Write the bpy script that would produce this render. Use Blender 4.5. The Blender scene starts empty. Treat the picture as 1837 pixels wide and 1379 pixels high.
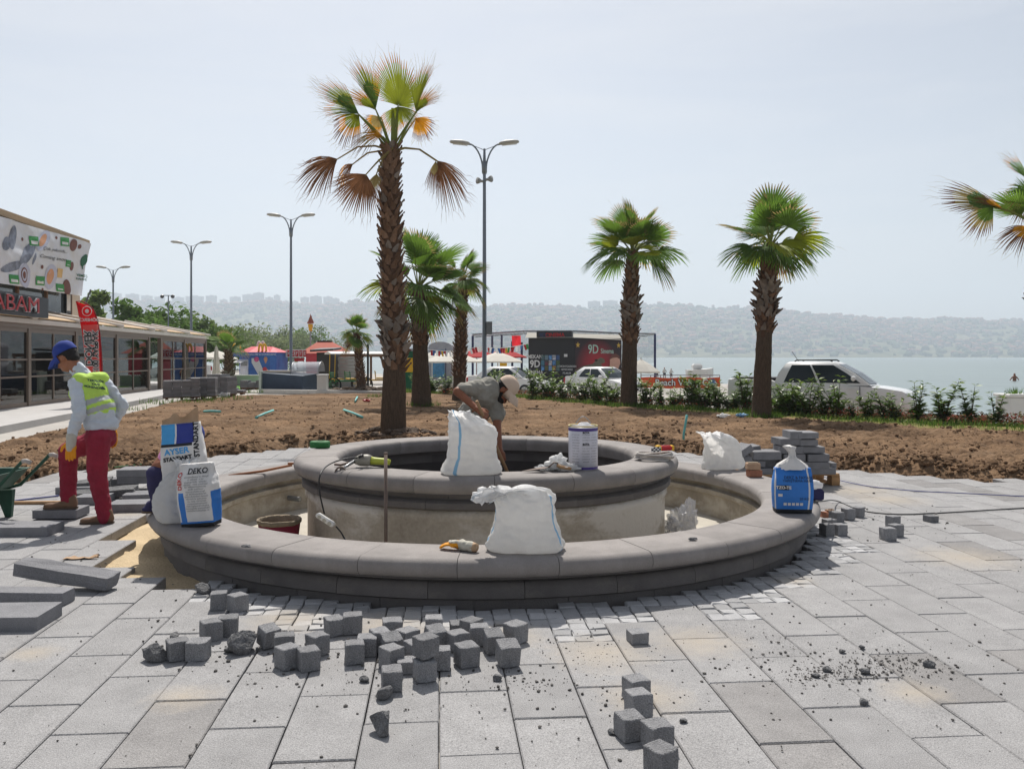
import bpy, bmesh, math, random
import numpy as np
from math import sin, cos, pi, radians, sqrt, atan2, floor, exp
from mathutils import Vector, Matrix, noise
from mathutils.bvhtree import BVHTree

random.seed(7)
SC = bpy.context.scene
COL = SC.collection
# ---------------------------------------------------------------- camera, sky, sun, exposure
F, CX, HY, EYE = 1545.0, 918.5, 640.0, 1.5      # focal length in photo pixels, principal column, horizon row, eye height
cd = bpy.data.cameras.new('camera'); cam = bpy.data.objects.new('camera', cd); COL.objects.link(cam)
cam.location = (0, 0, EYE); cam.rotation_euler = (radians(90), 0, 0)
cd.sensor_width = 36.0; cd.lens = F / 1837.0 * 36.0; cd.shift_y = -(689.5 - HY) / 1837.0
cd.clip_start = 0.1; cd.clip_end = 30000
SC.camera = cam
SUNV = Vector((-0.09, 0.70, 1.0)).normalized()
W = bpy.data.worlds.new('World'); SC.world = W; W.use_nodes = True
wt = W.node_tree; wt.nodes.clear()
sky = wt.nodes.new('ShaderNodeTexSky'); sky.sky_type = 'NISHITA'; sky.sun_disc = False
sky.sun_elevation = math.asin(SUNV.z); sky.sun_rotation = atan2(SUNV.x, SUNV.y)
sky.altitude = 0; sky.air_density = 1.0; sky.dust_density = 1.6; sky.ozone_density = 1.5
wbg = wt.nodes.new('ShaderNodeBackground'); wbg.inputs['Strength'].default_value = 0.094
wout = wt.nodes.new('ShaderNodeOutputWorld')
# thin high cloud veils, mixed into the sky by direction
wtc = wt.nodes.new('ShaderNodeTexCoord'); wmp = wt.nodes.new('ShaderNodeMapping'); wmp.inputs['Scale'].default_value = (1.2, 1.2, 7.0)
wns = wt.nodes.new('ShaderNodeTexNoise'); wns.inputs['Scale'].default_value = 1.5; wns.inputs['Detail'].default_value = 7; wns.inputs['Roughness'].default_value = 0.6; wns.inputs['Distortion'].default_value = 0.5
wrp = wt.nodes.new('ShaderNodeValToRGB'); wrp.color_ramp.elements[0].position = 0.44; wrp.color_ramp.elements[1].position = 0.8
wrp.color_ramp.elements[0].color = (0, 0, 0, 1); wrp.color_ramp.elements[1].color = (0.5, 0.5, 0.5, 1)
whs = wt.nodes.new('ShaderNodeHueSaturation'); whs.inputs['Saturation'].default_value = 0.5
wmx = wt.nodes.new('ShaderNodeMix'); wmx.data_type = 'RGBA'
wmx.inputs['B'].default_value = (8.0, 8.05, 8.2, 1)
wt.links.new(wtc.outputs['Generated'], wmp.inputs['Vector']); wt.links.new(wmp.outputs['Vector'], wns.inputs['Vector'])
wt.links.new(wns.outputs['Fac'], wrp.inputs['Fac']); wt.links.new(wrp.outputs['Color'], wmx.inputs['Factor'])
wt.links.new(sky.outputs['Color'], whs.inputs['Color']); wt.links.new(whs.outputs['Color'], wmx.inputs['A'])
wtn = wt.nodes.new('ShaderNodeMix'); wtn.data_type = 'RGBA'; wtn.blend_type = 'MULTIPLY'; wtn.inputs['Factor'].default_value = 1; wtn.inputs['B'].default_value = (1.005, 0.992, 0.985, 1)
wt.links.new(wmx.outputs['Result'], wtn.inputs['A']); wt.links.new(wtn.outputs['Result'], wbg.inputs['Color']); wt.links.new(wbg.outputs['Background'], wout.inputs['Surface'])
sl = bpy.data.lights.new('sun', 'SUN'); sl.energy = 5.0; sl.angle = radians(0.9); sl.color = (1.0, 0.95, 0.88)
sun = bpy.data.objects.new('sun', sl); COL.objects.link(sun)
sun.rotation_euler = (-SUNV).to_track_quat('-Z', 'Y').to_euler()
SC.view_settings.view_transform = 'Standard'; SC.view_settings.look = 'None'
SC.view_settings.exposure = 0.12; SC.view_settings.gamma = 1.0; SC.view_settings.use_curve_mapping = False
SC.render.engine = 'CYCLES'
SC.cycles.use_denoising = True; SC.cycles.max_bounces = 6; SC.cycles.diffuse_bounces = 3; SC.cycles.glossy_bounces = 3
SC.cycles.transmission_bounces = 6; SC.cycles.transparent_max_bounces = 24; SC.cycles.volume_bounces = 1
SC.cycles.volume_max_steps = 64; SC.cycles.sample_clamp_indirect = 6

# ---------------------------------------------------------------- helpers
def at(x, y, Y): return Vector(((x - CX) / F * Y, Y, EYE - (y - HY) / F * Y))
def gp(x, y, z=0.0):
    Y = F * (EYE - z) / (y - HY); return Vector(((x - CX) / F * Y, Y, z))
def V(*a): return Vector(a)
def lerp(a, b, t): return a + (b - a) * t
def ss(a, b, x):
    t = max(0.0, min(1.0, (x - a) / (b - a))); return t * t * (3 - 2 * t)
def nz(x, y, z=0.0, s=1.0): return noise.noise(Vector((x * s, y * s, z * s)))
def srgb(r, g, b): return tuple((c / 255 / 12.92) if c / 255 <= 0.04045 else ((c / 255 + 0.055) / 1.055) ** 2.4 for c in (r, g, b))
def TRS(loc=(0, 0, 0), rz=0.0, rx=0.0, ry=0.0, s=1.0):
    return Matrix.Translation(loc) @ Matrix.Rotation(rz, 4, 'Z') @ Matrix.Rotation(ry, 4, 'Y') @ Matrix.Rotation(rx, 4, 'X') @ Matrix.Diagonal((s, s, s, 1) if not hasattr(s, '__len__') else (*s, 1))
def frame(o, ex, ey):                                  # matrix whose local x, y run along ex, ey
    ex = Vector(ex).normalized(); ey = Vector(ey); ez = ex.cross(ey).normalized(); ey = ez.cross(ex)
    return Matrix.Translation(o) @ Matrix((ex, ey, ez)).transposed().to_4x4()

MATS = {}
def mat(name, col, rough=0.8, var=0.12, scale=4.0, bump=0.0, bscale=60.0, spec=0.5, metal=0.0, col2=None, fine=0.0, fscale=300.0,
        rnd=0.0, stretch=None, trans=0.0, alpha=1.0, coat=0.0, emit=None, ior=1.45, sub=0.0, geo=False):
    m = bpy.data.materials.new(name); m.use_nodes = True; t = m.node_tree; N = t.nodes; L = t.links
    b = N['Principled BSDF']; b.inputs['Roughness'].default_value = rough; b.inputs['Metallic'].default_value = metal
    b.inputs['Specular IOR Level'].default_value = spec; b.inputs['IOR'].default_value = ior
    b.inputs['Transmission Weight'].default_value = trans; b.inputs['Alpha'].default_value = alpha; b.inputs['Coat Weight'].default_value = coat
    tc = N.new('ShaderNodeTexCoord'); src = tc.outputs['Object']
    if geo: src = N.new('ShaderNodeNewGeometry').outputs['Position']
    if stretch:
        mp = N.new('ShaderNodeMapping'); mp.inputs['Scale'].default_value = stretch; L.new(src, mp.inputs['Vector']); src = mp.outputs['Vector']
    c = Vector(col[:3]); c2 = Vector(col2[:3]) if col2 else c
    n1 = N.new('ShaderNodeTexNoise'); n1.inputs['Scale'].default_value = scale; n1.inputs['Detail'].default_value = 6; n1.inputs['Roughness'].default_value = 0.65; L.new(src, n1.inputs['Vector'])
    r1 = N.new('ShaderNodeValToRGB'); e = r1.color_ramp.elements; e[0].position = 0.3; e[1].position = 0.7
    e[0].color = (*(c * (1 - var)), 1); e[1].color = (*(c2 * (1 + var)), 1); L.new(n1.outputs['Fac'], r1.inputs['Fac'])
    out = r1.outputs['Color']
    def mult(o, fac):
        mm = N.new('ShaderNodeMix'); mm.data_type = 'RGBA'; mm.blend_type = 'MULTIPLY'; mm.inputs['Factor'].default_value = 1
        L.new(o, mm.inputs['A']); L.new(fac, mm.inputs['B']); return mm.outputs['Result']
    if fine:
        n2 = N.new('ShaderNodeTexNoise'); n2.inputs['Scale'].default_value = fscale; n2.inputs['Detail'].default_value = 2; L.new(src, n2.inputs['Vector'])
        r2 = N.new('ShaderNodeMapRange'); r2.inputs['From Min'].default_value = 0.3; r2.inputs['From Max'].default_value = 0.7
        r2.inputs['To Min'].default_value = 1 - fine; r2.inputs['To Max'].default_value = 1 + fine; L.new(n2.outputs['Fac'], r2.inputs['Value'])
        out = mult(out, r2.outputs['Result'])
    if rnd:
        oi = N.new('ShaderNodeObjectInfo'); gi = N.new('ShaderNodeNewGeometry')
        ad = N.new('ShaderNodeMath'); ad.operation = 'ADD'; L.new(oi.outputs['Random'], ad.inputs[0]); L.new(gi.outputs['Random Per Island'], ad.inputs[1])
        fr = N.new('ShaderNodeMath'); fr.operation = 'FRACT'; L.new(ad.outputs[0], fr.inputs[0])
        r3 = N.new('ShaderNodeMapRange'); r3.inputs['To Min'].default_value = 1 - rnd; r3.inputs['To Max'].default_value = 1 + rnd; L.new(fr.outputs[0], r3.inputs['Value'])
        out = mult(out, r3.outputs['Result'])
    L.new(out, b.inputs['Base Color'])
    if bump:
        n3 = N.new('ShaderNodeTexNoise'); n3.inputs['Scale'].default_value = bscale; n3.inputs['Detail'].default_value = 4; L.new(src, n3.inputs['Vector'])
        bp = N.new('ShaderNodeBump'); bp.inputs['Strength'].default_value = min(1.0, bump); bp.inputs['Distance'].default_value = 0.02 * max(1, bump); L.new(n3.outputs['Fac'], bp.inputs['Height']); L.new(bp.outputs['Normal'], b.inputs['Normal'])
    if sub:
        tr = N.new('ShaderNodeBsdfTranslucent'); L.new(out, tr.inputs['Color']); mx = N.new('ShaderNodeMixShader'); mx.inputs['Fac'].default_value = sub
        L.new(b.outputs['BSDF'], mx.inputs[1]); L.new(tr.outputs['BSDF'], mx.inputs[2]); L.new(mx.outputs['Shader'], N['Material Output'].inputs['Surface'])
    if emit:
        b.inputs['Emission Color'].default_value = (*emit[:3], 1); b.inputs['Emission Strength'].default_value = emit[3]
    m['col'] = 1; MATS[name] = m; m['out'] = 0
    return m
def M_(x): return x if not isinstance(x, str) else MATS[x]
def ramp_noise(m):                                     # (tree, nodes, links, bsdf, base colour socket source)
    t = m.node_tree; b = t.nodes['Principled BSDF']; return t, t.nodes, t.links, b, b.inputs['Base Color'].links[0].from_socket

def new_obj(name, mesh, parent=None, loc=None, rz=0.0):
    o = bpy.data.objects.new(name, mesh); COL.objects.link(o)
    if loc is not None: o.location = loc
    if rz: o.rotation_euler.z = rz
    if parent is not None: o.parent = parent
    return o
def tag(o, label=None, cat=None, group=None, kind=None):
    if label: o['label'] = label
    if cat: o['category'] = cat; o['kind'] = 'thing'
    if group: o['group'] = group
    if kind: o['kind'] = kind
    return o
def thing(name, label, cat, loc=(0, 0, 0), rz=0.0, group=None):
    return tag(new_obj(name, None, None, loc, rz), label, cat, group)
def dup(root, loc, rz=0.0, label=None, s=None):
    r = root.copy(); COL.objects.link(r); r.location = loc; r.rotation_euler.z = rz
    if s: r.scale = (s, s, s)
    if label: r['label'] = label
    for ch in list(root.children):
        c = ch.copy(); COL.objects.link(c); c.parent = r
        for g in list(ch.children):
            d = g.copy(); COL.objects.link(d); d.parent = c
    return r

class MB:
    def __init__(s): s.v = []; s.f = []; s.mi = []; s.k = 0
    def add(s, vs, fs, M=None):
        n = len(s.v)
        s.v += [tuple(M @ Vector(p)) for p in vs] if M is not None else [tuple(p) for p in vs]
        s.f += [tuple(i + n for i in f) for f in fs]; s.mi += [s.k] * len(fs); return s
    def box(s, x0, x1, y0, y1, z0, z1, M=None):
        return s.add([(x0, y0, z0), (x1, y0, z0), (x1, y1, z0), (x0, y1, z0), (x0, y0, z1), (x1, y0, z1), (x1, y1, z1), (x0, y1, z1)],
                     [(3, 2, 1, 0), (4, 5, 6, 7), (0, 1, 5, 4), (1, 2, 6, 5), (2, 3, 7, 6), (3, 0, 4, 7)], M)
    def cbox(s, sx, sy, sz, c=0.01, M=None, jit=0.0, rg=None):     # chamfered box, base centred on the origin
        x, y = sx / 2, sy / 2; P = []
        rr = (lambda: (rg.random() - .5) * 2 * jit) if jit else (lambda: 0.0)
        for z, ins in ((0, c), (c, 0), (sz - c, 0), (sz, c)):
            for a, b in ((-1, -1), (1, -1), (1, 1), (-1, 1)): P.append((a * (x - ins) + rr(), b * (y - ins) + rr(), z + rr()))
        fs = [(3, 2, 1, 0), (12, 13, 14, 15)]
        for r in range(3):
            for i in range(4): j = (i + 1) % 4; fs.append((r * 4 + i, r * 4 + j, r * 4 + 4 + j, r * 4 + 4 + i))
        return s.add(P, fs, M)
    def tube(s, pts, rad, n=8, cap=True, M=None, flat=1.0):
        pts = [Vector(p) for p in pts]; m = len(pts)
        if not hasattr(rad, '__len__'): rad = [rad] * m
        up = None; P = []
        for i, p in enumerate(pts):
            d = (pts[min(i + 1, m - 1)] - pts[max(i - 1, 0)]).normalized()
            if up is None: up = Vector((0, 0, 1)) if abs(d.z) < 0.9 else Vector((1, 0, 0))
            sx = d.cross(up).normalized(); up = sx.cross(d).normalized()
            for k in range(n): a = 2 * pi * k / n; P.append(p + (sx * cos(a) + up * sin(a) * flat) * rad[i])
        fs = [(i * n + k, i * n + (k + 1) % n, (i + 1) * n + (k + 1) % n, (i + 1) * n + k) for i in range(m - 1) for k in range(n)]
        if cap: fs += [tuple(range(n))[::-1], tuple((m - 1) * n + k for k in range(n))]
        return s.add(P, fs, M)
    def lathe(s, prof, n=24, M=None, a0=0.0, a1=2 * pi, cap=False):
        full = abs(a1 - a0 - 2 * pi) < 1e-6; nn = n if full else n + 1; P = []
        for k in range(nn):
            a = a0 + (a1 - a0) * k / n
            for r, z in prof: P.append((r * cos(a), r * sin(a), z))
        q = len(prof); fs = []
        for k in range(n):
            k2 = (k + 1) % nn
            for i in range(q - 1): fs.append((k * q + i, k2 * q + i, k2 * q + i + 1, k * q + i + 1))
        if cap and not full: fs += [tuple(range(q)), tuple((nn - 1) * q + i for i in range(q))[::-1]]
        return s.add(P, fs, M)
    def ring_seg(s, poly, n, a0, a1, M=None):          # closed (r, z) polygon swept from a0 to a1, with end caps
        q = len(poly); P = []
        for k in range(n + 1):
            a = a0 + (a1 - a0) * k / n; P += [(r * cos(a), r * sin(a), z) for r, z in poly]
        fs = [(k * q + i, (k + 1) * q + i, (k + 1) * q + (i + 1) % q, k * q + (i + 1) % q) for k in range(n) for i in range(q)]
        fs += [tuple(range(q)), tuple(n * q + i for i in range(q))[::-1]]
        return s.add(P, fs, M)
    def prism(s, poly, z0, z1, M=None):
        q = len(poly)
        return s.add([(x, y, z0) for x, y in poly] + [(x, y, z1) for x, y in poly],
                     [tuple(range(q))[::-1], tuple(range(q, 2 * q))] + [(i, (i + 1) % q, q + (i + 1) % q, q + i) for i in range(q)], M)
    def ico(s, c, r, sub=1, amp=0.0, sc=1.0, seed=0.0, M=None):
        vs, fs = ICO[sub]; rr = r if hasattr(r, '__len__') else (r, r, r); c = Vector(c)
        P = []
        for v in vs:
            k = 1 + amp * noise.noise(Vector(v) * sc + Vector((seed, seed * 1.7, -seed)))
            P.append(c + Vector((v[0] * rr[0] * k, v[1] * rr[1] * k, v[2] * rr[2] * k)))
        return s.add(P, fs, M)
    def mesh(s, name, mats, smooth=False):
        me = bpy.data.meshes.new(name); me.from_pydata(s.v, [], s.f)
        for m in (mats if isinstance(mats, (list, tuple)) else [mats]): me.materials.append(M_(m))
        if any(s.mi): me.polygons.foreach_set('material_index', s.mi)
        if smooth: me.polygons.foreach_set('use_smooth', [True] * len(me.polygons))
        me.update(); return me
    def build(s, name, mats, parent=None, smooth=False, loc=None, rz=0.0, fix=False):
        me = s.mesh(name, mats, smooth)
        if fix:
            bm = bmesh.new(); bm.from_mesh(me); bmesh.ops.recalc_face_normals(bm, faces=bm.faces); bm.to_mesh(me); bm.free()
        return new_obj(name, me, parent, loc, rz)
ICO = {}
for _k in (0, 1, 2, 3):
    _b = bmesh.new(); bmesh.ops.create_icosphere(_b, subdivisions=_k + 1, radius=1); ICO[_k] = ([tuple(v.co) for v in _b.verts], [tuple(v.index for v in f.verts) for f in _b.faces]); _b.free()

def sharp(o, ang=35):
    me = o.data; me.polygons.foreach_set('use_smooth', [True] * len(me.polygons))
    bm = bmesh.new(); bm.from_mesh(me)
    for e in bm.edges: e.smooth = not (len(e.link_faces) == 2 and e.calc_face_angle(0) > radians(ang))
    bm.to_mesh(me); bm.free(); return o

def text_geo(txt, size=1.0, extrude=0.0, align='CENTER', bold=0.0, shear=0.0, sx=1.0):
    cu = bpy.data.curves.new('lettering', 'FONT'); cu.body = txt; cu.size = size; cu.extrude = extrude; cu.align_x = align; cu.align_y = 'CENTER'
    cu.offset = bold; cu.shear = shear; cu.resolution_u = 3
    o = bpy.data.objects.new('lettering', cu); COL.objects.link(o)
    dg = bpy.context.evaluated_depsgraph_get(); me = bpy.data.meshes.new_from_object(o.evaluated_get(dg))
    vs = [(v.co.x * sx, v.co.y, v.co.z) for v in me.vertices]; fs = [tuple(p.vertices) for p in me.polygons]
    bpy.data.objects.remove(o); bpy.data.curves.remove(cu); bpy.data.meshes.remove(me); return vs, fs
def text(txt, Mx, size, m, parent, name='lettering', extrude=0.004, align='CENTER', bold=0.0, sx=1.0, shear=0.0, mirror=False):
    vs, fs = text_geo(txt, size, extrude, align, bold, shear, -sx if mirror else sx)
    return MB().add(vs, fs, Mx).build(name, m, parent, fix=True)

def blob(parts, voxel=0.012, smooth=4, name='body'):
    """closed capsules / ellipsoids fused into one continuous skin"""
    mb = MB()
    for p in parts:
        if p[0] == 'c':
            _, a, b, ra, rb = p[:5]; a = Vector(a); b = Vector(b); flat = p[5] if len(p) > 5 else 1.0
            d = b - a; Ln = max(d.length, 1e-6); pts = []; rad = []
            for k in range(4): th = pi / 2 * (k + 0.35) / 4; pts.append(a - d / Ln * ra * cos(th)); rad.append(ra * sin(th))
            pts += [a, (a + b) / 2, b]; rad += [ra, (ra + rb) / 2, rb]
            for k in range(3, -1, -1): th = pi / 2 * (k + 0.35) / 4; pts.append(b + d / Ln * rb * cos(th)); rad.append(rb * sin(th))
            mb.tube(pts, rad, 14, flat=flat)
        elif p[0] == 'e':
            c, r = p[1], p[2]; R = p[3] if len(p) > 3 else Matrix.Identity(4)
            vs, fs = ICO[2]; mb.add([Vector((v[0] * r[0], v[1] * r[1], v[2] * r[2])) for v in vs], fs, Matrix.Translation(c) @ R)
        elif p[0] == 'p':                                # path tube with radii
            mb.tube(p[1], p[2], 14, flat=p[3] if len(p) > 3 else 1.0)
    me = mb.mesh('tmp', []) if False else None
    me = bpy.data.meshes.new(name); me.from_pydata(mb.v, [], mb.f); me.update()
    o = bpy.data.objects.new(name, me); COL.objects.link(o)
    r = o.modifiers.new('r', 'REMESH'); r.mode = 'VOXEL'; r.voxel_size = voxel; r.use_smooth_shade = True
    if smooth: q = o.modifiers.new('s', 'SMOOTH'); q.factor = 0.5; q.iterations = smooth
    dg = bpy.context.evaluated_depsgraph_get(); res = bpy.data.meshes.new_from_object(o.evaluated_get(dg))
    bpy.data.objects.remove(o); bpy.data.meshes.remove(me)
    res.polygons.foreach_set('use_smooth', [True] * len(res.polygons)); res.name = name; return res
def wrinkle(me, amp, sc, aniso=(1, 1, 1)):
    me.update()
    nn = [v.normal.copy() for v in me.vertices]
    for v, n in zip(me.vertices, nn):
        p = Vector((v.co.x * aniso[0], v.co.y * aniso[1], v.co.z * aniso[2])) * sc
        v.co += n * amp * (noise.noise(p) + 0.5 * noise.noise(p * 2.1))
    me.update()
def blob_obj(name, parts, m, parent, voxel=0.012, smooth=4, wr=None):
    me = blob(parts, voxel, smooth, name)
    if wr: wrinkle(me, *wr)
    me.materials.append(M_(m)); return new_obj(name, me, parent)
def polyY(pts):
    pts = sorted(((p.x, p.y) for p in pts))
    def f(x):
        if x <= pts[0][0]: return pts[0][1]
        for (x0, y0), (x1, y1) in zip(pts, pts[1:]):
            if x <= x1: return y0 + (y1 - y0) * (x - x0) / (x1 - x0)
        return pts[-1][1]
    return f
def inpoly(p, poly):
    x, y = p; c = False; j = len(poly) - 1
    for i in range(len(poly)):
        xi, yi = poly[i]; xj, yj = poly[j]
        if (yi > y) != (yj > y) and x < (xj - xi) * (y - yi) / (yj - yi) + xi: c = not c
        j = i
    return c
def px(p): return CX + F * p[0] / p[1], HY + F * (EYE - p[2]) / p[1]

# ---------------------------------------------------------------- materials
mat('slab', srgb(150, 149, 149), 0.85, 0.12, 4.5, bump=0.35, bscale=130, fine=0.34, fscale=210, rnd=0.06, spec=0.3, geo=True)
mat('slab_dark', srgb(138, 136, 135), 0.85, 0.14, 4.5, bump=0.35, bscale=130, fine=0.30, fscale=210, rnd=0.08, spec=0.3, geo=True)
mat('sett', srgb(168, 168, 169), 0.85, 0.10, 9, bump=0.3, bscale=140, fine=0.20, fscale=300, rnd=0.22, spec=0.3)
mat('cube_stone', srgb(140, 140, 142), 0.9, 0.18, 14, bump=0.7, bscale=110, fine=0.34, fscale=200, rnd=0.2, spec=0.3)
mat('slab_loose', srgb(128, 128, 131), 0.9, 0.14, 6, bump=0.4, bscale=90, fine=0.20, fscale=220, rnd=0.10, spec=0.3)
mat('broken_stone', srgb(112, 112, 113), 0.95, 0.3, 22, bump=1.0, bscale=60, fine=0.3, fscale=160, spec=0.3)
mat('coping', srgb(136, 131, 128), 0.8, 0.16, 4.5, bump=0.15, bscale=110, fine=0.08, fscale=180, rnd=0.07, spec=0.35)
mat('wall_stone', srgb(108, 104, 102), 0.85, 0.16, 3.5, bump=0.2, bscale=100, fine=0.08, fscale=200, rnd=0.10, spec=0.3)
mat('plaster', srgb(166, 157, 144), 0.95, 0.20, 2.2, bump=0.35, bscale=26, spec=0.2, col2=srgb(174, 167, 156), fine=.08, fscale=40)
mat('plaster_old', srgb(154, 145, 131), 0.95, 0.26, 3.0, bump=0.3, bscale=30, spec=0.2)
mat('basin_floor', srgb(188, 182, 170), 0.95, 0.10, 3, bump=0.3, bscale=40, spec=0.2)
mat('pool_lining', srgb(74, 70, 68), 0.7, 0.25, 2, bump=0.1, bscale=40, spec=0.4)
mat('sand', srgb(198, 178, 146), 1.0, 0.14, 3.5, bump=0.7, bscale=45, fine=0.12, fscale=240, spec=0.1, geo=True)
mat('ground', srgb(172, 168, 162), 0.95, 0.12, 0.7, bump=0.2, bscale=9, spec=0.2, geo=True)
mat('concrete', srgb(182, 180, 178), 0.9, 0.08, 1.5, bump=0.2, bscale=40, spec=0.25, geo=True)

# slabs: dusted with sand where the setts were bedded
def dust(m, spots, colr):
    t, N, L, b, base = ramp_noise(m)
    g = N.new('ShaderNodeNewGeometry'); nn = N.new('ShaderNodeTexNoise'); nn.inputs['Scale'].default_value = 9; nn.inputs['Detail'].default_value = 12; nn.inputs['Roughness'].default_value = 0.85
    L.new(g.outputs['Position'], nn.inputs['Vector']); tot = None
    for (x, y, r) in spots:
        v = N.new('ShaderNodeVectorMath'); v.operation = 'DISTANCE'; v.inputs[1].default_value = (x, y, 0); L.new(g.outputs['Position'], v.inputs[0])
        mr = N.new('ShaderNodeMapRange'); mr.inputs['From Min'].default_value = 0; mr.inputs['From Max'].default_value = r; mr.inputs['To Min'].default_value = 1; mr.inputs['To Max'].default_value = 0
        L.new(v.outputs['Value'], mr.inputs['Value'])
        if tot is None: tot = mr.outputs['Result']
        else:
            mx = N.new('ShaderNodeMath'); mx.operation = 'MAXIMUM'; L.new(tot, mx.inputs[0]); L.new(mr.outputs['Result'], mx.inputs[1]); tot = mx.outputs[0]
    a = N.new('ShaderNodeMath'); a.operation = 'MULTIPLY_ADD'; L.new(tot, a.inputs[0]); a.inputs[1].default_value = 0.75; L.new(nn.outputs['Fac'], a.inputs[2])
    r = N.new('ShaderNodeMapRange'); r.inputs['From Min'].default_value = 0.78; r.inputs['From Max'].default_value = 1.3; r.inputs['To Max'].default_value = 0.72; L.new(a.outputs[0], r.inputs['Value'])
    mx = N.new('ShaderNodeMix'); mx.data_type = 'RGBA'; mx.inputs['B'].default_value = (*colr, 1); L.new(r.outputs['Result'], mx.inputs['Factor']); L.new(base, mx.inputs['A']); L.new(mx.outputs['Result'], b.inputs['Base Color'])
SPOTS = [(*gp(x, y).xy, r) for x, y, r in ((1080, 1170, .55), (1250, 1150, .5), (700, 1120, .6), (520, 1110, .5), (1730, 1000, .75), (1160, 1250, .4), (900, 1140, .45), (1590, 895, .8), (330, 1250, .3),
        (1420, 1040, .3), (230, 920, .5), (1540, 880, .9), (60, 1170, .25), (1640, 1240, .3))]
def smear(m, colr, sc, lo, hi, amt, stretch):
    t, N, L, b, base = ramp_noise(m); tc = N.new('ShaderNodeTexCoord'); mp = N.new('ShaderNodeMapping'); mp.inputs['Scale'].default_value = stretch; L.new(tc.outputs['Object'], mp.inputs['Vector'])
    n = N.new('ShaderNodeTexNoise'); n.inputs['Scale'].default_value = sc; n.inputs['Detail'].default_value = 8; n.inputs['Roughness'].default_value = .7; L.new(mp.outputs['Vector'], n.inputs['Vector'])
    r = N.new('ShaderNodeMapRange'); r.inputs['From Min'].default_value = lo; r.inputs['From Max'].default_value = hi; r.inputs['To Max'].default_value = amt; L.new(n.outputs['Fac'], r.inputs['Value'])
    mx = N.new('ShaderNodeMix'); mx.data_type = 'RGBA'; mx.inputs['B'].default_value = (*colr, 1); L.new(r.outputs['Result'], mx.inputs['Factor']); L.new(base, mx.inputs['A']); L.new(mx.outputs['Result'], b.inputs['Base Color'])
smear(MATS['plaster'], srgb(204, 200, 194), 1.1, .48, .56, .85, (1, 1, 2)); smear(MATS['plaster'], srgb(122, 112, 98), 5, .6, .72, .6, (1, 1, .35))
smear(MATS['plaster_old'], srgb(190, 184, 172), 1.5, .5, .6, .6, (1, 1, 2)); smear(MATS['coping'], srgb(158, 152, 146), 3.5, .56, .72, .4, (1, 1, 1)); smear(MATS['wall_stone'], srgb(132, 126, 118), 3, .56, .72, .5, (1, 1, 2.5)); smear(MATS['coping'], srgb(96, 90, 88), 2.2, .6, .75, .3, (1, 1, 1))
for _m in ('slab', 'slab_dark', 'sett'): dust(MATS[_m], SPOTS, srgb(174, 163, 147))
# ---------------------------------------------------------------- ground, paving
FC = Vector((-0.23, 7.98, 0)); RO, RW, RI, RIW = 2.91, 2.80, 1.74, 1.62      # fountain centre, outer coping and wall, inner coping and wall
A = radians(4.83); UA = Vector((cos(A), sin(A), 0)); VA = Vector((-sin(A), cos(A), 0))
BW, BL = 0.309, 0.622
def uv2w(u, v, z=0.0): return UA * u + VA * v + Vector((0, 0, z))
def w2uv(p): return p.x * UA.x + p.y * UA.y, p.x * VA.x + p.y * VA.y
BND = [gp(x, y) for x, y in ((-900, 960), (-150, 890), (0, 872), (100, 848), (260, 836), (470, 806), (560, 800), (760, 800), (1000, 800), (1200, 806), (1270, 820), (1400, 835), (1530, 842), (1640, 853), (1837, 861), (2300, 885), (3300, 930))]
soil_front = polyY(BND)
PIT = [tuple(gp(x, y).xy) for x, y in ((300, 918), (262, 930), (215, 962), (196, 1008), (206, 1034), (285, 1040), (360, 1062), (420, 1040), (420, 950))]
DARK = [gp(x, y) for x, y in ((1390, 1265), (1461, 1347), (1800, 965), (1690, 930), (1560, 890), (1750, 880), (1810, 893), (1640, 868), (1780, 1170), (330, 1350), (1500, 905), (50, 865), (560, 815), (640, 812), (1730, 1210))]

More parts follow.
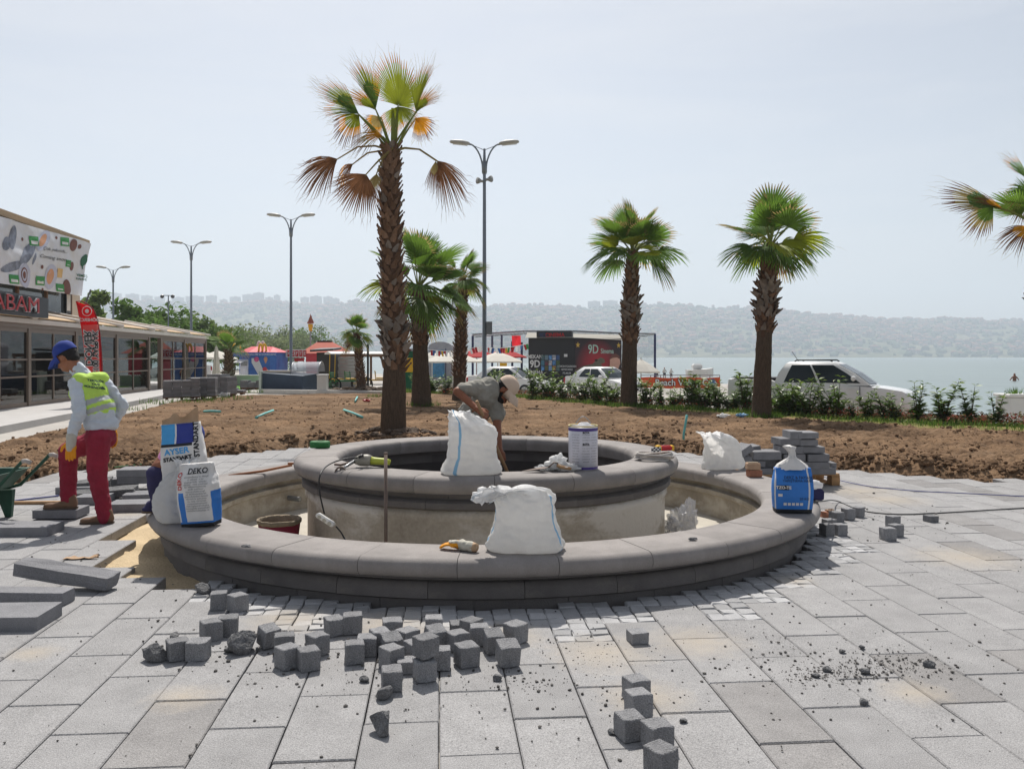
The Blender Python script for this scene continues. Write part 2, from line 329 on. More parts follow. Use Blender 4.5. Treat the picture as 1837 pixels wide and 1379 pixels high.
def slab_mesh(i, name='slab'):
    rg = random.Random(i); return MB().cbox(BW - 0.005, BL - 0.006, 0.08, 0.005, None, 0.0008, rg).mesh(name, 'slab')
pave = tag(new_obj('pavement', None), kind='structure')
SL = [slab_mesh(i) for i in range(3)]
SLD = []
for i in range(2):
    m_ = SL[i].copy(); m_.materials[0] = MATS['slab_dark']; SLD.append(m_)
SETT = []
for i in range(6):
    rg = random.Random(40 + i); SETT.append(MB().cbox(0.1, 0.1, 0.07, 0.007, None, 0.0045, rg).mesh('sett', 'sett'))
slabs = []; setts = []
rg = random.Random(3)
for k in range(-40, 60):
    for n in range(-6, 22):
        u0 = k * BW; v0 = 3.25 + (BL / 2 if k % 2 else 0) + n * BL
        c = uv2w(u0 + BW / 2, v0 + BL / 2)
        if c.y < 0.4 or abs(c.x) > 1.15 * c.y + 3 or c.y > soil_front(c.x) - 0.05: continue
        cor = [uv2w(u0 + a * BW, v0 + b * BL) for a in (0, .5, 1) for b in (0, .25, .5, .75, 1)]
        ds = [(q - FC).length for q in cor]
        if max(ds) < RW: continue
        if inpoly((c.x, c.y), PIT): continue
        x_, y_ = px(c)
        extra = (y_ > 1050 and ((480 < x_ < 640 and y_ < 1112) or (985 < x_ < 1100 and y_ < 1128) or (1270 < x_ < 1330 and y_ < 1082) or (480 < x_ < 1110 and y_ < 1106)))
        if min(ds) < RW + 0.13 or extra:
            if c.x < FC.x - 1.5 and c.y < FC.y and c.y > 5.95: continue
            tone = rg.random()
            for a in range(3):
                for b in range(6):
                    q = uv2w(u0 + BW * (a + .5) / 3 + rg.uniform(-.003, .003), v0 + BL * (b + .5) / 6 + rg.uniform(-.003, .003))
                    if (q - FC).length < RW + 0.02: continue
                    if rg.random() < 0.008: continue
                    setts.append((q + Vector((0, 0, -0.07 + rg.uniform(-.005, .003))), A + rg.uniform(-.05, .05) + rg.choice((0, pi / 2, pi))))
            continue
        dk = any(abs(w2uv(d)[0] - u0 - BW / 2) < BW / 2 and abs(w2uv(d)[1] - v0 - BL / 2) < BL / 2 for d in DARK) or rg.random() < 0.02
        inv = 0.5 < c.y and abs(c.x) < 0.62 * c.y + 0.3 and c.y > 2.6
        slabs.append((not inv, c.y, c + Vector((rg.uniform(-.0015, .0015), 0, -0.08 + rg.uniform(-.003, .002))), A + rg.uniform(-.003, .003), dk))
slabs.sort(key=lambda s: (s[0], s[1]))
for i, (_, _, p, r, dk) in enumerate(slabs[:300]):
    new_obj('slab', (SLD if dk else SL)[i % 2], pave, p, r)
mb = MB(); v0m = SL[0]
for _, _, p, r, dk in slabs[300:]:
    mb.k = 1 if dk else 0; mb.add([v.co for v in v0m.vertices], [tuple(q.vertices) for q in v0m.polygons], TRS(p, r))
tag(mb.build('paving', ['slab', 'slab_dark'], pave), kind='stuff')
setts.sort(key=lambda s: s[0].y)
for i, (p, r) in enumerate(setts[:300]): new_obj('sett', SETT[i % 6], pave, p, r)
if setts[300:]:
    mb = MB()
    for i, (p, r) in enumerate(setts[300:]):
        me = SETT[i % 6]; mb.add([v.co for v in me.vertices], [tuple(q.vertices) for q in me.polygons], TRS(p, r))
    tag(mb.build('sett_paving', 'sett', pave), kind='stuff')
# bed of sand under the paving, heaped in the open pit
P = []; Fs = []; nx, ny = 170, 150
for j in range(ny + 1):
    for i in range(nx + 1):
        x = -11 + 22 * i / nx; y = 0.3 + 15.0 * j / ny
        z = -0.090 if (x < -1.4 and 4.6 < y < 9) else -0.21
        if inpoly((x, y), PIT):
            z = -0.085 + 0.055 * max(0, nz(x, y, 3, 3.2) + 0.35) + 0.014 * nz(x, y, 0, 14)
            d = (Vector((x, y, 0)) - FC).length - RW
            z += 0.05 * ss(0.0, 0.35, d) * (nz(x, y, 9, 4) + .4)
        P.append((x, y, z))
for j in range(ny):
    for i in range(nx):
        a = j * (nx + 1) + i; q = (a, a + 1, a + nx + 2, a + nx + 1)
        c = sum((Vector(P[t]) for t in q), Vector()) / 4
        if ((c - FC) * Vector((1, 1, 0))).length < RW - 0.15: continue
        Fs.append(q)
tag(MB().add(P, Fs).build('sand_bed', 'sand', None, True), kind='structure')

# ---------------------------------------------------------------- fountain
ft = thing('fountain', 'round two-tier stone fountain under construction, grey coping and bare plaster walls', 'fountain', FC)
def bullnose(r0, r1, z0, z1, rn=0.055, n=5):
    """closed section: flat top, rounded outer and inner nose"""
    P = [(r0 + 0.02, z0), (r1 - 0.03, z0)]
    cz = z0 + (z1 - z0) * 0.52; h = z1 - cz; w = 0.06
    P += [(r1 - w + w * sin(a), cz - (cz - z0) * cos(a)) for a in [pi / 2 * k / n for k in range(1, n + 1)]]
    P += [(r1 - w + w * cos(a), cz + h * sin(a)) for a in [pi / 2 * k / n for k in range(1, n + 1)]]
    w = 0.045
    P += [(r0 + w - w * sin(a), cz + h * cos(a)) for a in [pi / 2 * k / n for k in range(0, n + 1)]]
    return P[::1]
def seg_ring(name, poly, cnt, m, parent, off=0.0, sub=6, gap=0.0015, rmid=2.5, smooth=True, z=0.0):
    g = gap / rmid; me = None
    for i in range(cnt):
        if me is None:
            mb = MB().ring_seg(poly, sub, g, 2 * pi / cnt - g); o = mb.build(name, m, parent, fix=True)
            if smooth: sharp(o, 40)
            me = o.data
        else: o = new_obj(name, me, parent)
        o.rotation_euler.z = off + 2 * pi * i / cnt; o.location.z = z + random.uniform(-.0012, .0012)
Q = radians(-90)
seg_ring('coping_stone', bullnose(RO - 0.47, RO, 0.185, 0.302), 30, 'coping', ft, Q + 0.02 - 2 * pi / 30 * 0.25, 8)
seg_ring('wall_stone', [(RW - 0.20, 0.145), (RW - 0.04, 0.145), (RW - 0.04, 0.184), (RW - 0.20, 0.184)], 30, 'wall_stone', ft, Q + 0.05)
seg_ring('wall_stone', [(RW - 0.20, 0.035), (RW - 0.012, 0.035), (RW + 0.004, 0.045), (RW + 0.004, 0.105), (RW - 0.012, 0.134), (RW - 0.03, 0.144), (RW - 0.20, 0.144)], 30, 'wall_stone', ft, Q + 0.11)
seg_ring('wall_stone', [(RW - 0.20, -0.14), (RW - 0.025, -0.14), (RW - 0.025, 0.034), (RW - 0.20, 0.034)], 30, 'wall_stone', ft, Q)
# inner face of the outer ring: ledge and plaster
mb = MB(); mb.ring_seg([(RO - 0.45, -0.15), (RW - 0.21, -0.15), (RW - 0.21, 0.184), (RO - 0.40, 0.184), (RO - 0.40, 0.135), (RO - 0.455, 0.125), (RO - 0.455, 0.085), (RO - 0.43, 0.065), (RO - 0.43, 0.02)], 96, 0, 2 * pi)
sharp(mb.build('basin_wall', 'plaster_old', ft, fix=True), 40)
MB().lathe([(RIW - 0.1, -0.149), (RO - 0.4, -0.149)], 64).build('basin_floor', 'basin_floor', ft)
seg_ring('coping_stone', bullnose(RI - 0.40, RI, 0.49, 0.62), 18, 'coping', ft, Q + 0.06, 8, rmid=1.5)
seg_ring('wall_stone', [(RIW - 0.17, 0.445), (RIW + 0.005, 0.445), (RIW + 0.005, 0.489), (RIW - 0.17, 0.489)], 18, 'wall_stone', ft, Q + 0.2, rmid=1.5)
seg_ring('wall_stone', [(RIW - 0.17, 0.365), (RIW + 0.03, 0.365), (RIW + 0.05, 0.38), (RIW + 0.05, 0.42), (RIW + 0.02, 0.444), (RIW - 0.17, 0.444)], 18, 'wall_stone', ft, Q + 0.1, rmid=1.5)
mb = MB().lathe([(RIW - 0.02, 0.364), (RIW + 0.012, 0.362), (RIW + 0.022, 0.30), (RIW, 0.27), (RIW, -0.15)], 96); mb.build('drum_wall', 'plaster', ft, True, fix=True)
mb = MB().lathe([(RIW - 0.165, 0.489), (RIW - 0.165, 0.16)], 72); sharp(mb.build('pool_wall', 'pool_lining', ft, fix=True))
MB().lathe([(0.01, 0.16), (RIW - 0.165, 0.16)], 48).build('pool_floor', 'pool_lining', ft)
# drain pipe in the basin wall
q = Vector((2.47 * cos(radians(150.5)), 2.47 * sin(radians(150.5)), -.005)); d_ = Vector((.85, -.52, 0)).normalized()
mb = MB(); mb.k = 0
for r_, l_ in ((0.027, 0.16), (0.022, 0.161)):
    mb.tube([q - d_ * 0.1, q + d_ * l_], r_, 14, cap=(r_ < 0.025))
mb.build('drain_pipe', mat('pvc', srgb(120, 120, 118), 0.5), ft, fix=True)
# ---------------------------------------------------------------- land, soil, sea, far shore, haze
mat('soil', srgb(93, 73, 57), 1.0, 0.36, 0.7, bump=2.5, bscale=13, fine=0.22, fscale=60, spec=0.1, col2=srgb(122, 99, 77), geo=True)
mat('clod', srgb(110, 88, 68), 1.0, 0.25, 5, bump=0.6, bscale=60, fine=0.15, fscale=150, rnd=0.28, spec=0.1)
mat('grass', srgb(84, 112, 44), 0.85, 0.25, 3, rnd=0.3, spec=0.3, sub=0.35)
mat('grass_ground', srgb(92, 104, 52), 1.0, 0.25, 1.5, bump=0.5, bscale=30, spec=0.1, col2=srgb(130, 116, 80), geo=True)
SHORE = [(300, 20), (60, 22.5), (30, 24.3), (14.8, 25.2), (13.2, 26.2), (12.6, 34), (13.5, 50), (9, 66), (-12, 82), (-40, 120), (-110, 220), (-300, 560), (-900, 1700), (-1500, 2600), (-3400, 2600), (-3400, -60), (300, -60)]
# soil bed
SB = [Vector((-40, 33.6, 0))] + [gp(x, y) for x, y in ((420, 709), (600, 705), (700, 703), (830, 703), (950, 712), (1100, 727), (1350, 746), (1600, 764), (1837, 775), (2500, 800))]
soil_back = polyY(SB)
_lx = polyY([Vector((p.y, p.x, 0)) for p in [gp(x, y) for x, y in ((-600, 960), (-300, 860), (0, 784), (160, 751), (300, 718), (420, 708))]])
def soil_left(y): return _lx(y)
def soil_h(x, y):
    a = y - soil_front(x); b = soil_back(x) - y
    m = ss(-0.25, 0.35, a) * ss(-0.2, 0.6, b) * ss(-.1, .7, x - soil_left(y))
    near = 1 - ss(16, 30, y)
    rough = 0.045 * nz(x, y, 1, 0.8) + 0.040 * nz(x, y, 5, 2.3) * (0.3 + near) + 0.05 * nz(x, y, 2, 6) * (.3 + near) + 0.045 * nz(x, y, 7, 13) * near + 0.03 * nz(x, y, 17, 27) * near
    ridge = 0.12 * exp(-((a - 0.5) / 0.45) ** 2) * (0.6 + 0.8 * nz(x, 3, 0, 0.9)) + 0.09 * exp(-((b - 2.6) / 1.0) ** 2) * ss(3, 8, x)
    fur = 0.022 * sin(6.2832 * (y + .10 * x + .25 * nz(x, y, 9, .5)) / .42) * ss(1.5, 3.5, x) * near * max(0, .55 + nz(x, y, 13, .35)) + 0.03 * sin(6.2832 * (x + .35 * y) / 1.7) * max(0, nz(x, y, 21, .25)) * ss(2, -2, x)
    return -0.12 + m * (0.14 + rough + ridge + fur)
smear(MATS['soil'], srgb(140, 117, 94), .35, .5, .68, .7, (1, 1.6, 1)); smear(MATS['soil'], srgb(78, 60, 46), .55, .56, .7, .6, (1, 1.8, 1))
P = []; Fs = []; NX, NY = 420, 330; Y0, Y1 = 8.6, 42.0
for j in range(NY + 1):
    y = Y0 * (Y1 / Y0) ** (j / NY)
    for i in range(NX + 1):
        x = (-0.80 + 1.62 * i / NX) * (y + 2); P.append((x, y, soil_h(x, y)))
for j in range(NY):
    for i in range(NX):
        a = j * (NX + 1) + i; q = (a, a + 1, a + NX + 2, a + NX + 1)
        if max(P[t][2] for t in q) > -0.115: Fs.append(q)
tag(MB().add(P, Fs).build('soil', 'soil', None, True), kind='structure')
rg = random.Random(11); mb = MB(); cnt = 0
def clod(x, y, r, mb):
    z = soil_h(x, y); a = rg.random() * 6.28
    vs, fs = ICO[1 if r > 0.035 else 0]; sd = rg.random() * 50; sx, sy, sz = r * rg.uniform(.8, 1.5), r * rg.uniform(.7, 1.2), r * rg.uniform(.5, .9)
    Mx = TRS((x, y, z + sz * 0.25), a)
    mb.add([Vector((v[0] * sx, v[1] * sy, v[2] * sz)) * (1 + 0.55 * noise.noise(Vector(v) * 1.6 + Vector((sd, 0, sd)))) for v in vs], fs, Mx)
while cnt < 15000:
    y = 9 * (38 / 9) ** (rg.random() ** 1.25); x = rg.uniform(-0.66, 0.66) * (y + 1)
    a = y - soil_front(x); b = soil_back(x) - y
    if a < -0.15 or b < 0.1 or x < soil_left(y) + .25: continue
    dens = 0.16 + 0.9 * exp(-((a - 0.6) / 0.8) ** 2) + 1.0 * max(0, nz(x, y, 4, 0.45)) + 0.8 * exp(-((b - 2.0) / 1.2) ** 2) * ss(2, 7, x)
    if rg.random() > dens: continue
    r = 0.008 + 0.034 * rg.random() ** 7 + (0.040 * rg.random() ** 3 if a < 1.3 else 0)
    clod(x, y, r, mb); cnt += 1
tag(mb.build('soil_clods', 'clod'), kind='stuff')
# land: flat, with the sunken beach road behind the hedge, falling into the sea at the shore
SEG = list(zip(SHORE[:14], SHORE[1:15]))
def shore_d(x, y):
    best = 1e9
    for (ax, ay), (bx, by) in SEG:
        dx, dy = bx - ax, by - ay; t_ = max(0, min(1, ((x - ax) * dx + (y - ay) * dy) / (dx * dx + dy * dy))); best = min(best, (x - ax - t_ * dx) ** 2 + (y - ay - t_ * dy) ** 2)
    return sqrt(best) * (1 if inpoly((x, y), SHORE) else -1)
def road_z(x, y): return 0.40 * ss(2.7, 4.0, y - soil_back(x)) * ss(-2.5, 1.5, x + .06 * y) * (1 - ss(45.5, 47.5, y))
def land_z(x, y): return -0.10 - road_z(x, y) - 2.2 * (1 - ss(-1.2, .25, shore_d(x, y)))
xs = [-3400, -2000, -1200, -700, -400, -250, -160, -110, -80, -60, -48, -40, -34] + [-30 + .5 * i for i in range(150)] + [46, 52, 60, 80, 120, 200, 300]
ys = [-60, -20, 0, 3] + [5 + .45 * i for i in range(130)] + [64, 67, 70, 74, 78, 82, 87, 93, 100, 110, 120, 135, 160, 200, 260, 360, 520, 800, 1200, 1700, 2200, 2600]
P = [(x, y, land_z(x, y)) for y in ys for x in xs]; nx_ = len(xs)
Fs = [(j * nx_ + i, j * nx_ + i + 1, (j + 1) * nx_ + i + 1, (j + 1) * nx_ + i) for j in range(len(ys) - 1) for i in range(nx_ - 1)]
Fs = [f for f in Fs if max(P[t][2] for t in f) > -1.6 and not (5 < P[f[0]][1] and P[f[2]][1] < 11.5 and -5 < P[f[0]][0] and P[f[2]][0] < 5)]
tag(MB().add(P, Fs).build('ground', 'ground'), kind='structure')
# raised planting strip of the hedge
P = []; Fs = []; nb_ = 90; dd_ = [-.4, -.1, .4, .9, 1.4, 1.9, 2.3, 2.55, 2.6]
for i in range(nb_ + 1):
    x = -3.2 + 23 * i / nb_
    for d_ in dd_:
        y = soil_back(x) + d_; P.append((x, y, (-.13 if d_ in (-.4, 2.6) else .015 + .03 * nz(x, y, 3, 1.4)) - (.4 if d_ == 2.6 else 0)))
q = len(dd_); Fs = [(i * q + k, (i + 1) * q + k, (i + 1) * q + k + 1, i * q + k + 1) for i in range(nb_) for k in range(q - 1)]
tag(MB().add(P, Fs).build('flower_bed', 'grass_ground', None, True), kind='structure')
# sidewalk along the restaurant
sw = [gp(x, y) for x, y in ((-900, 850), (-300, 800), (0, 770), (160, 739), (300, 710), (410, 700))]
sb = [Vector((-13.2, 20, 0)), Vector((-13.6, 23.6, 0)), Vector((-17.5, 52, 0))]
poly = [(p.x, p.y) for p in sw] + [(-14.5, 44), (-17.0, 50)] + [(-34, 50), (-34, 10)]
MBs = MB().prism(poly, -0.1, 0.06); tag(MBs.build('sidewalk', 'concrete', fix=True), kind='structure')
# white kerb behind the soil and the light path beyond
mat('kerb_white', srgb(205, 202, 196), 0.85, 0.08, 3, bump=0.1)
kp = [gp(x, y) for x, y in ((470, 702), (600, 704), (712, 706))]
mb = MB()
for a, b in zip(kp, kp[1:]):
    M = frame(a, b - a, Vector((0, 1, 0))); L_ = (b - a).length; n = max(1, int(L_ / 1.0))
    for i in range(n): mb.cbox(L_ / n - 0.02, 0.2, 0.2, 0.015, M @ Matrix.Translation((L_ / n * (i + .5), 0, -0.1)))
tag(mb.build('kerb', 'kerb_white'), kind='structure')
# sea
wm = mat('seawater', (0.18, 0.228, 0.226), 0.3, 0.08, 0.02, spec=0.5, ior=1.33, geo=True)
t, N, L, b_, _ = ramp_noise(wm)
g = N.new('ShaderNodeNewGeometry'); bp_prev = None
for sc_, st_, str_ in ((0.9, (1, .55, 1), 0.8), (0.22, (1, .5, 1), 1.0), (3.2, (1, .6, 1), 0.35)):
    mp = N.new('ShaderNodeMapping'); mp.inputs['Scale'].default_value = st_; L.new(g.outputs['Position'], mp.inputs['Vector'])
    n_ = N.new('ShaderNodeTexNoise'); n_.inputs['Scale'].default_value = sc_; n_.inputs['Detail'].default_value = 3; L.new(mp.outputs['Vector'], n_.inputs['Vector'])
    bp = N.new('ShaderNodeBump'); bp.inputs['Strength'].default_value = str_; bp.inputs['Distance'].default_value = 0.28 / max(sc_, .4) * .5; L.new(n_.outputs['Fac'], bp.inputs['Height'])
    if bp_prev: L.new(bp_prev.outputs['Normal'], bp.inputs['Normal'])
    bp_prev = bp
L.new(bp_prev.outputs['Normal'], b_.inputs['Normal'])
tag(MB().add([(-3400, 20, -0.8), (5200, 20, -0.8), (5200, 5200, -0.8), (-3400, 5200, -0.8)], [(0, 1, 2, 3)]).build('sea', 'seawater'), kind='structure')
# far shore
hm = mat('hill', srgb(82, 96, 72), 1.0, 0.2, 0.01, spec=0.0, col2=srgb(116, 110, 88), fine=0.35, fscale=0.05, geo=True)
CR = [(-1500, 500), (-400, 520), (100, 538), (300, 546), (500, 548), (560, 553), (640, 550), (690, 543), (760, 549), (850, 550), (960, 554), (1050, 553), (1130, 552), (1250, 552), (1340, 559), (1400, 562), (1450, 566), (1500, 571), (1600, 578), (1700, 577), (1837, 581), (2200, 590), (3200, 600)]
def crest(ix):
    for (a, b), (c, d) in zip(CR, CR[1:]):
        if ix <= c: return b + (d - b) * (ix - a) / (c - a)
    return CR[-1][1]
HY0, HY1 = 2150.0, 3300.0
def hill_h(x, y):
    ix = CX + F * x / 3300.0
    h = EYE + (HY - crest(ix)) * 3300.0 / F + 9 * nz(x, 7, 0, 0.006) + 5 * nz(x, 3, 0, 0.02)
    t = (y - HY0 - 60 * nz(x, 0, 0, 0.003)) / (HY1 - HY0); pr = ss(-0.15, 1.0, t) if y < HY1 else 1 - 0.5 * ss(0, 1200, y - HY1)
    return -6 + (h + 6) * pr * (0.92 + 0.08 * ss(0.6, 1, t)) + (14 * nz(x, y, 0, 0.004) + 7 * nz(x, y, 3, 0.012)) * ss(0.05, 0.4, t) * (1 - 0.8 * ss(.7, 1, t)) + 1.6 * nz(x, y, 3, 0.06) * ss(0, .2, t)
P = []; Fs = []; NX, NY = 420, 60
for j in range(NY + 1):
    y = 2050 + 2400 * (j / NY) ** 1.3
    for i in range(NX + 1):
        x = -2900 + 6500 * i / NX; P.append((x, y, hill_h(x, y)))
for j in range(NY):
    for i in range(NX): a = j * (NX + 1) + i; Fs.append((a, a + 1, a + NX + 2, a + NX + 1))
tag(MB().add(P, Fs).build('hills', 'hill', None, True), kind='structure')
# the town on the slope: thousands of houses and tree clumps that read as one mass
mat('far_wall', srgb(146, 140, 134), 0.9, 0.15, 0.01, rnd=0.14, geo=True); mat('far_roof', srgb(132, 92, 78), 0.9, 0.15, 0.01, rnd=0.25, geo=True); mat('far_tree', srgb(74, 90, 64), 1.0, 0.2, 0.02, rnd=0.3, geo=True)
rg = random.Random(5); mb = MB()
for i in range(5200):
    x = rg.uniform(-2200, 2600); t = rg.random() ** 0.8; y = HY0 + 40 + t * 1080
    if nz(x, y, 2, 0.004) + 0.25 * rg.random() < (-0.12 if x < 1400 else 0.02): continue
    z = hill_h(x, y)
    if z < -2: continue
    w, d, h = rg.uniform(8, 20), rg.uniform(8, 14), rg.choice((6, 7, 9, 9, 12, 15)); M = TRS((x, y, z - 3), rg.uniform(-.6, .6))
    mb.k = 0; mb.box(-w / 2, w / 2, -d / 2, d / 2, 0, h + 3, M)
    mb.k = 1; mb.add([(-w * .55, -d * .55, h + 3), (w * .55, -d * .55, h + 3), (w * .55, d * .55, h + 3), (-w * .55, d * .55, h + 3), (-w * .2, 0, h + 6), (w * .2, 0, h + 6)], [(0, 1, 5, 4), (1, 2, 5), (2, 3, 4, 5), (3, 0, 4), (3, 2, 1, 0)], M)
tag(mb.build('hillside_town', ['far_wall', 'far_roof']), kind='stuff')
mb = MB()
for i in range(5200):
    x = rg.uniform(-2400, 2800); y = HY0 + 5 + rg.random() ** 0.9 * 1250; z = hill_h(x, y)
    if z < -3: continue
    r = rg.uniform(4, 10); mb.ico((x, y, z + r * .4), (r * rg.uniform(.9, 1.8), r, r * rg.uniform(.7, 1.1)), 0, 0.4, 1.5, i)
tag(mb.build('hillside_woods', 'far_tree'), kind='stuff')
# apartment blocks on the crest
mat('far_block', srgb(196, 192, 190), 0.9, 0.06, 0.02, geo=True)
ORD = ['first', 'second', 'third', 'fourth', 'fifth', 'sixth', 'seventh', 'eighth', 'ninth', 'tenth', 'eleventh', 'twelfth', 'thirteenth', 'fourteenth', 'fifteenth', 'sixteenth', 'seventeenth', 'eighteenth', 'nineteenth', 'twentieth', 'twenty-first', 'twenty-second', 'twenty-third', 'twenty-fourth']
BK = [(205, 20, 527), (236, 22, 528), (262, 18, 531), (285, 16, 533), (318, 20, 534), (348, 30, 532), (378, 18, 531), (400, 12, 538), (421, 18, 533), (445, 20, 529), (463, 18, 526), (482, 12, 534), (496, 10, 530), (512, 10, 540), (528, 12, 541), (546, 14, 534), (566, 20, 532), (588, 16, 533), (602, 12, 536), (1066, 22, 541), (1095, 26, 540), (1134, 12, 546), (1174, 10, 546)]
blk = None
for i, (ix, w, ty) in enumerate(BK):
    Y = 3330.0; x = (ix - CX) / F * Y; W_ = w / F * Y; top = EYE + (HY - ty) * Y / F; z0 = hill_h(x, Y) - 14; Hh = top - z0
    lab = '%s hazy apartment block from the left along the far hill crest' % ORD[i] if i < 19 else ['wide pale block on the crest just left of the shorter right palm', 'wide pale block on the crest right behind the shorter right palm crown', 'small pale block on the crest behind the cinema palm trunk', 'small pale block on the crest right of the cinema palm trunk'][i - 19]
    b = thing('apartment_block', lab, 'building', (x, Y, z0), 0, 'apartment blocks on the far crest')
    mb = MB().box(-W_ / 2, W_ / 2, 0, 16, 0, Hh); mb.box(-W_ / 2 - 0.5, W_ / 2 + .5, -.5, 16.5, Hh, Hh + 1.2); mb.box(-W_ * .12, W_ * .2, 4, 10, Hh + 1.2, Hh + 4.5); mb.build('wall', 'far_block', b)
# haze: a closed box of even, pale air round everything
hz = bpy.data.materials.new('haze'); hz.use_nodes = True; hz.node_tree.nodes.clear()
vo = hz.node_tree.nodes.new('ShaderNodeVolumePrincipled'); ho = hz.node_tree.nodes.new('ShaderNodeOutputMaterial')
vo.inputs['Density'].default_value = HAZE = 3.3e-4; vo.inputs['Color'].default_value = (0.74, 0.825, 0.925, 1); vo.inputs['Anisotropy'].default_value = 0.3
hz.node_tree.links.new(vo.outputs['Volume'], ho.inputs['Volume'])
o = tag(MB().box(-3450, 5250, -80, 5250, -9, 420).build('haze', hz), kind='stuff')
# ---------------------------------------------------------------- palms
mat('palm_green', srgb(104, 136, 52), 0.55, 0.2, 1.2, rnd=0.16, spec=0.4, sub=0.4)
mat('palm_deep', srgb(84, 112, 46), 0.55, 0.2, 1.2, rnd=0.16, spec=0.4, sub=0.4)
mat('palm_lime', srgb(146, 156, 42), 0.55, 0.15, 1.2, rnd=0.1, spec=0.4, sub=0.45)
mat('palm_gold', srgb(204, 146, 40), 0.7, 0.2, 2, rnd=0.15, spec=0.2, sub=0.45)
mat('palm_straw', srgb(168, 150, 96), 0.8, 0.2, 2, rnd=0.15, spec=0.2, sub=0.4)
mat('palm_dead', srgb(128, 90, 62), 0.9, 0.25, 2, rnd=0.2, spec=0.15, sub=0.35)
mat('palm_stalk', srgb(110, 120, 56), 0.6, 0.2, 2, spec=0.3)
mat('palm_bark', srgb(92, 72, 58), 1.0, 0.28, 3.0, bump=1.0, bscale=30, fine=0.25, fscale=70, spec=0.1, stretch=(1, 1, 2.4))
mat('palm_fibre', srgb(92, 79, 67), 1.0, 0.3, 7, bump=1.0, bscale=24, fine=0.3, fscale=60, spec=0.1, stretch=(6, 6, 0.8))
mat('palm_boot', srgb(118, 94, 76), 0.95, 0.3, 7, bump=0.6, bscale=50, fine=0.2, fscale=80, rnd=0.3, spec=0.15)
mat('palm_boot_grey', srgb(134, 124, 114), 0.95, 0.25, 7, bump=0.6, bscale=50, rnd=0.25, spec=0.15)

def frond(mb, base, hub, D, Nn, R, spread=120, n=34, droop=0.25, fold=0.0, tipk=(1, 2), thread=0.0, stalk=3, rg=random, bend=0.1, cup=0.12, lop=1.0, tap=0.30):
    """fan leaf: bent stalk, pleated blade, free tips; material slots: 0 blade, tipk tips, stalk"""
    base = Vector(base); hub = Vector(hub); D = Vector(D).normalized(); Nn = Vector(Nn); Nn = (Nn - D * Nn.dot(D)).normalized(); S = D.cross(Nn).normalized()
    mid = (base + hub) / 2 + Vector((0, 0, bend)) * (hub - base).length
    mb.k = stalk; mb.tube([base, base.lerp(mid, .6) * .98 + mid * .02, mid.lerp(hub, .25), hub.lerp(mid, .3), hub, hub + D * R * .12], [.026, .020, .017, .014, .012, .004], 5)
    ST = (0.03, 0.30, 0.54, 0.78, 1.0); dw = radians(2 * spread) / n
    for i in range(n):
        t = (i + .5) / n * 2 - 1; th = t * radians(spread)
        th *= 1 - fold * 0.55
        Lr = R * (1 - tap * abs(t) ** 1.8) * rg.uniform(.92, 1.05) * (lop if t < 0 else 1)
        d = D * cos(th) + S * sin(th); nrm = Nn + S * (-t) * fold * 2.2 * (1 if True else 0)
        side = (S * cos(th) - D * sin(th))
        side = (side + Nn * fold * 1.2 * (1 if t > 0 else -1) * abs(t)).normalized(); jd = rg.uniform(.7, 1.35)
        rows = []
        for r in ST:
            w = Lr * r * dw * 0.55 * (1 if r < 0.4 else (.92 if r < .6 else (0.56 if r < .85 else 0.10))); w = max(w, 0.0035)
            p = hub + d * (Lr * r) + nrm.normalized() * (cup * Lr * r * (1 - r) * 1.2) - Vector((0, 0, 1)) * (droop * jd * Lr * r ** 2.6) + Nn * (abs(t) ** 2) * fold * Lr * r * 0.6
            h = w * 0.55
            rows.append((p - side * w - Nn * 0, p + Nn * h, p + side * w))
        for q in range(4):
            mb.k = 0 if q < 2 else (tipk[0] if q == 2 else tipk[1])
            a, b = rows[q], rows[q + 1]
            mb.add([a[0], a[1], a[2], b[0], b[1], b[2]], [(0, 1, 4, 3), (1, 2, 5, 4)])
        if thread and rg.random() < thread:
            mb.k = 4; e = rows[-1][1]; q = e + (d + Vector((rg.uniform(-.5, .5), rg.uniform(-.5, .5), rg.uniform(-.7, .2)))).normalized() * R * rg.uniform(.15, .4)
            m_ = (e + q) / 2 + Vector((0, 0, rg.uniform(-.02, .05))); w = side * 0.0022
            mb.add([e - w, e + w, m_ - w, m_ + w, q], [(0, 1, 3, 2), (2, 3, 4)])
def boot_verts(w, h, out, rg):
    j = lambda s: rg.uniform(-s, s)
    A_ = []
    for (k, fw, o, z) in ((0, .5, 0.0, 0), (1, .46, out * .35, h * .45), (2, .26, out * .8, h * .85), (3, .05, out * 1.15, h * 1.05)):
        A_.append((-w * fw + j(.01), -o, z)); A_.append((0 + j(.01), -o - 0.028 * (1 - k / 3), z + j(.01) + (0.02 if k == 3 else 0))); A_.append((w * fw + j(.01), -o, z + j(.015)))
    B_ = [(x * .9, y + 0.024, z * 0.98) for x, y, z in A_]
    fs = []
    for r in range(3):
        for c in range(2): a = r * 3 + c; fs.append((a, a + 1, a + 4, a + 3)); fs.append((12 + a + 3, 12 + a + 4, 12 + a + 1, 12 + a))
        fs.append((r * 3, r * 3 + 3, 12 + r * 3 + 3, 12 + r * 3)); fs.append((r * 3 + 2, 12 + r * 3 + 2, 12 + r * 3 + 5, r * 3 + 5))
    fs.append((9, 10, 22, 21)); fs.append((10, 11, 23, 22)); return A_ + B_, fs

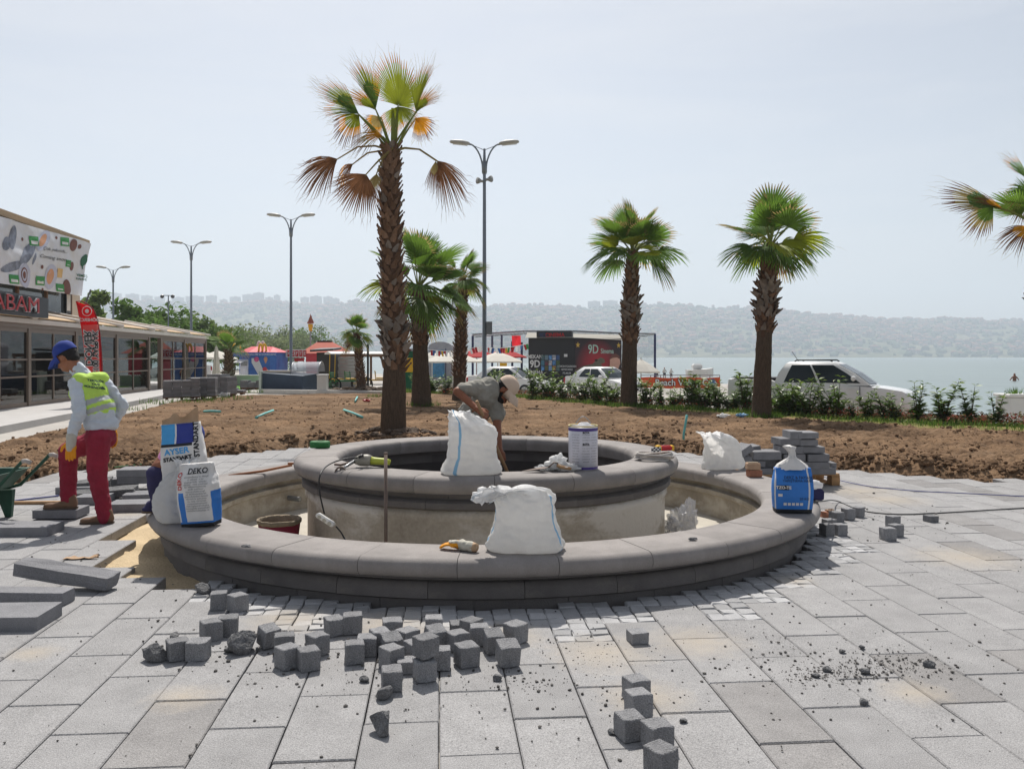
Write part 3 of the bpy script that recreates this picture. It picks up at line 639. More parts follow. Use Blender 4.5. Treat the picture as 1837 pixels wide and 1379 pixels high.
def trunk(root, prof, lean, split, boots=True, nboot=150, bw=0.17, bh=0.2, out=0.07, as_obj=False, seed=1, greyband=None, n=20):
    """prof: (z, radius); lean(z) -> x, y offset; boots above height split"""
    rg = random.Random(seed)
    def rad(z):
        for (a, b), (c, d) in zip(prof, prof[1:]):
            if z <= c: return b + (d - b) * (z - a) / (c - a)
        return prof[-1][1]
    top = prof[-1][0]; rows = int(top / 0.07); P = []; mb = MB(); fs = []
    for i in range(rows + 1):
        z = top * i / rows; ox, oy = lean(z)
        for k in range(n):
            a = 2 * pi * k / n; r = rad(z) * (1 + 0.05 * nz(cos(a) * 2, sin(a) * 2, z * 3 + seed, 1.0) + 0.05 * nz(cos(a) * 5, sin(a) * 5, z * 12 + seed, 1.0))
            P.append((ox + r * cos(a), oy + r * sin(a), z))
    for i in range(rows):
        for k in range(n): fs.append((i * n + k, i * n + (k + 1) % n, (i + 1) * n + (k + 1) % n, (i + 1) * n + k))
    fs.append(tuple(rows * n + k for k in range(n)))
    mb.add(P, fs); zs = [i // n for i in range(0)]
    o = mb.build('trunk', ['palm_fibre', 'palm_bark'], root, True)
    o.data.polygons.foreach_set('material_index', [1 if p.center.z > split + .25 * nz(p.center.x * 9, p.center.y * 9, p.center.z * 2) else 0 for p in o.data.polygons])
    if boots:
        var = []
        for v in range(4):
            for mm in ('palm_boot', 'palm_boot_grey'): vs, f2 = boot_verts(bw, bh, out, rg); var.append((vs, f2, mm))
        meshes = [MB().add(vs, f2).mesh('leaf_base', mm) for vs, f2, mm in var] if as_obj else None
        jm = MB(); zz = split - 0.05; dz = (top - split) / nboot
        for i in range(nboot):
            z = split + dz * i; a = i * 2.39996 + rg.uniform(-.15, .15); r = rad(z) * 0.95; ox, oy = lean(z)
            grey = greyband and greyband[0] < z < greyband[1]; vi = 2 * rg.randrange(4) + (1 if (grey and rg.random() < .8) or rg.random() < .12 else 0)
            sc = rg.uniform(.8, 1.2) * (1.25 if grey else 1); Mx = TRS((ox + r * cos(a), oy + r * sin(a), z - .05), a + pi / 2 + rg.uniform(-.3, .3), rx=rg.uniform(-.25, .15), ry=rg.uniform(-.3, .3) + (rg.choice((-.7, .7)) if grey else 0), s=sc)
            if as_obj: q = new_obj('leaf_base', meshes[vi], o); q.matrix_local = Mx
            else:
                jm.k = 1 if vi % 2 else 0; jm.add(var[vi][0], var[vi][1], Mx)
        if not as_obj: tag(jm.build('leaf_bases', ['palm_boot', 'palm_boot_grey'], o), kind='stuff')
    return o
FM = lambda a, t1, t2, st='palm_stalk', th='palm_straw': [a, t1, t2, st, th]

# the tall sparse palm beside the worker
Y = 16.4; b0 = at(705, 784, Y); b0.z = 0.02
big = thing('palm_tree', 'tall shaggy palm with few yellowing fronds standing just behind the fountain', 'palm tree', b0)
def S_(x, y): return at(x, y, Y) - b0
prof = [(0, .25), (0.9, .225), (1.3, .20), (1.6, .185), (2.4, .18), (3.4, .185), (4.3, .17), (5.0, .15), (5.35, .13), (5.55, .08)]
trunk(big, prof, lambda z: (0.03 * sin(z * .8) - 0.05 * ss(1.5, 3.5, z) + .03 * ss(4, 5.5, z), 0), 1.25, True, 295, .125, .15, .10, True, 3, (1.5, 2.25))
rg = random.Random(21); CP = S_(705, 272); UP = Vector((0, 0, 1)); CAMD = Vector((0, -1, 0))
BIG = [  # hub px, tip px, depth shift, radius, spread, fold, droop, materials, thread
    ((714, 190), (710, 106), 0.0, 1.02, 88, 0.0, .04, FM('palm_lime', 'palm_lime', 'palm_gold'), .6, Vector((.78, -.62, 0))),
    ((676, 200), (646, 118), -.15, .98, 40, .3, .05, FM('palm_deep', 'palm_lime', 'palm_gold'), .7, Vector((.8, -.7, .1))),
    ((681, 205), (655, 225), .2, .42, 70, .3, .15, FM('palm_straw', 'palm_gold', 'palm_dead'), .6, Vector((.3, -.9, .2))),
    ((748, 204), (772, 118), -.15, .98, 38, .3, .05, FM('palm_lime', 'palm_lime', 'palm_gold'), .8, Vector((-.8, -.7, .1))),
    ((744, 207), (760, 222), .2, .42, 75, .3, .2, FM('palm_gold', 'palm_gold', 'palm_dead'), .6, Vector((-.3, -.9, .2))),
    ((648, 212), (585, 165), -.25, .92, 36, .3, .05, FM('palm_deep', 'palm_lime', 'palm_gold'), .8, Vector((.4, -.8, .5))),
    ((648, 213), (622, 240), -.25, .58, 60, .25, .35, FM('palm_lime', 'palm_gold', 'palm_dead'), .8, Vector((.2, -.9, .3))),
    ((648, 212), (598, 204), -.28, .66, 34, .3, .12, FM('palm_deep', 'palm_lime', 'palm_gold'), .8, Vector((.3, -.85, .4))),
    ((676, 201), (640, 176), -.12, .62, 36, .3, .10, FM('palm_lime', 'palm_gold', 'palm_gold'), .8, Vector((.5, -.85, .2))),
    ((748, 205), (784, 168), -.12, .60, 38, .3, .10, FM('palm_lime', 'palm_gold', 'palm_gold'), .8, Vector((-.5, -.85, .2))),
    ((714, 191), (700, 222), .02, .48, 48, .1, .1, FM('palm_lime', 'palm_lime', 'palm_gold'), .6, Vector((.5, -.85, .1))),
    ((714, 191), (736, 212), .02, .48, 44, .1, .1, FM('palm_lime', 'palm_lime', 'palm_gold'), .6, Vector((.5, -.85, .1))),
    ((690, 250), (648, 248), -.2, .62, 55, .3, .5, FM('palm_gold', 'palm_straw', 'palm_dead'), .9, Vector((0, -.8, .6))),
    ((611, 292), (562, 322), -.3, .78, 58, .3, .35, FM('palm_dead', 'palm_dead', 'palm_dead', 'palm_straw', 'palm_dead'), .9, Vector((.3, -.9, .5))),
    ((628, 288), (600, 312), .3, .5, 60, .3, .5, FM('palm_dead', 'palm_gold', 'palm_dead', 'palm_straw', 'palm_dead'), .9, Vector((.3, -.6, .5))),
    ((664, 322), (640, 372), -.45, .80, 62, .15, .15, FM('palm_dead', 'palm_dead', 'palm_dead', 'palm_straw', 'palm_dead'), .9, Vector((.35, -.9, .2))),
    ((680, 318), (678, 350), -.3, .45, 50, .3, .2, FM('palm_straw', 'palm_straw', 'palm_dead', 'palm_straw', 'palm_dead'), .7, Vector((-.4, -.8, .2))),
    ((786, 293), (818, 333), -.2, .78, 46, .3, .4, FM('palm_dead', 'palm_dead', 'palm_dead', 'palm_straw', 'palm_dead'), .9, Vector((-.3, -.9, .4))),
    ((784, 293), (783, 325), -.2, .5, 40, .3, .25, FM('palm_straw', 'palm_dead', 'palm_dead', 'palm_straw', 'palm_dead'), .9, Vector((-.6, -.8, .1)))]
for (hub, tip, dy, R, sp, fo, dr, ms, th, nrm) in BIG:
    h_ = S_(*hub) + Vector((0, dy, 0)); t_ = S_(*tip) + Vector((0, dy * 1.6, 0)); mb = MB()
    bend = 0.22 if hub[1] > 280 and hub[0] != 664 else 0.04
    frond(mb, CP + Vector((rg.uniform(-.05, .05), dy * .2, rg.uniform(-.1, .05))), h_, t_ - h_, nrm, R, sp, 46 if sp > 80 else 32, dr, fo, (1, 2), th, rg=rg, bend=bend, tap=.55 if sp > 80 else .3)
    if sp > 80:                                        # young unopened spear beside the open fan
        mb.k = 3; mb.tube([CP, CP.lerp(h_, .55) + Vector((-.05, .02, 0)), CP.lerp(h_, .95) + Vector((-.1, .02, 0))], [.05, .045, .03], 6)
    mb.build('frond', ms, big)

def green_palm(name, label, ix, iy, Y, crown_iy, prof_w, Rb, pet, nf, seed, split, nb=110, low=-35, mats=None, lean=0.0, wind=(0, 0), bw=.16, thread=.12, dead=0, hi=85):
    b = at(ix, iy, Y); b.z = -0.02 if Y > 30 else 0.0
    root = thing('palm_tree', label, 'palm tree', b, 0, None); zc = EYE - (crown_iy - HY) * Y / F
    pr = [(zc * t, w) for t, w in prof_w]
    trunk(root, pr, lambda z: (lean * (z / zc) ** 1.5, 0), split * zc, True, int(nb * 1.7), bw * .72, bw * .95, .085, False, seed, (split * zc + .1 * zc, split * zc + .28 * zc) if seed % 2 else None, 14)
    rg = random.Random(seed); C = Vector((lean, 0, zc))
    ms = mats or [FM('palm_green', 'palm_green', 'palm_straw'), FM('palm_deep', 'palm_green', 'palm_straw'), FM('palm_lime', 'palm_green', 'palm_green')]
    for i in range(nf):
        az = i * 2.39996 + rg.uniform(-.2, .2); t = i / max(1, nf - 1); el = radians(lerp(hi, low, t ** 0.95) + rg.uniform(-10, 10))
        d = Vector((cos(az) * cos(el), sin(az) * cos(el), sin(el))); d = (d + Vector((wind[0], 0, wind[1]))).normalized(); p = pet * rg.uniform(.35, 1.15) * (1.0 if t < .25 else 1)
        hub = C + d * p - Vector((0, 0, 0.10 * p * max(0, cos(el)))); side = d.cross(UP)
        if side.length < 0.05: side = Vector((1, 0, 0))
        nn = side.cross(d).normalized() + Vector((rg.uniform(-.6, .6), rg.uniform(-.6, .6), rg.uniform(-.2, .2)))
        D = (d + Vector((0, 0, -0.25 * cos(el)))).normalized(); mb = MB()
        isdead = i >= nf - dead
        frond(mb, C + Vector((0, 0, -.06)), hub, D, nn, Rb * rg.uniform(.85, 1.08), rg.uniform(78, 104), 30, (0.30 if el < .3 else .08), rg.uniform(.1, .45), (0, 1) if rg.random() < .5 else (1, 2), thread, rg=rg, bend=.06)
        mb.build('frond', FM('palm_dead', 'palm_straw', 'palm_dead') if isdead else ms[0 if el > .6 else (1 if rg.random() < .65 else 2)], root)
    return root
green_palm('palm', 'thick-based bushy green palm half hidden behind the tall sparse palm', 756, 728, 26.4, 516, [(0, .33), (.05, .31), (.3, .25), (.55, .22), (.75, .20), (.93, .17), (1, .09)], 1.05, .95, 28, 31, .52, 120, -40, lean=-.1, wind=(.25, 0))
green_palm('palm', 'slender green palm left of the tall lamp post, crown swept sideways', 824, 718, 29.6, 500, [(0, .27), (.1, .22), (.5, .19), (.9, .15), (1, .07)], .75, .5, 14, 44, .2, 150, -50, lean=.12, wind=(.25, -.05), bw=.12)
green_palm('palm', 'small round-headed palm beside the yellow pedal karts', 648, 702, 37.6, 597, [(0, .26), (.12, .19), (.6, .15), (.95, .13), (1, .08)], .62, .32, 18, 52, .15, 80, -50, bw=.12, dead=1, lean=-.2)
green_palm('palm', 'small palm at the far end of the glass pavilion', 410, 694, 43.5, 624, [(0, .34), (.12, .27), (.6, .21), (.95, .18), (1, .1)], .85, .5, 9, 63, .12, 70, 5, bw=.14, thread=.05)
green_palm('palm', 'green palm with leaning trunk beside the black cinema cabin', 1128, 730, 26.0, 452, [(0, .29), (.08, .25), (.45, .22), (.55, .24), (.72, .22), (.9, .17), (1, .08)], .92, .76, 28, 75, .42, 120, -14, lean=.12)
green_palm('palm', 'broad-crowned green palm in front of the white pickup', 1366, 750, 21.1, 440, [(0, .27), (.08, .23), (.35, .20), (.55, .18), (.62, .21), (.8, .19), (.92, .15), (1, .07)], .90, .68, 25, 89, .50, 110, -28, lean=.22, dead=1)
rp = green_palm('palm', 'wind-blown palm at the right edge, only its browned left fronds in view', 1874, 800, 17.5, 425, [(0, .30), (.1, .26), (.5, .24), (.9, .20), (1, .1)], .8, .7, 6, 97, .45, 90, 30, wind=(-.1, 0))
rg = random.Random(99); bR = rp.location
for hub, tip, R, sp, dr, ms in (((1790, 372), (1672, 348), 1.28, 34, .06, FM('palm_deep', 'palm_straw', 'palm_dead')), ((1800, 376), (1740, 350), .75, 22, .05, FM('palm_gold', 'palm_dead', 'palm_dead')), ((1782, 372), (1745, 400), .62, 62, .25, FM('palm_green', 'palm_straw', 'palm_dead')),
        ((1846, 325), (1803, 290), .75, 30, .05, FM('palm_deep', 'palm_green', 'palm_gold')), ((1850, 345), (1800, 345), .6, 50, .25, FM('palm_green', 'palm_green', 'palm_straw')), ((1846, 408), (1800, 425), .85, 36, .25, FM('palm_gold', 'palm_dead', 'palm_dead')), ((1848, 350), (1830, 380), .5, 60, .3, FM('palm_straw', 'palm_dead', 'palm_dead'))):
    h_ = at(*hub, 17.5) - bR; t_ = at(*tip, 17.5) - bR; mb = MB()
    frond(mb, at(1866, 412, 17.5) - bR, h_, t_ - h_ + Vector((0, rg.uniform(-.2, .2), 0)), Vector((.2, -.9, .5)), R, sp, 24, dr, .25, (1, 2), .8, rg=rg, bend=.1); mb.build('frond', ms, rp)

# ---------------------------------------------------------------- street lamps
mat('lamp_metal', srgb(128, 134, 140), 0.45, 0.08, 2, spec=0.5, metal=0.6); mat('lamp_head', srgb(170, 168, 160), 0.5, 0.06, 3); mat('lamp_glass', srgb(200, 200, 196), 0.25, 0.05, 3)
def lamp(ix, iy0, arm_iy, xl, xr, Y, label, tilt=0.0):
    b = at(ix, 700, Y); b.z = -.1 - road_z(b.x, b.y); zt = EYE - (arm_iy - HY) * Y / F - .1 - b.z + .1; root = thing('street_lamp', label, 'street lamp', b, 0, 'double-armed street lamps')
    hw = (xr - xl) / 2 / F * Y; sp = 0.42 * hw
    mb = MB().tube([(0, 0, 0), (0, 0, .9), (0, 0, .92), (0, 0, zt - .55), (0, 0, zt - .1)], [.11, .11, .085, .055, .04], 12); mb.tube([(0, 0, 0), (0, 0, .04)], .2, 12); mb.build('pole', 'lamp_metal', root, True)
    MB().tube([(0, 0, zt - 1.0), (0, 0, zt - .55)], [.085, .085], 12).build('collar', 'lamp_metal', root, True)
    for s in (-1, 1):
        pts = [(s * .06, 0, zt - .95)]
        for k in range(9):
            a = pi / 2 * k / 8; pts.append((s * (.06 + (hw - .70) * (1 - cos(a)) ** .9), 0, zt - .85 + .93 * sin(a) + s * tilt))
        ar = MB().tube(pts, [.035] * 2 + [.03] * 8, 8); ar.tube([(0, 0, zt - .15), (s * .35 * hw, 0, zt + .02), (s * .62 * hw, 0, zt + .07)], .012, 6); ao = ar.build('arm', 'lamp_metal', root, True)
        e = Vector(pts[-1]); mb = MB(); mb.k = 0; Mx = TRS(e + Vector((s * .3, 0, .03)), 0, ry=-s * .10)
        sec = [(-.36, .06, .04), (-.3, .11, .075), (-.1, .16, .11), (.15, .17, .10), (.32, .12, .07), (.37, .05, .03)]; P = []
        for (x, w, h) in sec:
            for k in range(10): a = 2 * pi * k / 10; P.append((x * s, w * cos(a), h * sin(a) * (1 if sin(a) > 0 else .6)))
        fs = [(i * 10 + k, i * 10 + (k + 1) % 10, (i + 1) * 10 + (k + 1) % 10, (i + 1) * 10 + k) for i in range(5) for k in range(10)] + [tuple(range(10)), tuple(50 + k for k in range(10))]
        mb.add(P, fs, Mx); mb.k = 1; mb.box(-.25, .28, -.1, .1, -.062, -.03, Mx); mb.build('lamp_head', ['lamp_head', 'lamp_glass'], root, True, fix=True)
    return root
LA = lamp(869, 690, 262, 815, 937, 31.0, 'tallest double-armed street lamp with horn loudspeakers behind the stooping worker')
lamp(522, 690, 390, 478, 563, 44.5, 'double-armed street lamp in front of the blue ice-cream kiosk')
lamp(343, 690, 438, 308, 380, 53.0, 'double-armed street lamp rising behind the end of the glass pavilion')
lamp(203, 690, 482, 174, 234, 63.0, 'farthest double-armed street lamp, above the trees by the banner')
zs = EYE - (323 - HY) * 31 / F - LA.location.z; mat('horn', srgb(150, 150, 148), 0.5)
for s, dx in ((-1, -.05), (1, .06)):
    mb = MB(); d = Vector((s * .8, -.6, 0)).normalized(); p = Vector((dx, -.05, zs - (.06 if s < 0 else 0)))
    mb.tube([p, p + d * .08, p + d * .2, p + d * .24], [.05, .05, .11, .12], 12); mb.build('loudspeaker', 'horn', LA, True)
MB().box(.07, .28, -.1, .06, EYE - (600 - HY) * 31 / F + .1, EYE - (577 - HY) * 31 / F + .1).build('control_box', 'lamp_metal', LA)
# twin floodlight on a short mast
b = at(302, 690, 60); b.z = -.1; fl = thing('floodlight_mast', 'thin mast with two dark floodlights above the trees at left', 'floodlight', b); zt = EYE - (530 - HY) * 60 / F + .1
MB().tube([(0, 0, 0), (0, 0, zt)], [.06, .04], 8).tube([(-.32, 0, zt), (.32, 0, zt)], .03, 6).build('mast', 'lamp_metal', fl, True)
for s in (-1, 1): MB().tube([(s * .34, .05, zt), (s * .36, -.08, zt - .05), (s * .37, -.2, zt - .1)], [.05, .12, .13], 8).build('floodlight', mat('flood%d' % s, srgb(70, 72, 76), .5), fl)

# ---------------------------------------------------------------- trees at left
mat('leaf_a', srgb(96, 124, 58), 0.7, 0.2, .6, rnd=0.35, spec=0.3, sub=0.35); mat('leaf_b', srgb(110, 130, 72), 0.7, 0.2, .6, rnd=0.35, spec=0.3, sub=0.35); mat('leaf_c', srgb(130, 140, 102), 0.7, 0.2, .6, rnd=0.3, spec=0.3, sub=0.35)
mat('bark', srgb(82, 70, 58), 1.0, 0.2, 5, bump=.5, bscale=20)
def tree(ix, top_iy, Y, wpx, label, leaf, seed, n=1500, base_z=-.1, hole=0.0, lsz=1.0):
    b = at(ix, 700, Y); b.z = base_z; rg = random.Random(seed); Hh = EYE - (top_iy - HY) * Y / F - base_z; Rr = wpx * 1.25 / 2 / F * Y
    root = thing('broadleaf_tree', label, 'tree', b, 0, 'trees beyond the pavilion')
    mb = MB().tube([(0, 0, 0), (.1, 0, Hh * .25), (-.05, .1, Hh * .5), (0, 0, Hh * .8)], [Hh * .03, Hh * .024, Hh * .016, Hh * .004], 7); cl = []
    for i in range(13):
        a = rg.random() * 6.28; rr = Rr * sqrt(rg.random()) * .72; zc = Hh * rg.uniform(.36, .86); k = 1 - .5 * abs(zc / Hh - .55); c = Vector((cos(a) * rr * k, sin(a) * rr * k, zc)); cl.append((c, Rr * rg.uniform(.30, .52)))
        mb.tube([(0, 0, Hh * rg.uniform(.2, .45)), c * .55 + Vector((0, 0, zc * .35)), c], [Hh * .014, Hh * .009, Hh * .003], 5)
    mb.build('trunk', 'bark', root, True); mb = MB()
    for i in range(n):
        c, r = cl[rg.randrange(len(cl))]; u = Vector((rg.gauss(0, 1), rg.gauss(0, 1), rg.gauss(0, .8))).normalized(); p = c + u * r * rg.random() ** .35
        if p.z < Hh * .12: p.z = Hh * (.12 + .1 * rg.random())
        s = Hh * rg.uniform(.026, .055) * lsz; Mx = Matrix.Translation(p) @ Matrix.Rotation(rg.random() * 6.28, 4, Vector((rg.gauss(0, 1), rg.gauss(0, 1), rg.gauss(0, 1))).normalized())
        mb.add([(-s, 0, 0), (0, -s * .5, s * .15), (s, 0, 0), (0, s * .5, s * .15)], [(0, 1, 2, 3)], Mx)
    mb.build('crown', leaf, root); return root
for i, a in enumerate(((172, 497, 60, 62, 'wispy wind-blown tree between the banner and the street lamp', 'leaf_b', 900), (236, 533, 66, 92, 'dark dense round tree above the pavilion roof', 'leaf_a', 1700), (200, 560, 72, 70, 'low dark tree just behind the red feather flag', 'leaf_a', 1200),
        (300, 556, 70, 100, 'bright green rounded tree behind the floodlight mast', 'leaf_a', 1700), (352, 566, 78, 80, 'pale green tree behind the third street lamp', 'leaf_b', 1300), (268, 575, 62, 80, 'low bright green tree right above the pavilion awnings', 'leaf_a', 1300),
        (390, 582, 70, 70, 'green tree behind the small palm by the pavilion', 'leaf_a', 1200), (440, 588, 110, 90, 'grey-green hazy tree above the blue kiosk roof', 'leaf_c', 1300), (486, 598, 100, 80, 'pale olive tree right of the blue kiosk', 'leaf_c', 1300),
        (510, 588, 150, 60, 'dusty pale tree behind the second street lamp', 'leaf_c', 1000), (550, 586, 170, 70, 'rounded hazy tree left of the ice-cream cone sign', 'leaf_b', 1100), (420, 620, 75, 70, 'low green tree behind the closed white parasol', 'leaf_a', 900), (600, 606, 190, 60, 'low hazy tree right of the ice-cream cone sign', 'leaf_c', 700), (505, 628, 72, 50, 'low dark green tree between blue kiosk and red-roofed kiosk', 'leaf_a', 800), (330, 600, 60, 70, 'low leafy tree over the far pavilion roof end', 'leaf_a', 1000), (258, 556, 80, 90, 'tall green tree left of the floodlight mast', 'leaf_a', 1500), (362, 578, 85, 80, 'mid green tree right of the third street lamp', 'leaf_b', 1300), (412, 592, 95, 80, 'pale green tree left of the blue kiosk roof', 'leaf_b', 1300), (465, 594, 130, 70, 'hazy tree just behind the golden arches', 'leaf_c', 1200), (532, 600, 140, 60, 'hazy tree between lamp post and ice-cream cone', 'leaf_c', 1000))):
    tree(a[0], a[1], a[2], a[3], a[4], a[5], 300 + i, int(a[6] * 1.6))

# ---------------------------------------------------------------- hedge shrubs
mat('hedge_leaf', srgb(92, 120, 50), 0.42, 0.2, 3, rnd=0.35, spec=0.5, sub=0.3); mat('hedge_leaf_new', srgb(124, 146, 62), 0.45, 0.2, 3, rnd=0.25, spec=0.5, sub=0.35); mat('hedge_stem', srgb(88, 72, 48), .9, .15, 6)
def shrub_meshes(h, w, ns, nl, seed):
    rg = random.Random(seed); st = MB(); lf = MB()
    for s in range(ns):
        a = rg.random() * 6.28; r = w * .5 * rg.uniform(.25, 1); hh = h * rg.uniform(.35, 1.0) if s else h; tip = Vector((cos(a) * r, sin(a) * r, hh)); b = tip * .15; b.z = 0; m_ = tip * .45 + Vector((0, 0, hh * .08))
        st.tube([b, m_, tip], [.012, .008, .003], 5)
        for k in range(nl):
            t = rg.uniform(.12, 1.03); p = b.lerp(m_, t * 2) if t < .5 else m_.lerp(tip, t * 2 - 1); az = k * 2.4 + rg.random(); el = rg.uniform(-.1, .9); L_ = rg.uniform(.13, .21) * (1.15 - .4 * t); wd = L_ * .21
            lf.k = 1 if t > .85 and rg.random() < .6 else 0
            lf.add([(0, 0, 0), (L_ * .45, -wd, .006), (L_ * .5, 0, -.008), (L_ * .45, wd, .006), (L_, 0, -.02)], [(0, 1, 2), (0, 2, 3), (1, 4, 2), (2, 4, 3)], Matrix.Translation(p) @ Matrix.Rotation(az, 4, 'Z') @ Matrix.Rotation(-el, 4, 'Y') @ Matrix.Rotation(rg.uniform(-.5, .5), 4, 'X'))
    return st, lf
SHR = [(748, 702, 30, 0), (776, 704, 34, 1), (800, 706, 30, 2), (884, 708, 44, 3), (905, 708, 40, 1), (957, 714, 46, 2), (985, 716, 48, 0), (1012, 718, 42, 3), (1046, 721, 46, 2), (1072, 722, 52, 0), (1098, 724, 40, 1), (1158, 728, 46, 2), (1186, 730, 36, 3), (1212, 731, 44, 0), (1238, 732, 54, 2), (1262, 733, 58, 1), (1288, 735, 44, 3), (1312, 736, 48, 0), (1336, 737, 60, 2), (1404, 742, 66, 1), (1424, 744, 70, 0), (1450, 746, 62, 4), (1478, 748, 58, 5), (1502, 749, 64, 4), (1528, 751, 36, 6), (1556, 752, 52, 5), (1586, 753, 50, 6), (1606, 754, 54, 5), (1646, 756, 64, 6), (1690, 757, 78, 5), (1740, 759, 70, 6), (1786, 762, 60, 6)]
SLAB = ['hedge shrub %s from the left along the soil bed']
DESC = ['small hedge shrub just right of the thick-based palm trunk', 'hedge shrub between the thick-based palm and the slender palm', 'hedge shrub right beside the slender palm trunk', 'hedge shrub right of the tall lamp post foot', 'hedge shrub just above the stooping worker cap', 'hedge shrub in front of the left corner of the cinema cabin', 'hedge shrub in front of the MEKAN lettering of the cinema', 'hedge shrub at the tail of the white sedan', 'hedge shrub in front of the rear door of the white sedan', 'tall hedge shrub in front of the middle of the white sedan', 'hedge shrub just left of the leaning palm trunk', 'hedge shrub right of the leaning palm trunk', 'low hedge shrub under the left end of the orange banner', 'hedge shrub under the word Beach on the orange banner', 'tall hedge shrub in front of the orange banner middle', 'tallest hedge shrub covering the orange banner', 'hedge shrub below the word Cup on the orange banner', 'hedge shrub at the right end of the orange banner', 'tall hedge shrub just left of the broad-crowned palm trunk', 'hedge shrub just right of the broad-crowned palm trunk', 'dense hedge shrub below the rear window of the pickup', 'dense hedge shrub below the front door of the pickup', 'hedge shrub below the wing mirror of the pickup', 'hedge shrub in front of the pickup front wheel', 'sparse low hedge shrub at the front wing of the pickup', 'upright hedge shrub in front of the pickup bonnet', 'hedge shrub at the left headlight of the pickup', 'hedge shrub in front of the pickup grille', 'sparse upright shrub against the sea, first right of the pickup', 'tallest upright shrub against the sea, right of the pickup', 'thin upright shrub against the sea, left of the white planter', 'low shrub right beside the white planter box']
VAR = []
for h, w, ns, nl, sd in ((1.0, .95, 15, 26, 1), (1.0, 1.05, 17, 26, 2), (1.0, .9, 13, 28, 3), (1.0, 1.0, 12, 26, 4), (1.0, .8, 10, 26, 5), (1.0, .6, 8, 32, 6), (1.0, .45, 6, 32, 7)):
    st, lf = shrub_meshes(h, w, ns, nl, sd); VAR.append((st.mesh('stems', 'hedge_stem'), lf.mesh('foliage', ['hedge_leaf', 'hedge_leaf_new'])))
rg = random.Random(8)
for (ix, iy, hp, v), lab in zip(SHR, DESC):
    p = gp(ix, iy, 0.02); s = hp / F * p.y * 1.08
    r = thing('hedge_shrub', lab, 'shrub', p, rg.random() * 6.28, 'shrubs of the young hedge'); r.scale = (s * rg.uniform(1.15, 1.6), s * rg.uniform(1.1, 1.5), s * rg.uniform(.85, 1.12))
    new_obj('stems', VAR[v][0], r); new_obj('foliage', VAR[v][1], r)
# ---------------------------------------------------------------- glass pavilion and the building behind it
mat('alu', srgb(122, 108, 96), 0.45, 0.05, 3, metal=0.3); mat('awning', srgb(188, 162, 130), 0.9, 0.06, 2, bump=.1, bscale=40, stretch=(1, 6, 1)); mat('gutter', srgb(214, 206, 196), 0.6, 0.05, 2)
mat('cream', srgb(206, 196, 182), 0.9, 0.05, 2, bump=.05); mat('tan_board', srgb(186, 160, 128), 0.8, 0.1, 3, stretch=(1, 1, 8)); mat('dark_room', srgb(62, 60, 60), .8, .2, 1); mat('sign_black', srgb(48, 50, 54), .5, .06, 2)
mat('white_paint', srgb(226, 226, 224), .6, .04, 3, sub=.15); mat('red_paint', srgb(178, 26, 34), .45, .08, 3); mat('chrome', srgb(190, 188, 186), .25, .05, 3, metal=.9); mat('wood_brown', srgb(112, 86, 66), .8, .2, 6, stretch=(1, 1, 6)); mat('pink_flower', srgb(206, 92, 140), .8, .3, 9); mat('leafy', srgb(66, 92, 44), .8, .3, 9)
mat('black_print', srgb(26, 26, 28), .7, .05, 3); mat('green_print', srgb(52, 140, 70), .7, .1, 5); mat('coffee_print', srgb(206, 150, 112), .7, .1, 5); mat('plate_print', srgb(186, 190, 208), .7, .08, 5); mat('brown_print', srgb(112, 68, 58), .7, .3, 30); mat('fold_shade_grey', srgb(128, 136, 152), .8, .5, 3); mat('tree_print', srgb(24, 96, 66), .7, .15, 5); mat('tan_print', srgb(214, 178, 118), .7, .15, 8)
gm = bpy.data.materials.new('pane'); gm.use_nodes = True; N = gm.node_tree.nodes; L = gm.node_tree.links; N.clear()
go = N.new('ShaderNodeOutputMaterial'); gt = N.new('ShaderNodeBsdfTransparent'); gt.inputs['Color'].default_value = (.62, .68, .68, 1); gg = N.new('ShaderNodeBsdfGlossy'); gg.inputs['Roughness'].default_value = .02; gf = N.new('ShaderNodeFresnel'); gf.inputs['IOR'].default_value = 1.75; gx = N.new('ShaderNodeMixShader')
L.new(gf.outputs[0], gx.inputs[0]); L.new(gt.outputs[0], gx.inputs[1]); L.new(gg.outputs[0], gx.inputs[2]); L.new(gx.outputs[0], go.inputs['Surface']); MATS['pane'] = gm
mat('dark_glass', srgb(70, 80, 88), .08, .15, .5, spec=.8)
FE = Vector((-.1146, .9934, 0)); FN = Vector((.9934, .1146, 0)); FO = Vector((-14.0, 23.6, 0.036))
def fy(ix): return -11.277 / ((ix - CX) / F + .1154)
def fs_(Yv): return (Yv - 23.6) / FE.y                 # distance along the facade
FMx = frame(FO, FE, Vector((0, 0, 1)))                  # local x along facade, y up, z = towards the soil
pv = thing('glass_pavilion', 'long glass restaurant pavilion with bronze frames and tan awning roof', 'building', (0, 0, 0))
posts = [fs_(fy(x)) for x in (-62, 50, 135, 208, 266, 288, 330, 368)]; posts = [-4.2] + posts; Hp = 2.30
for i, s in enumerate(posts):
    w = .09 if i != 6 else .16; MB().box(s - w, s + w, 0, Hp, -.09, .06, FMx).build('post', 'alu', pv)
MB().box(posts[0], posts[-1], Hp, Hp + .13, -.1, .07, FMx).build('top_rail', 'alu', pv)
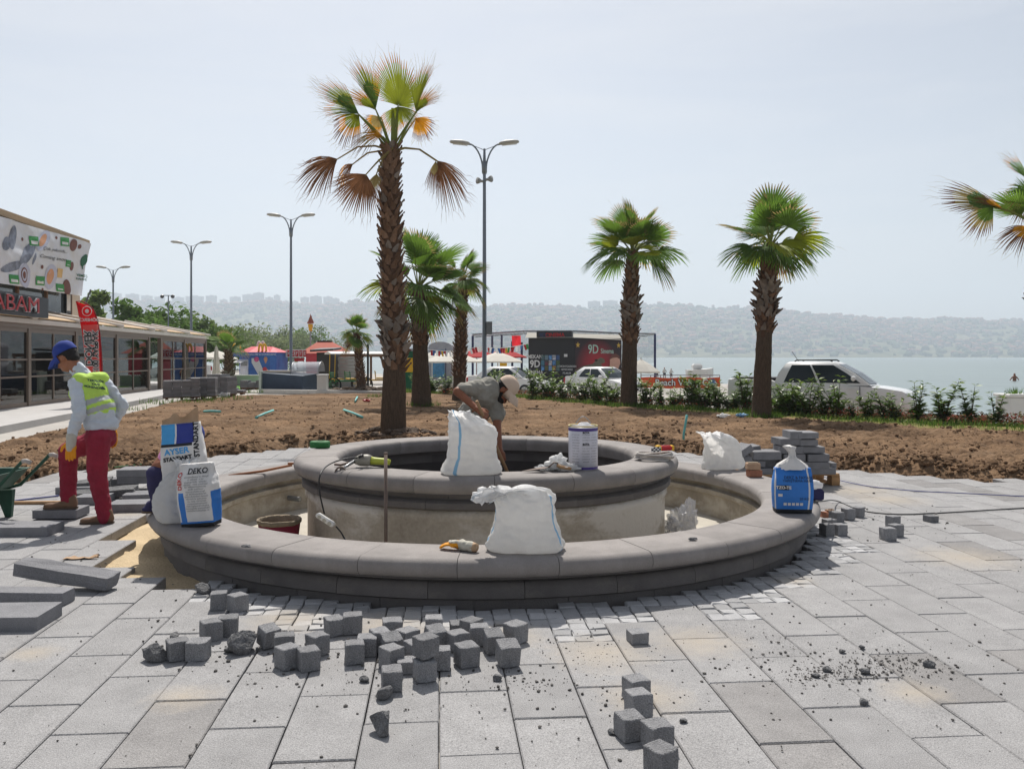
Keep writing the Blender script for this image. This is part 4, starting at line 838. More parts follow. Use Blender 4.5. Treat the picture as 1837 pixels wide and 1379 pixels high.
for i, (a, b) in enumerate(zip(posts, posts[1:])):
    if i == 5: continue                                 # open doorway
    a += .09; b -= .09
    for z, h in ((0, .14), (.86, .05), (1.36, .05), (Hp - .12, .12)): MB().box(a, b, z, z + h, -.05, .03, FMx).build('rail', 'alu', pv)
    mid = (a + b) / 2
    if b - a > 3: MB().box(mid - .03, mid + .03, .14, Hp - .12, -.045, .025, FMx).build('mullion', 'alu', pv)
    for x0, x1 in (((a, mid - .03), (mid + .03, b)) if b - a > 3 else ((a, b),)):
        for z0, z1 in ((.14, .86), (.91, 1.36), (1.41, Hp - .12)): MB().box(x0, x1, z0, z1, -.012, -.004, FMx).build('pane', 'pane', pv)
# end wall at the far side
EM = frame(FO + FE * posts[-1], -FN, Vector((0, 0, 1)))
for s in (.09, 2.2, 4.4): MB().box(s - .05, s + .05, 0, Hp, -.05, .05, EM).build('post', 'alu', pv)
for s0, s1 in ((.14, 2.15), (2.25, 4.35)):
    for z0, z1 in ((.14, 1.36), (1.41, Hp)): MB().box(s0, s1, z0, z1, -.01, .0, EM).build('pane', 'pane', pv)
# roof: pitched tan fabric panels between white rails, gutter in front
L0, L1 = posts[0], posts[-1] + .15
def RP(s, d, z): return FO + FE * s - FN * d + Vector((0, 0, z))
MB().box(L0, L1, Hp + .13, Hp + .27, -.06, .16, FMx).build('gutter', 'gutter', pv)
for i, (a, b) in enumerate(zip(posts, posts[1:])):
    if b - a < 1: continue
    mb = MB(); n = 8; P = []
    for k in range(n + 1):
        t = k / n
        for s in (a + .06, b - .06): P.append(RP(s, t * 2.8 - .05, Hp + .34 + .52 * t + .03 * sin(t * 9)))
    for k in range(n + 1):
        t = k / n
        for s in (a + .06, b - .06): P.append(RP(s, t * 2.8 - .05, Hp + .31 + .52 * t + .03 * sin(t * 9)))
    q = 2 * (n + 1); fs = []
    for k in range(n): fs += [(2 * k, 2 * k + 1, 2 * k + 3, 2 * k + 2), (q + 2 * k + 2, q + 2 * k + 3, q + 2 * k + 1, q + 2 * k), (2 * k, 2 * k + 2, q + 2 * k + 2, q + 2 * k), (2 * k + 1, q + 2 * k + 1, q + 2 * k + 3, 2 * k + 3)]
    fs += [(0, q, q + 1, 1), (2 * n, 2 * n + 1, q + 2 * n + 1, q + 2 * n)]
    mb.add(P, fs).build('awning_panel', 'awning', pv, fix=True)
for i, s in enumerate(posts): MB().tube([RP(s, -.28, Hp + .32), RP(s, -.26, Hp + .325), RP(s, 2.8, Hp + .90)], [.05, .07, .07], 10).build('roof_rail', 'gutter', pv, True)
# interior: dim back wall, floor, counters, planters
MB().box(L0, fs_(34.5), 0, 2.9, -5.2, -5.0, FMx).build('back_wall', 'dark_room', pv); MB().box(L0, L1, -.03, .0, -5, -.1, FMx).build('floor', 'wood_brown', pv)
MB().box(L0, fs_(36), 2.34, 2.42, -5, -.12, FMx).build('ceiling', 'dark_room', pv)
rg = random.Random(4)
for k, (s0, s1) in enumerate(((-3.4, -.4), (.2, 1.6), (2.2, 4.8), (5.4, 8.6), (9.4, 12.4))):
    pl = thing('planter', ['brown wooden planter with pink flowers behind the nearest pavilion glass', 'grey planter block between flower planters inside the pavilion', 'brown wooden planter with pink flowers behind the young worker', 'wooden planter with flowers behind the feather flag', 'low wooden planter inside the pavilion by the doorway'][k], 'planter', (0, 0, 0))
    MB().box(s0, s1, .0, .72, -1.15, -.7, FMx).build('box', 'wood_brown' if k != 1 else 'cream', pl)
    if k != 1:
        mb = MB()
        for q in range(60):
            mb.k = 0 if rg.random() < .4 else 1; mb.ico(FMx @ Vector((rg.uniform(s0, s1), .75 + rg.uniform(0, .14), rg.uniform(-1.1, -.75))), rg.uniform(.03, .07), 0, .4, 2, q)
        tag(mb.build('flowers', ['pink_flower', 'leafy'], pl), kind='stuff')
# dark bar cabinet in the doorway
cb = thing('cabinet', 'dark cabinet standing inside the open pavilion doorway', 'cabinet', (0, 0, 0)); s = fs_(37.6)
MB().box(s - .7, s + .7, 0, 1.05, -1.6, -1.0, FMx).build('body', 'sign_black', cb); MB().box(s - .75, s + .75, 1.055, 1.1, -1.65, -.95, FMx).build('top', 'dark_room', cb)
# upper storey
ub = thing('restaurant_building', 'cream upper storey of the restaurant with dark windows below a banner', 'building', (0, 0, 0))
UM = frame(FO - FN * 2.5, FE, Vector((0, 0, 1))); e1 = fs_(36.0)
MB().box(-6, e1, 2.4, 3.08, -7, 0, UM).build('lower_wall', 'cream', ub); MB().box(-6, e1, 4.15, 6.1, -7, 0, UM).build('upper_wall', 'cream', ub)
for s0, s1 in ((e1 - .9, e1), (3.2, 4.4)): MB().box(s0, s1, 3.081, 4.149, -6.9, 0, UM).build('wall_pier', 'cream', ub)
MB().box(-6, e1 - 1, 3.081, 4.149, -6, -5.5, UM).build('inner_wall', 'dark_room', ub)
for s0, s1 in ((-6, 3.2), (4.4, e1 - .9)):
    n = max(2, int((s1 - s0) / 2.2))
    for k in range(n):
        a, b = s0 + (s1 - s0) * k / n, s0 + (s1 - s0) * (k + 1) / n
        wf = MB(); wf.box(a, a + .07, 3.081, 4.149, -.12, .03, UM); wf.box(b - .07, b, 3.081, 4.149, -.12, .03, UM); wf.box(a + .07, b - .07, 3.081, 3.15, -.12, .03, UM); wf.box(a + .07, b - .07, 4.08, 4.149, -.12, .03, UM)
        w = wf.build('window', 'wood_brown', ub); MB().box(a + .07, b - .07, 3.15, 4.08, -.06, -.05, UM).build('pane', 'dark_glass', w)
MB().box(-6, e1 + .25, 6.1, 6.32, -7.2, .3, UM).build('roof_edge', 'tan_board', ub); MB().box(-6, 4.6, 5.3, 6.09, .001, .14, UM).build('fascia_board', 'tan_board', ub)
MB().tube([UM @ Vector((e1 - .3, 3.0, .1)), UM @ Vector((e1 + .9, 4.3, .1))], .04, 6).build('antenna', 'sign_black', ub)
cd_ = MB().box(e1 - 1.55, e1 - 1.05, 3.2, 4.05, .035, .05, UM).build('window_poster', 'sign_black', ub); MB().box(e1 - 1.5, e1 - 1.15, 3.3, 3.95, .051, .056, UM).build('print', 'white_paint', cd_)
# banner: loose cloth with printed cups, tags and script
bn = thing('banner', 'large crumpled white coffee banner reading Coming soon on the restaurant wall', 'banner', (0, 0, 0))
def bpt(ix, iy):                                        # banner surface: x px, y px -> point in the plane just off the upper wall
    r = (ix - CX) / F; Yv = (-16.5 + .26 + .1154 * 23.6) / (r + .1154); return at(ix, iy, Yv)
def bq(u, v, off=0.0):                                  # u along 0..1, v down 0..1
    tl, tr, br, bl = (-60, 372), (157, 437), (141, 531), (-60, 500)
    x = lerp(lerp(tl[0], tr[0], u), lerp(bl[0], br[0], u), v); y = lerp(lerp(tl[1], tr[1], u), lerp(bl[1], br[1], u), v)
    p = bpt(x, y) - FN * 0.0; w = .06 * nz(u * 6, v * 3, 1) + .02 * nz(u * 20, v * 9, 4) + .05 * sin(u * 9 + v * 4) * (1 - .5 * v)
    fold = max(0, .42 - u - .2 * v); w += fold * .5 * sin(v * 9 + u * 22) * .5
    return p + FN * (w + .12 + off)
mb = MB(); NU, NV = 60, 26
for k, o_ in ((0, 0), (1, -.01)):
    P = [bq(i / NU, j / NV, o_) for j in range(NV + 1) for i in range(NU + 1)]; fs = [(j * (NU + 1) + i, j * (NU + 1) + i + 1, (j + 1) * (NU + 1) + i + 1, (j + 1) * (NU + 1) + i) for j in range(NV) for i in range(NU)]; mb.add(P, fs)
mat('banner_cloth', srgb(216, 214, 210), .55, .1, 1.1, col2=srgb(206, 210, 220), spec=.4); mb.build('cloth', 'banner_cloth', bn, True)
def print_on(name, pts, m, off=.012):                   # flat shape that follows the cloth
    c = Vector((sum(p[0] for p in pts) / len(pts), sum(p[1] for p in pts) / len(pts))); P = [bq(c.x, c.y, off)] ; q = len(pts); fs = []
    for ring in (.5, 1.0): P += [bq(c.x + (p[0] - c.x) * ring, c.y + (p[1] - c.y) * ring, off) for p in pts]
    fs += [(0, 1 + i, 1 + (i + 1) % q) for i in range(q)] + [(1 + i, 1 + q + i, 1 + q + (i + 1) % q, 1 + (i + 1) % q) for i in range(q)]
    return MB().add(P, fs).build(name, m, bn)
def buv(cx_, cy_):                                       # crop pixels (7.26x of 0,390) to u, v
    ix, iy = cx_ / 7.26, 390 + cy_ / 7.26
    v = .5
    for _ in range(6):
        xl, xr = -60, lerp(157, 141, v); u = (ix - xl) / (xr - xl); yt = lerp(372, 437, u); yb = lerp(500, 531, u); v = (iy - yt) / (yb - yt)
    return u, v
def ell(cx_, cy_, rx, ry, rot=0, n=18): return [buv(cx_ + rx * cos(a) * cos(rot) - ry * sin(a) * sin(rot), cy_ + rx * cos(a) * sin(rot) + ry * sin(a) * cos(rot)) for a in [2 * pi * k / n for k in range(n)]]
def rect(x0, y0, x1, y1): return [buv(x0, y0), buv(x1, y0 + 12), buv(x1, y1 + 8), buv(x0, y1)]
for i, (cx_, cy_, rx, ry, rot, inner) in enumerate(((510, 300, 70, 150, .55, 'coffee_print'), (265, 755, 78, 165, -.08, 'brown_print'), (615, 775, 92, 165, .08, 'coffee_print'))):
    print_on('printed_plate', ell(cx_, cy_, rx, ry, rot), 'plate_print', .012); print_on('printed_cup', ell(cx_ - 5, cy_ - 5, rx * .55, ry * .62, rot), inner, .017)
    if inner == 'brown_print':
        print_on('printed_cup', ell(cx_ - 5, cy_ - 5, rx * .42, ry * .48, rot), 'plate_print', .021); print_on('printed_cup', ell(cx_ - 5, cy_ - 5, rx * .26, ry * .3, rot), 'brown_print', .025)
for r in ((340, 240, 450, 365), (725, 255, 840, 370), (800, 550, 880, 640), (70, 740, 185, 860), (410, 760, 530, 880), (700, 860, 800, 960)):
    print_on('printed_tag', rect(*r), 'green_print', .016); print_on('printed_tag', rect(r[0] + 20, r[1] + 60, r[2] - 15, r[3] - 20), 'white_paint', .02)
for e in ((895, 360, 48, 80), (895, 635, 30, 58), (835, 905, 50, 100), (975, 380, 22, 30)): print_on('printed_beans', ell(*e), 'brown_print', .014)
for e in ((480, 645, 18, 26), (262, 285, 12, 24), (675, 265, 14, 20), (505, 935, 14, 16)): print_on('printed_bean', ell(*e), 'brown_print', .014)
print_on('printed_jug', rect(705, 660, 770, 780), 'tan_print', .014)
for e in ((130, 260, 55, 160, .1), (40, 340, 60, 90, .2), (300, 480, 60, 190, .55), (120, 640, 150, 60, -.35), (380, 540, 16, 80, .3)): print_on('fold_shade', ell(*e), 'fold_shade_grey', .009)  # grey ovals paint the shade of the folds onto the cloth
for e in ((1060, 560, 44, 70, .2), (1075, 520, 30, 40, 0), (1045, 600, 26, 40, 0)): print_on('printed_tree', ell(*e), 'tree_print', .014)
print_on('printed_tree', rect(1040, 600, 1052, 670), 'tree_print', .018)
def btext(txt, cx_, cy_, size, m, shear=.0, bold=0.0, sl=.16):
    vs, fs = text_geo(txt, 1.0, 0, 'CENTER', bold, shear); P = [bq(*buv(cx_ + v[0] * size, cy_ - v[1] * size + v[0] * size * sl), .022) for v in vs]
    MB().add(P, fs).build('lettering', m, bn)
btext('Çok yakında...', 655, 425, 58, 'black_print', .35); btext('Coming soon...', 640, 530, 66, 'black_print', .35); btext('YEMİŞ', 1035, 760, 44, 'tree_print', 0, .02); btext('KAHVE', 1025, 805, 40, 'tree_print', 0, .02)
# roof sign
sg = thing('restaurant_sign', 'dark sign box with red block letters ending in BAM on the pavilion roof', 'sign', (0, 0, 0)); s1 = fs_(fy(66)); za, zb = 2.62, 3.22
MB().box(s1 - 5.2, s1, za, zb, .17, .33, FMx).build('board', 'sign_black', sg)
vs, fs = text_geo('BABAM', .62, .03, 'RIGHT', .008, 0, 1.75); xr = fs_(fy(46))
MB().add(vs, fs, FMx @ Matrix.Translation((xr, (za + zb) / 2 + .0, .37))).build('lettering', 'chrome', sg, fix=True)
vs, fs = text_geo('BABAM', .62, .006, 'RIGHT', -.004, 0, 1.75); MB().add(vs, fs, FMx @ Matrix.Translation((xr, (za + zb) / 2, .41))).build('lettering', 'red_paint', sg, fix=True)
# feather flag seen from behind: its lettering runs mirrored
Y = 25.4; ff = thing('feather_flag', 'red feather flag with mirrored döner lettering beside the young worker', 'flag', at(180, 748, Y) * 1); f0 = ff.location.copy(); f0.z = 0.03; ff.location = f0
mat('flag_red', srgb(216, 48, 56), .75, .08, 2, sub=.55); mat('flag_pink', srgb(236, 132, 126), .75, .1, 2, sub=.55); mat('flag_edge', srgb(150, 16, 30), .7, .05, 3)
def fl(ix, iy, o=0.0): return at(ix, iy, Y + o) - f0
edge = [(186, 748), (184, 700), (182, 640), (179, 600), (175, 575), (168, 556), (158, 546), (147, 540), (136, 541)]
MB().tube([fl(x, y) for x, y in edge], [.03, .03, .025, .022, .02, .018, .016, .014, .012], 8).build('pole', 'flag_edge', ff, True)
lft = [(160, 740), (157, 700), (154, 660), (150, 620), (147, 595), (143, 575), (140, 560), (138, 550), (136, 542)]
rgt = [(184, 740), (183, 700), (181.5, 660), (180, 620), (178, 595), (174, 575), (168, 558), (157, 547), (137, 541)]
P = []; n = 8
for a, b in zip(lft, rgt):
    for k in range(n + 1): x, y = lerp(a[0], b[0], k / n), lerp(a[1], b[1], k / n); P.append(fl(x, y, .05 * sin(k * .9 + y * .02) * (1 - k / n)))
fs = [(r * (n + 1) + k, r * (n + 1) + k + 1, (r + 1) * (n + 1) + k + 1, (r + 1) * (n + 1) + k) for r in range(8) for k in range(n)]
MB().add(P, fs).add([p + Vector((0, .012, 0)) for p in P], fs).build('cloth', 'flag_red', ff, True)
MBp = MB().add([fl(x, y, -.07) for x, y in ((148, 583), (176, 582), (181, 690), (155, 690))], [(0, 1, 2, 3)]); MBp.build('print_panel', 'flag_pink', ff)
def ftext(txt, ix, iy, size, m, rot, off, bold=.0, sx=1.0): 
    vs, fs = text_geo(txt, size, .003, 'CENTER', bold, 0, -sx); MB().add(vs, fs, Matrix.Translation(fl(ix, iy, off)) @ Matrix.Rotation(pi / 2, 4, 'X') @ Matrix.Rotation(rot, 4, 'Z')).build('lettering', m, ff, fix=True)
ftext('%100 YAPRAK', 171, 634, .215, 'white_paint', -pi / 2 + .02, -.09, .022); ftext('%100 YAPRAK', 171, 634, .215, 'black_print', -pi / 2 + .02, -.10, .001)
ftext('DÖNER', 158, 625, .30, 'white_paint', -pi / 2 + .05, -.09, .028); ftext('DÖNER', 158, 625, .30, 'black_print', -pi / 2 + .05, -.10, .001)
ftext('DÖNERCİ', 160, 574, .13, 'white_paint', 0, -.09, .004)
vs = []; c = fl(156, 558, -.09)
for r0, r1 in ((.15, .13), (.06, 0.0)):
    P = [c + Vector((r * cos(a), 0, r * sin(a))) for a in [2 * pi * k / 20 for k in range(20)] for r in (r0, r1)]
    MB().add(P, [(2 * k, 2 * ((k + 1) % 20), 2 * ((k + 1) % 20) + 1, 2 * k + 1) for k in range(20)]).build('emblem', 'white_paint', ff)

# ---------------------------------------------------------------- parasols
mat('parasol_white', srgb(228, 224, 214), .8, .05, 2, sub=.35); mat('parasol_red', srgb(190, 40, 44), .8, .08, 2, sub=.35); mat('pole_white', srgb(206, 204, 200), .5)
def parasol(ix, iy_edge, Y, wpx, label, m='parasol_white', rise=.55, rz=.3):
    e = at(ix, iy_edge, Y); root = thing('parasol', label, 'parasol', (e.x, Y, -.1), rz, 'open parasols'); z = e.z + .1; R = wpx / 2 / F * Y
    mb = MB(); P = [(0, 0, z + rise)]
    n = 8; ring = []
    for q, (rr, zz) in enumerate(((.5, .56), (1.0, 0.0), (1.0, -.16))):
        for k in range(n * 2):
            a = 2 * pi * k / (n * 2); sag = .94 if k % 2 else 1.0; P.append((R * rr * sag * cos(a), R * rr * sag * sin(a), z + rise * zz + (.03 if k % 2 and q == 2 else 0)))
    fs = [(0, 1 + k, 1 + (k + 1) % 16) for k in range(16)]
    for q in range(2): fs += [(1 + q * 16 + k, 17 + q * 16 + k, 17 + q * 16 + (k + 1) % 16, 1 + q * 16 + (k + 1) % 16) for k in range(16)]
    mb.add(P, fs).build('canopy', m, root); MB().tube([(0, 0, 0), (0, 0, z + rise + .08)], .035, 8).build('pole', 'pole_white', root)
    mb = MB()
    for k in range(8): a = 2 * pi * k / 8; MB().tube([(0, 0, z + rise - .06), (R * .95 * cos(a), R * .95 * sin(a), z - .02)], .012, 4).build('rib', 'pole_white', root)
    MB().tube([(0, 0, 0), (0, 0, .08), (0, 0, .1)], [.35, .35, .1], 10).build('foot', 'gutter', root)
parasol(812, 648, 47.5, 110, 'white parasol left of the tall lamp post, in front of the red ones'); parasol(893, 648, 48, 92, 'white parasol right of the tall lamp post'); parasol(775, 648, 48.6, 70, 'white parasol beside the grey container, partly behind palms')
parasol(855, 640, 53, 84, 'red parasol behind the white ones at the lamp post', 'parasol_red', .5); parasol(905, 640, 53.5, 84, 'red parasol next to the cinema cabin', 'parasol_red', .5)
parasol(1150, 666, 52, 70, 'white parasol behind the leaning palm, right of the cinema', rise=.75); parasol(300, 640, 55, 60, 'white parasol seen through the pavilion glass'); parasol(352, 641, 52, 80, 'white parasol just beyond the pavilion end'); parasol(390, 643, 58, 70, 'white parasol behind the closed parasol')
parasol(503, 637, 70, 22, 'small red parasol between blue kiosk and sign', 'parasol_red', .5)
cp = at(388, 672, 46); r = thing('closed_parasol', 'closed white parasol beside the small palm at the pavilion end', 'parasol', (cp.x, 46, 0)); 
mb = MB(); P = []; n = 14; sec = [(.05, 2.05), (.1, 1.9), (.14, 1.4), (.2, .8), (.26, .32)]
for rr, z in sec:
    for k in range(n): a = 2 * pi * k / n; f = rr * (1 if k % 2 else .65); P.append((f * cos(a), f * sin(a), z))
mb.add(P, [(i * n + k, i * n + (k + 1) % n, (i + 1) * n + (k + 1) % n, (i + 1) * n + k) for i in range(4) for k in range(n)] + [tuple(range(n))]).build('canopy', 'parasol_white', r); MB().tube([(0, 0, 0), (0, 0, 2.15)], .03, 6).build('pole', 'pole_white', r)

# ---------------------------------------------------------------- kiosks
mat('kiosk_blue', srgb(46, 72, 150), .55, .08, .8, col2=srgb(64, 122, 186)); mat('kiosk_red', srgb(196, 64, 74), .6, .1, 2); mat('arch_yellow', srgb(226, 176, 40), .5, .06, 2); mat('roof_red', srgb(168, 84, 66), .85, .12, 3, stretch=(3, 3, 1)); mat('grey_brick', srgb(168, 164, 156), .9, .08, 3); mat('shutter_dark', srgb(66, 62, 58), .7, .1, 3); mat('navy', srgb(58, 74, 94), .6, .12, 2); mat('mint_wall', srgb(188, 200, 188), .8, .06, 2); mat('turf', srgb(92, 148, 52), .9, .12, 6); mat('acrylic', srgb(214, 216, 222), .15, .1, 2, alpha=.55); mat('kiosk_light', srgb(210, 212, 222), .6, .2, 4); mat('steel', srgb(150, 152, 154), .4, .1, 3, metal=.6)
def arches(root, c, w, h, m, d=.12):
    for s in (-1, 1):
        pts = [(c.x + s * (w / 4) - w / 4 * cos(a), c.y, c.z + h * sin(a) ** .8) for a in [pi * k / 10 for k in range(11)]]
        MB().tube(pts, d, 8).build('arch', m, root, True)
Y = 52; b = at(456, 672, Y); b.z = -.1; kb = thing('ice_cream_kiosk', 'blue ice-cream kiosk with golden arches on a red roof', 'kiosk', b); s_ = Y / F
def K(x, y): return (x - 456) * s_, EYE - (y - HY) * s_ + .1
x0, _ = K(421, 0); x1, zt = K(493, 632); xm, _ = K(447, 0); zr = K(0, 621)[1]
mb = MB().add([(x0, .9, 0), (xm, 0, 0), (x1 - .3, 0, 0), (x1, .35, 0), (x1, 3, 0), (x0, 3.6, 0)] + [(x0, .9, zt), (xm, 0, zt), (x1 - .3, 0, zt), (x1, .35, zt), (x1, 3, zt), (x0, 3.6, zt)], [(0, 1, 7, 6), (1, 2, 8, 7), (2, 3, 9, 8), (3, 4, 10, 9), (4, 5, 11, 10), (5, 0, 6, 11), (6, 7, 8, 9, 10, 11)]); mb.build('cabin', 'kiosk_blue', kb, fix=True)
mb = MB().add([(x0 - .1, .75, zt + .005), (xm, -.15, zt + .005), (x1 - .25, -.15, zt + .005), (x1 + .12, .3, zt + .005), (x1 + .1, 3.1, zt + .005), (x0 - .1, 3.7, zt + .005), (x0 + .6, 1.4, zr), (xm + .2, .9, zr), (x1 - .8, .9, zr), (x1 - .8, 2.5, zr), (x0 + .6, 2.8, zr)], [(0, 1, 7, 6), (1, 2, 8, 7), (2, 3, 9, 8), (3, 4, 9), (4, 5, 10, 9), (5, 0, 6, 10), (6, 7, 8, 9, 10)]); mb.build('roof', 'kiosk_red', kb, fix=True)
MB().box(x0 - .12, x1 + .1, -.2, .02, zt - .26, zt - .01).build('fascia', 'kiosk_blue', kb)
for i, (cx_, dy, m) in enumerate(((470, .1, 'arch_yellow'), (418, .7, 'arch_yellow'), (443, 2.9, 'white_paint'))): c = Vector((K(cx_, 0)[0], dy, zt - (.05 if i < 2 else -.15))); arches(kb, c, .46, .56, m, .06)
wx0, wz0 = K(427, 655); wx1, wz1 = K(445, 641)
fr = frame(Vector((x0, .9, 0)), Vector((xm - x0, -.9, 0)), Vector((0, 0, 1))); Lw = sqrt((xm - x0) ** 2 + .81)
wn = MB().box(.15, Lw - .1, .95, zt - .45, -.05, .03, fr).build('window', 'kiosk_light', kb); MB().box(.25, Lw - .2, 1.05, zt - .55, .031, .04, fr).build('pane', 'dark_glass', wn); MB().box(.15, Lw - .1, .35, .94, .005, .035, fr).build('print_panel', 'kiosk_light', kb)
MB().add([(.05, zt - .42, .03), (Lw, zt - .42, .03), (Lw + .05, zt - .62, .5), (0, zt - .62, .5)], [(0, 1, 2, 3)], fr).build('window_awning', 'white_paint', kb)
MB().add([(xm + .15, -.02, zt - .35), (xm + .55, -.02, zt - .35), (x1 - .5, -.02, .35), (x1 - .9, -.02, .35), (xm + .15, -.02, 1.25)], [(0, 1, 2, 3, 4)]).build('poster', 'white_paint', kb)
for i, (u, z, r_, m) in enumerate(((.45, 1.45, .16, 'pink_flower'), (.95, .85, .14, 'kiosk_red'), (1.1, .55, .12, 'brown_print'))): MB().ico((xm + u, -.03, z), (r_, .012, r_), 1).build('print', m, kb)
for u, z in ((x1 - .55, 1.2), (x1 - .45, .4)): MB().lathe([(.02, 0), (.1, .22), (.12, .25), (.08, .38), (.0, .46)], 10, Matrix.Translation((u, -.02, z)) @ Matrix.Diagonal((1, .15, 1, 1))).build('print', 'coffee_print', kb)
text('MUHALLEBİ & DONDURMA', TRS((xm + .75, -.205, zt - .13), 0, pi / 2), .15, 'white_paint', kb)
# ice-cream cone on its pole
Y = 58; b = at(557, 690, Y); b.z = -.1; ic = thing('ice_cream_sign', 'giant ice-cream cone sign with brown swirl on a pole', 'sign', b); s_ = Y / F; zz = lambda y: EYE - (y - HY) * s_ + .1
MB().tube([(0, 0, 0), (0, 0, zz(594))], .05, 8).build('pole', 'steel', ic); MB().lathe([(.01, zz(594)), (.10, zz(594)), (.13, zz(589)), (.165, zz(584)), (.165, zz(581)), (.01, zz(581))], 14).build('cone', 'arch_yellow', ic, True)
P = []; mb = MB()
for k in range(5): t = k / 5; mb.lathe([(0.0, 0), (.2 * (1 - t) + .02, .02), (.21 * (1 - t) + .03, .08), (.15 * (1 - t) + .01, .15)], 12, TRS((0.02 * k % .03, 0, zz(580.5) + t * .48), k * .7, .12))
mb.lathe([(.05, 0), (.0, .18)], 8, TRS((0, 0, zz(580.5) + .5))); mb.build('swirl', mat('chocolate', srgb(150, 84, 62), .5, .1, 3), ic, True)
# red-roofed kiosk, its sign, the shuttered hut and the block wall
Y = 55; b = at(576, 690, Y); b.z = -.1; rk = thing('red_roofed_kiosk', 'kiosk with red hipped roof and red lettered sign boards', 'kiosk', b); s_ = Y / F
def K(x, y): return (x - 576) * s_, EYE - (y - HY) * s_ + .1
xa, ze = K(536, 634); xb, _ = K(616, 0); zr = K(0, 612)[1]; xr0, xr1 = K(557, 0)[0], K(584, 0)[0]
MB().box(xa + .4, xb - .4, .3, 3.6, 0, ze).build('wall', 'kiosk_red', rk)
MB().add([(xa, 0, ze + .003), (xb, 0, ze + .003), (xb, 4, ze + .003), (xa, 4, ze + .003), (xr0, 2, zr), (xr1, 2, zr)], [(0, 1, 5, 4), (1, 2, 5), (2, 3, 4, 5), (3, 0, 4), (3, 2, 1, 0)]).build('roof', 'roof_red', rk, fix=True); MB().tube([(xr0, 2, zr + .02), (xr1, 2, zr + .02)], .07, 6).build('ridge', 'shutter_dark', rk)
sg2 = MB().box(K(517, 0)[0], K(552, 0)[0], -.6, -.45, K(0, 641)[1], K(0, 627)[1]).build('sign', 'white_paint', rk)
for i, ch in enumerate('KÖFTE'):
    xx = K(520.5 + i * 7, 0)[0]; MB().box(xx - .02, xx + .19, -.615, -.601, K(0, 639.5)[1], K(0, 628.5)[1]).build('letter_panel', 'red_paint', sg2)
    vs, fs = text_geo(ch, .3, .003); MB().add(vs, fs, TRS((xx + .085, -.62, K(0, 634)[1]), 0, pi / 2)).build('lettering', 'white_paint', sg2)
MB().box(K(532, 0)[0], K(549, 0)[0], -.55, -.48, K(0, 648)[1], K(0, 642)[1]).build('lower_sign', 'red_paint', rk); MB().box(K(530, 0)[0], K(531.5, 0)[0], -.55, -.5, 0, K(0, 641)[1]).build('sign_post', 'steel', rk); MB().box(K(548, 0)[0], K(549.5, 0)[0], -.55, -.5, 0, K(0, 648)[1]).build('sign_post', 'steel', rk)
Y = 44; b = at(580, 690, Y); b.z = -.1; s_ = Y / F; hut = thing('shuttered_hut', 'narrow dark hut with closed roller shutter', 'kiosk', b)
def K(x, y): return (x - 580) * s_, EYE - (y - HY) * s_ + .1
MB().box(K(568, 0)[0], K(599, 0)[0], 0, 1.5, 0, K(0, 632)[1]).build('body', 'shutter_dark', hut); MB().add([(K(560, 0)[0], -.5, K(0, 631)[1]), (K(600, 0)[0], -.3, K(0, 629)[1]), (K(601, 0)[0], 1.7, K(0, 626)[1]), (K(562, 0)[0], 1.7, K(0, 627)[1])] + [(K(560, 0)[0], -.5, K(0, 631)[1] + .1), (K(600, 0)[0], -.3, K(0, 629)[1] + .1), (K(601, 0)[0], 1.7, K(0, 626)[1] + .1), (K(562, 0)[0], 1.7, K(0, 627)[1] + .1)], [(3, 2, 1, 0), (4, 5, 6, 7), (0, 1, 5, 4), (1, 2, 6, 5), (2, 3, 7, 6), (3, 0, 4, 7)]).build('roof', 'sign_black', hut)
nsl = 14
for k in range(nsl): z0 = .08 + k * (K(0, 634)[1] - .1) / nsl; MB().box(K(570, 0)[0], K(597, 0)[0], -.03, -.003, z0, z0 + .105).build('shutter_slat', 'shutter_dark', hut)
Y = 45; b = at(620, 690, Y); b.z = -.1; bw_ = thing('block_wall', 'pale grey block wall beside the shuttered hut', 'wall', b); s_ = Y / F; me = MB().cbox(.36, .2, .17, .008).mesh('block', 'grey_brick')
x0 = (600 - 620) * s_; nb = int((634 - 600) * s_ / .37) + 1; nr = int((EYE + .1 + (HY - 637) * s_) / .178)
for r_ in range(nr):
    for k in range(nb): new_obj('block', me, bw_, (x0 + .2 + k * .37 + (.18 if r_ % 2 else 0), .1, r_ * .178))
# navy counter with acrylic display dome, white pedestal
Y = 37.5; b = at(530, 700, Y); b.z = -.1; s_ = Y / F
def K(x, y): return (x - 530) * s_, EYE - (y - HY) * s_ + .1
ct = thing('vendor_counter', 'abandoned navy blue counter with curved clear display dome', 'counter', b)
MB().add([(K(466, 0)[0], .3, 0), (K(546, 0)[0], -.3, 0), (K(560, 0)[0], 1.1, 0), (K(480, 0)[0], 1.6, 0), (K(466, 0)[0], .3, K(0, 669)[1]), (K(546, 0)[0], -.3, K(0, 674)[1]), (K(560, 0)[0], 1.1, K(0, 671)[1]), (K(480, 0)[0], 1.6, K(0, 667)[1])], [(3, 2, 1, 0), (4, 5, 6, 7), (0, 1, 5, 4), (1, 2, 6, 5), (2, 3, 7, 6), (3, 0, 4, 7)]).build('body', 'navy', ct, fix=True)
MB().box(K(463, 0)[0], K(467, 0)[0], .1, 1.2, 0, K(0, 666)[1]).build('end_panel', 'mint_wall', ct); MB().box(K(470, 0)[0], K(518, 0)[0], .5, 1.3, K(0, 667.5)[1] - .05, K(0, 665)[1]).build('counter_top', 'cream', ct)
P = []; za = K(0, 671)[1]; n = 9
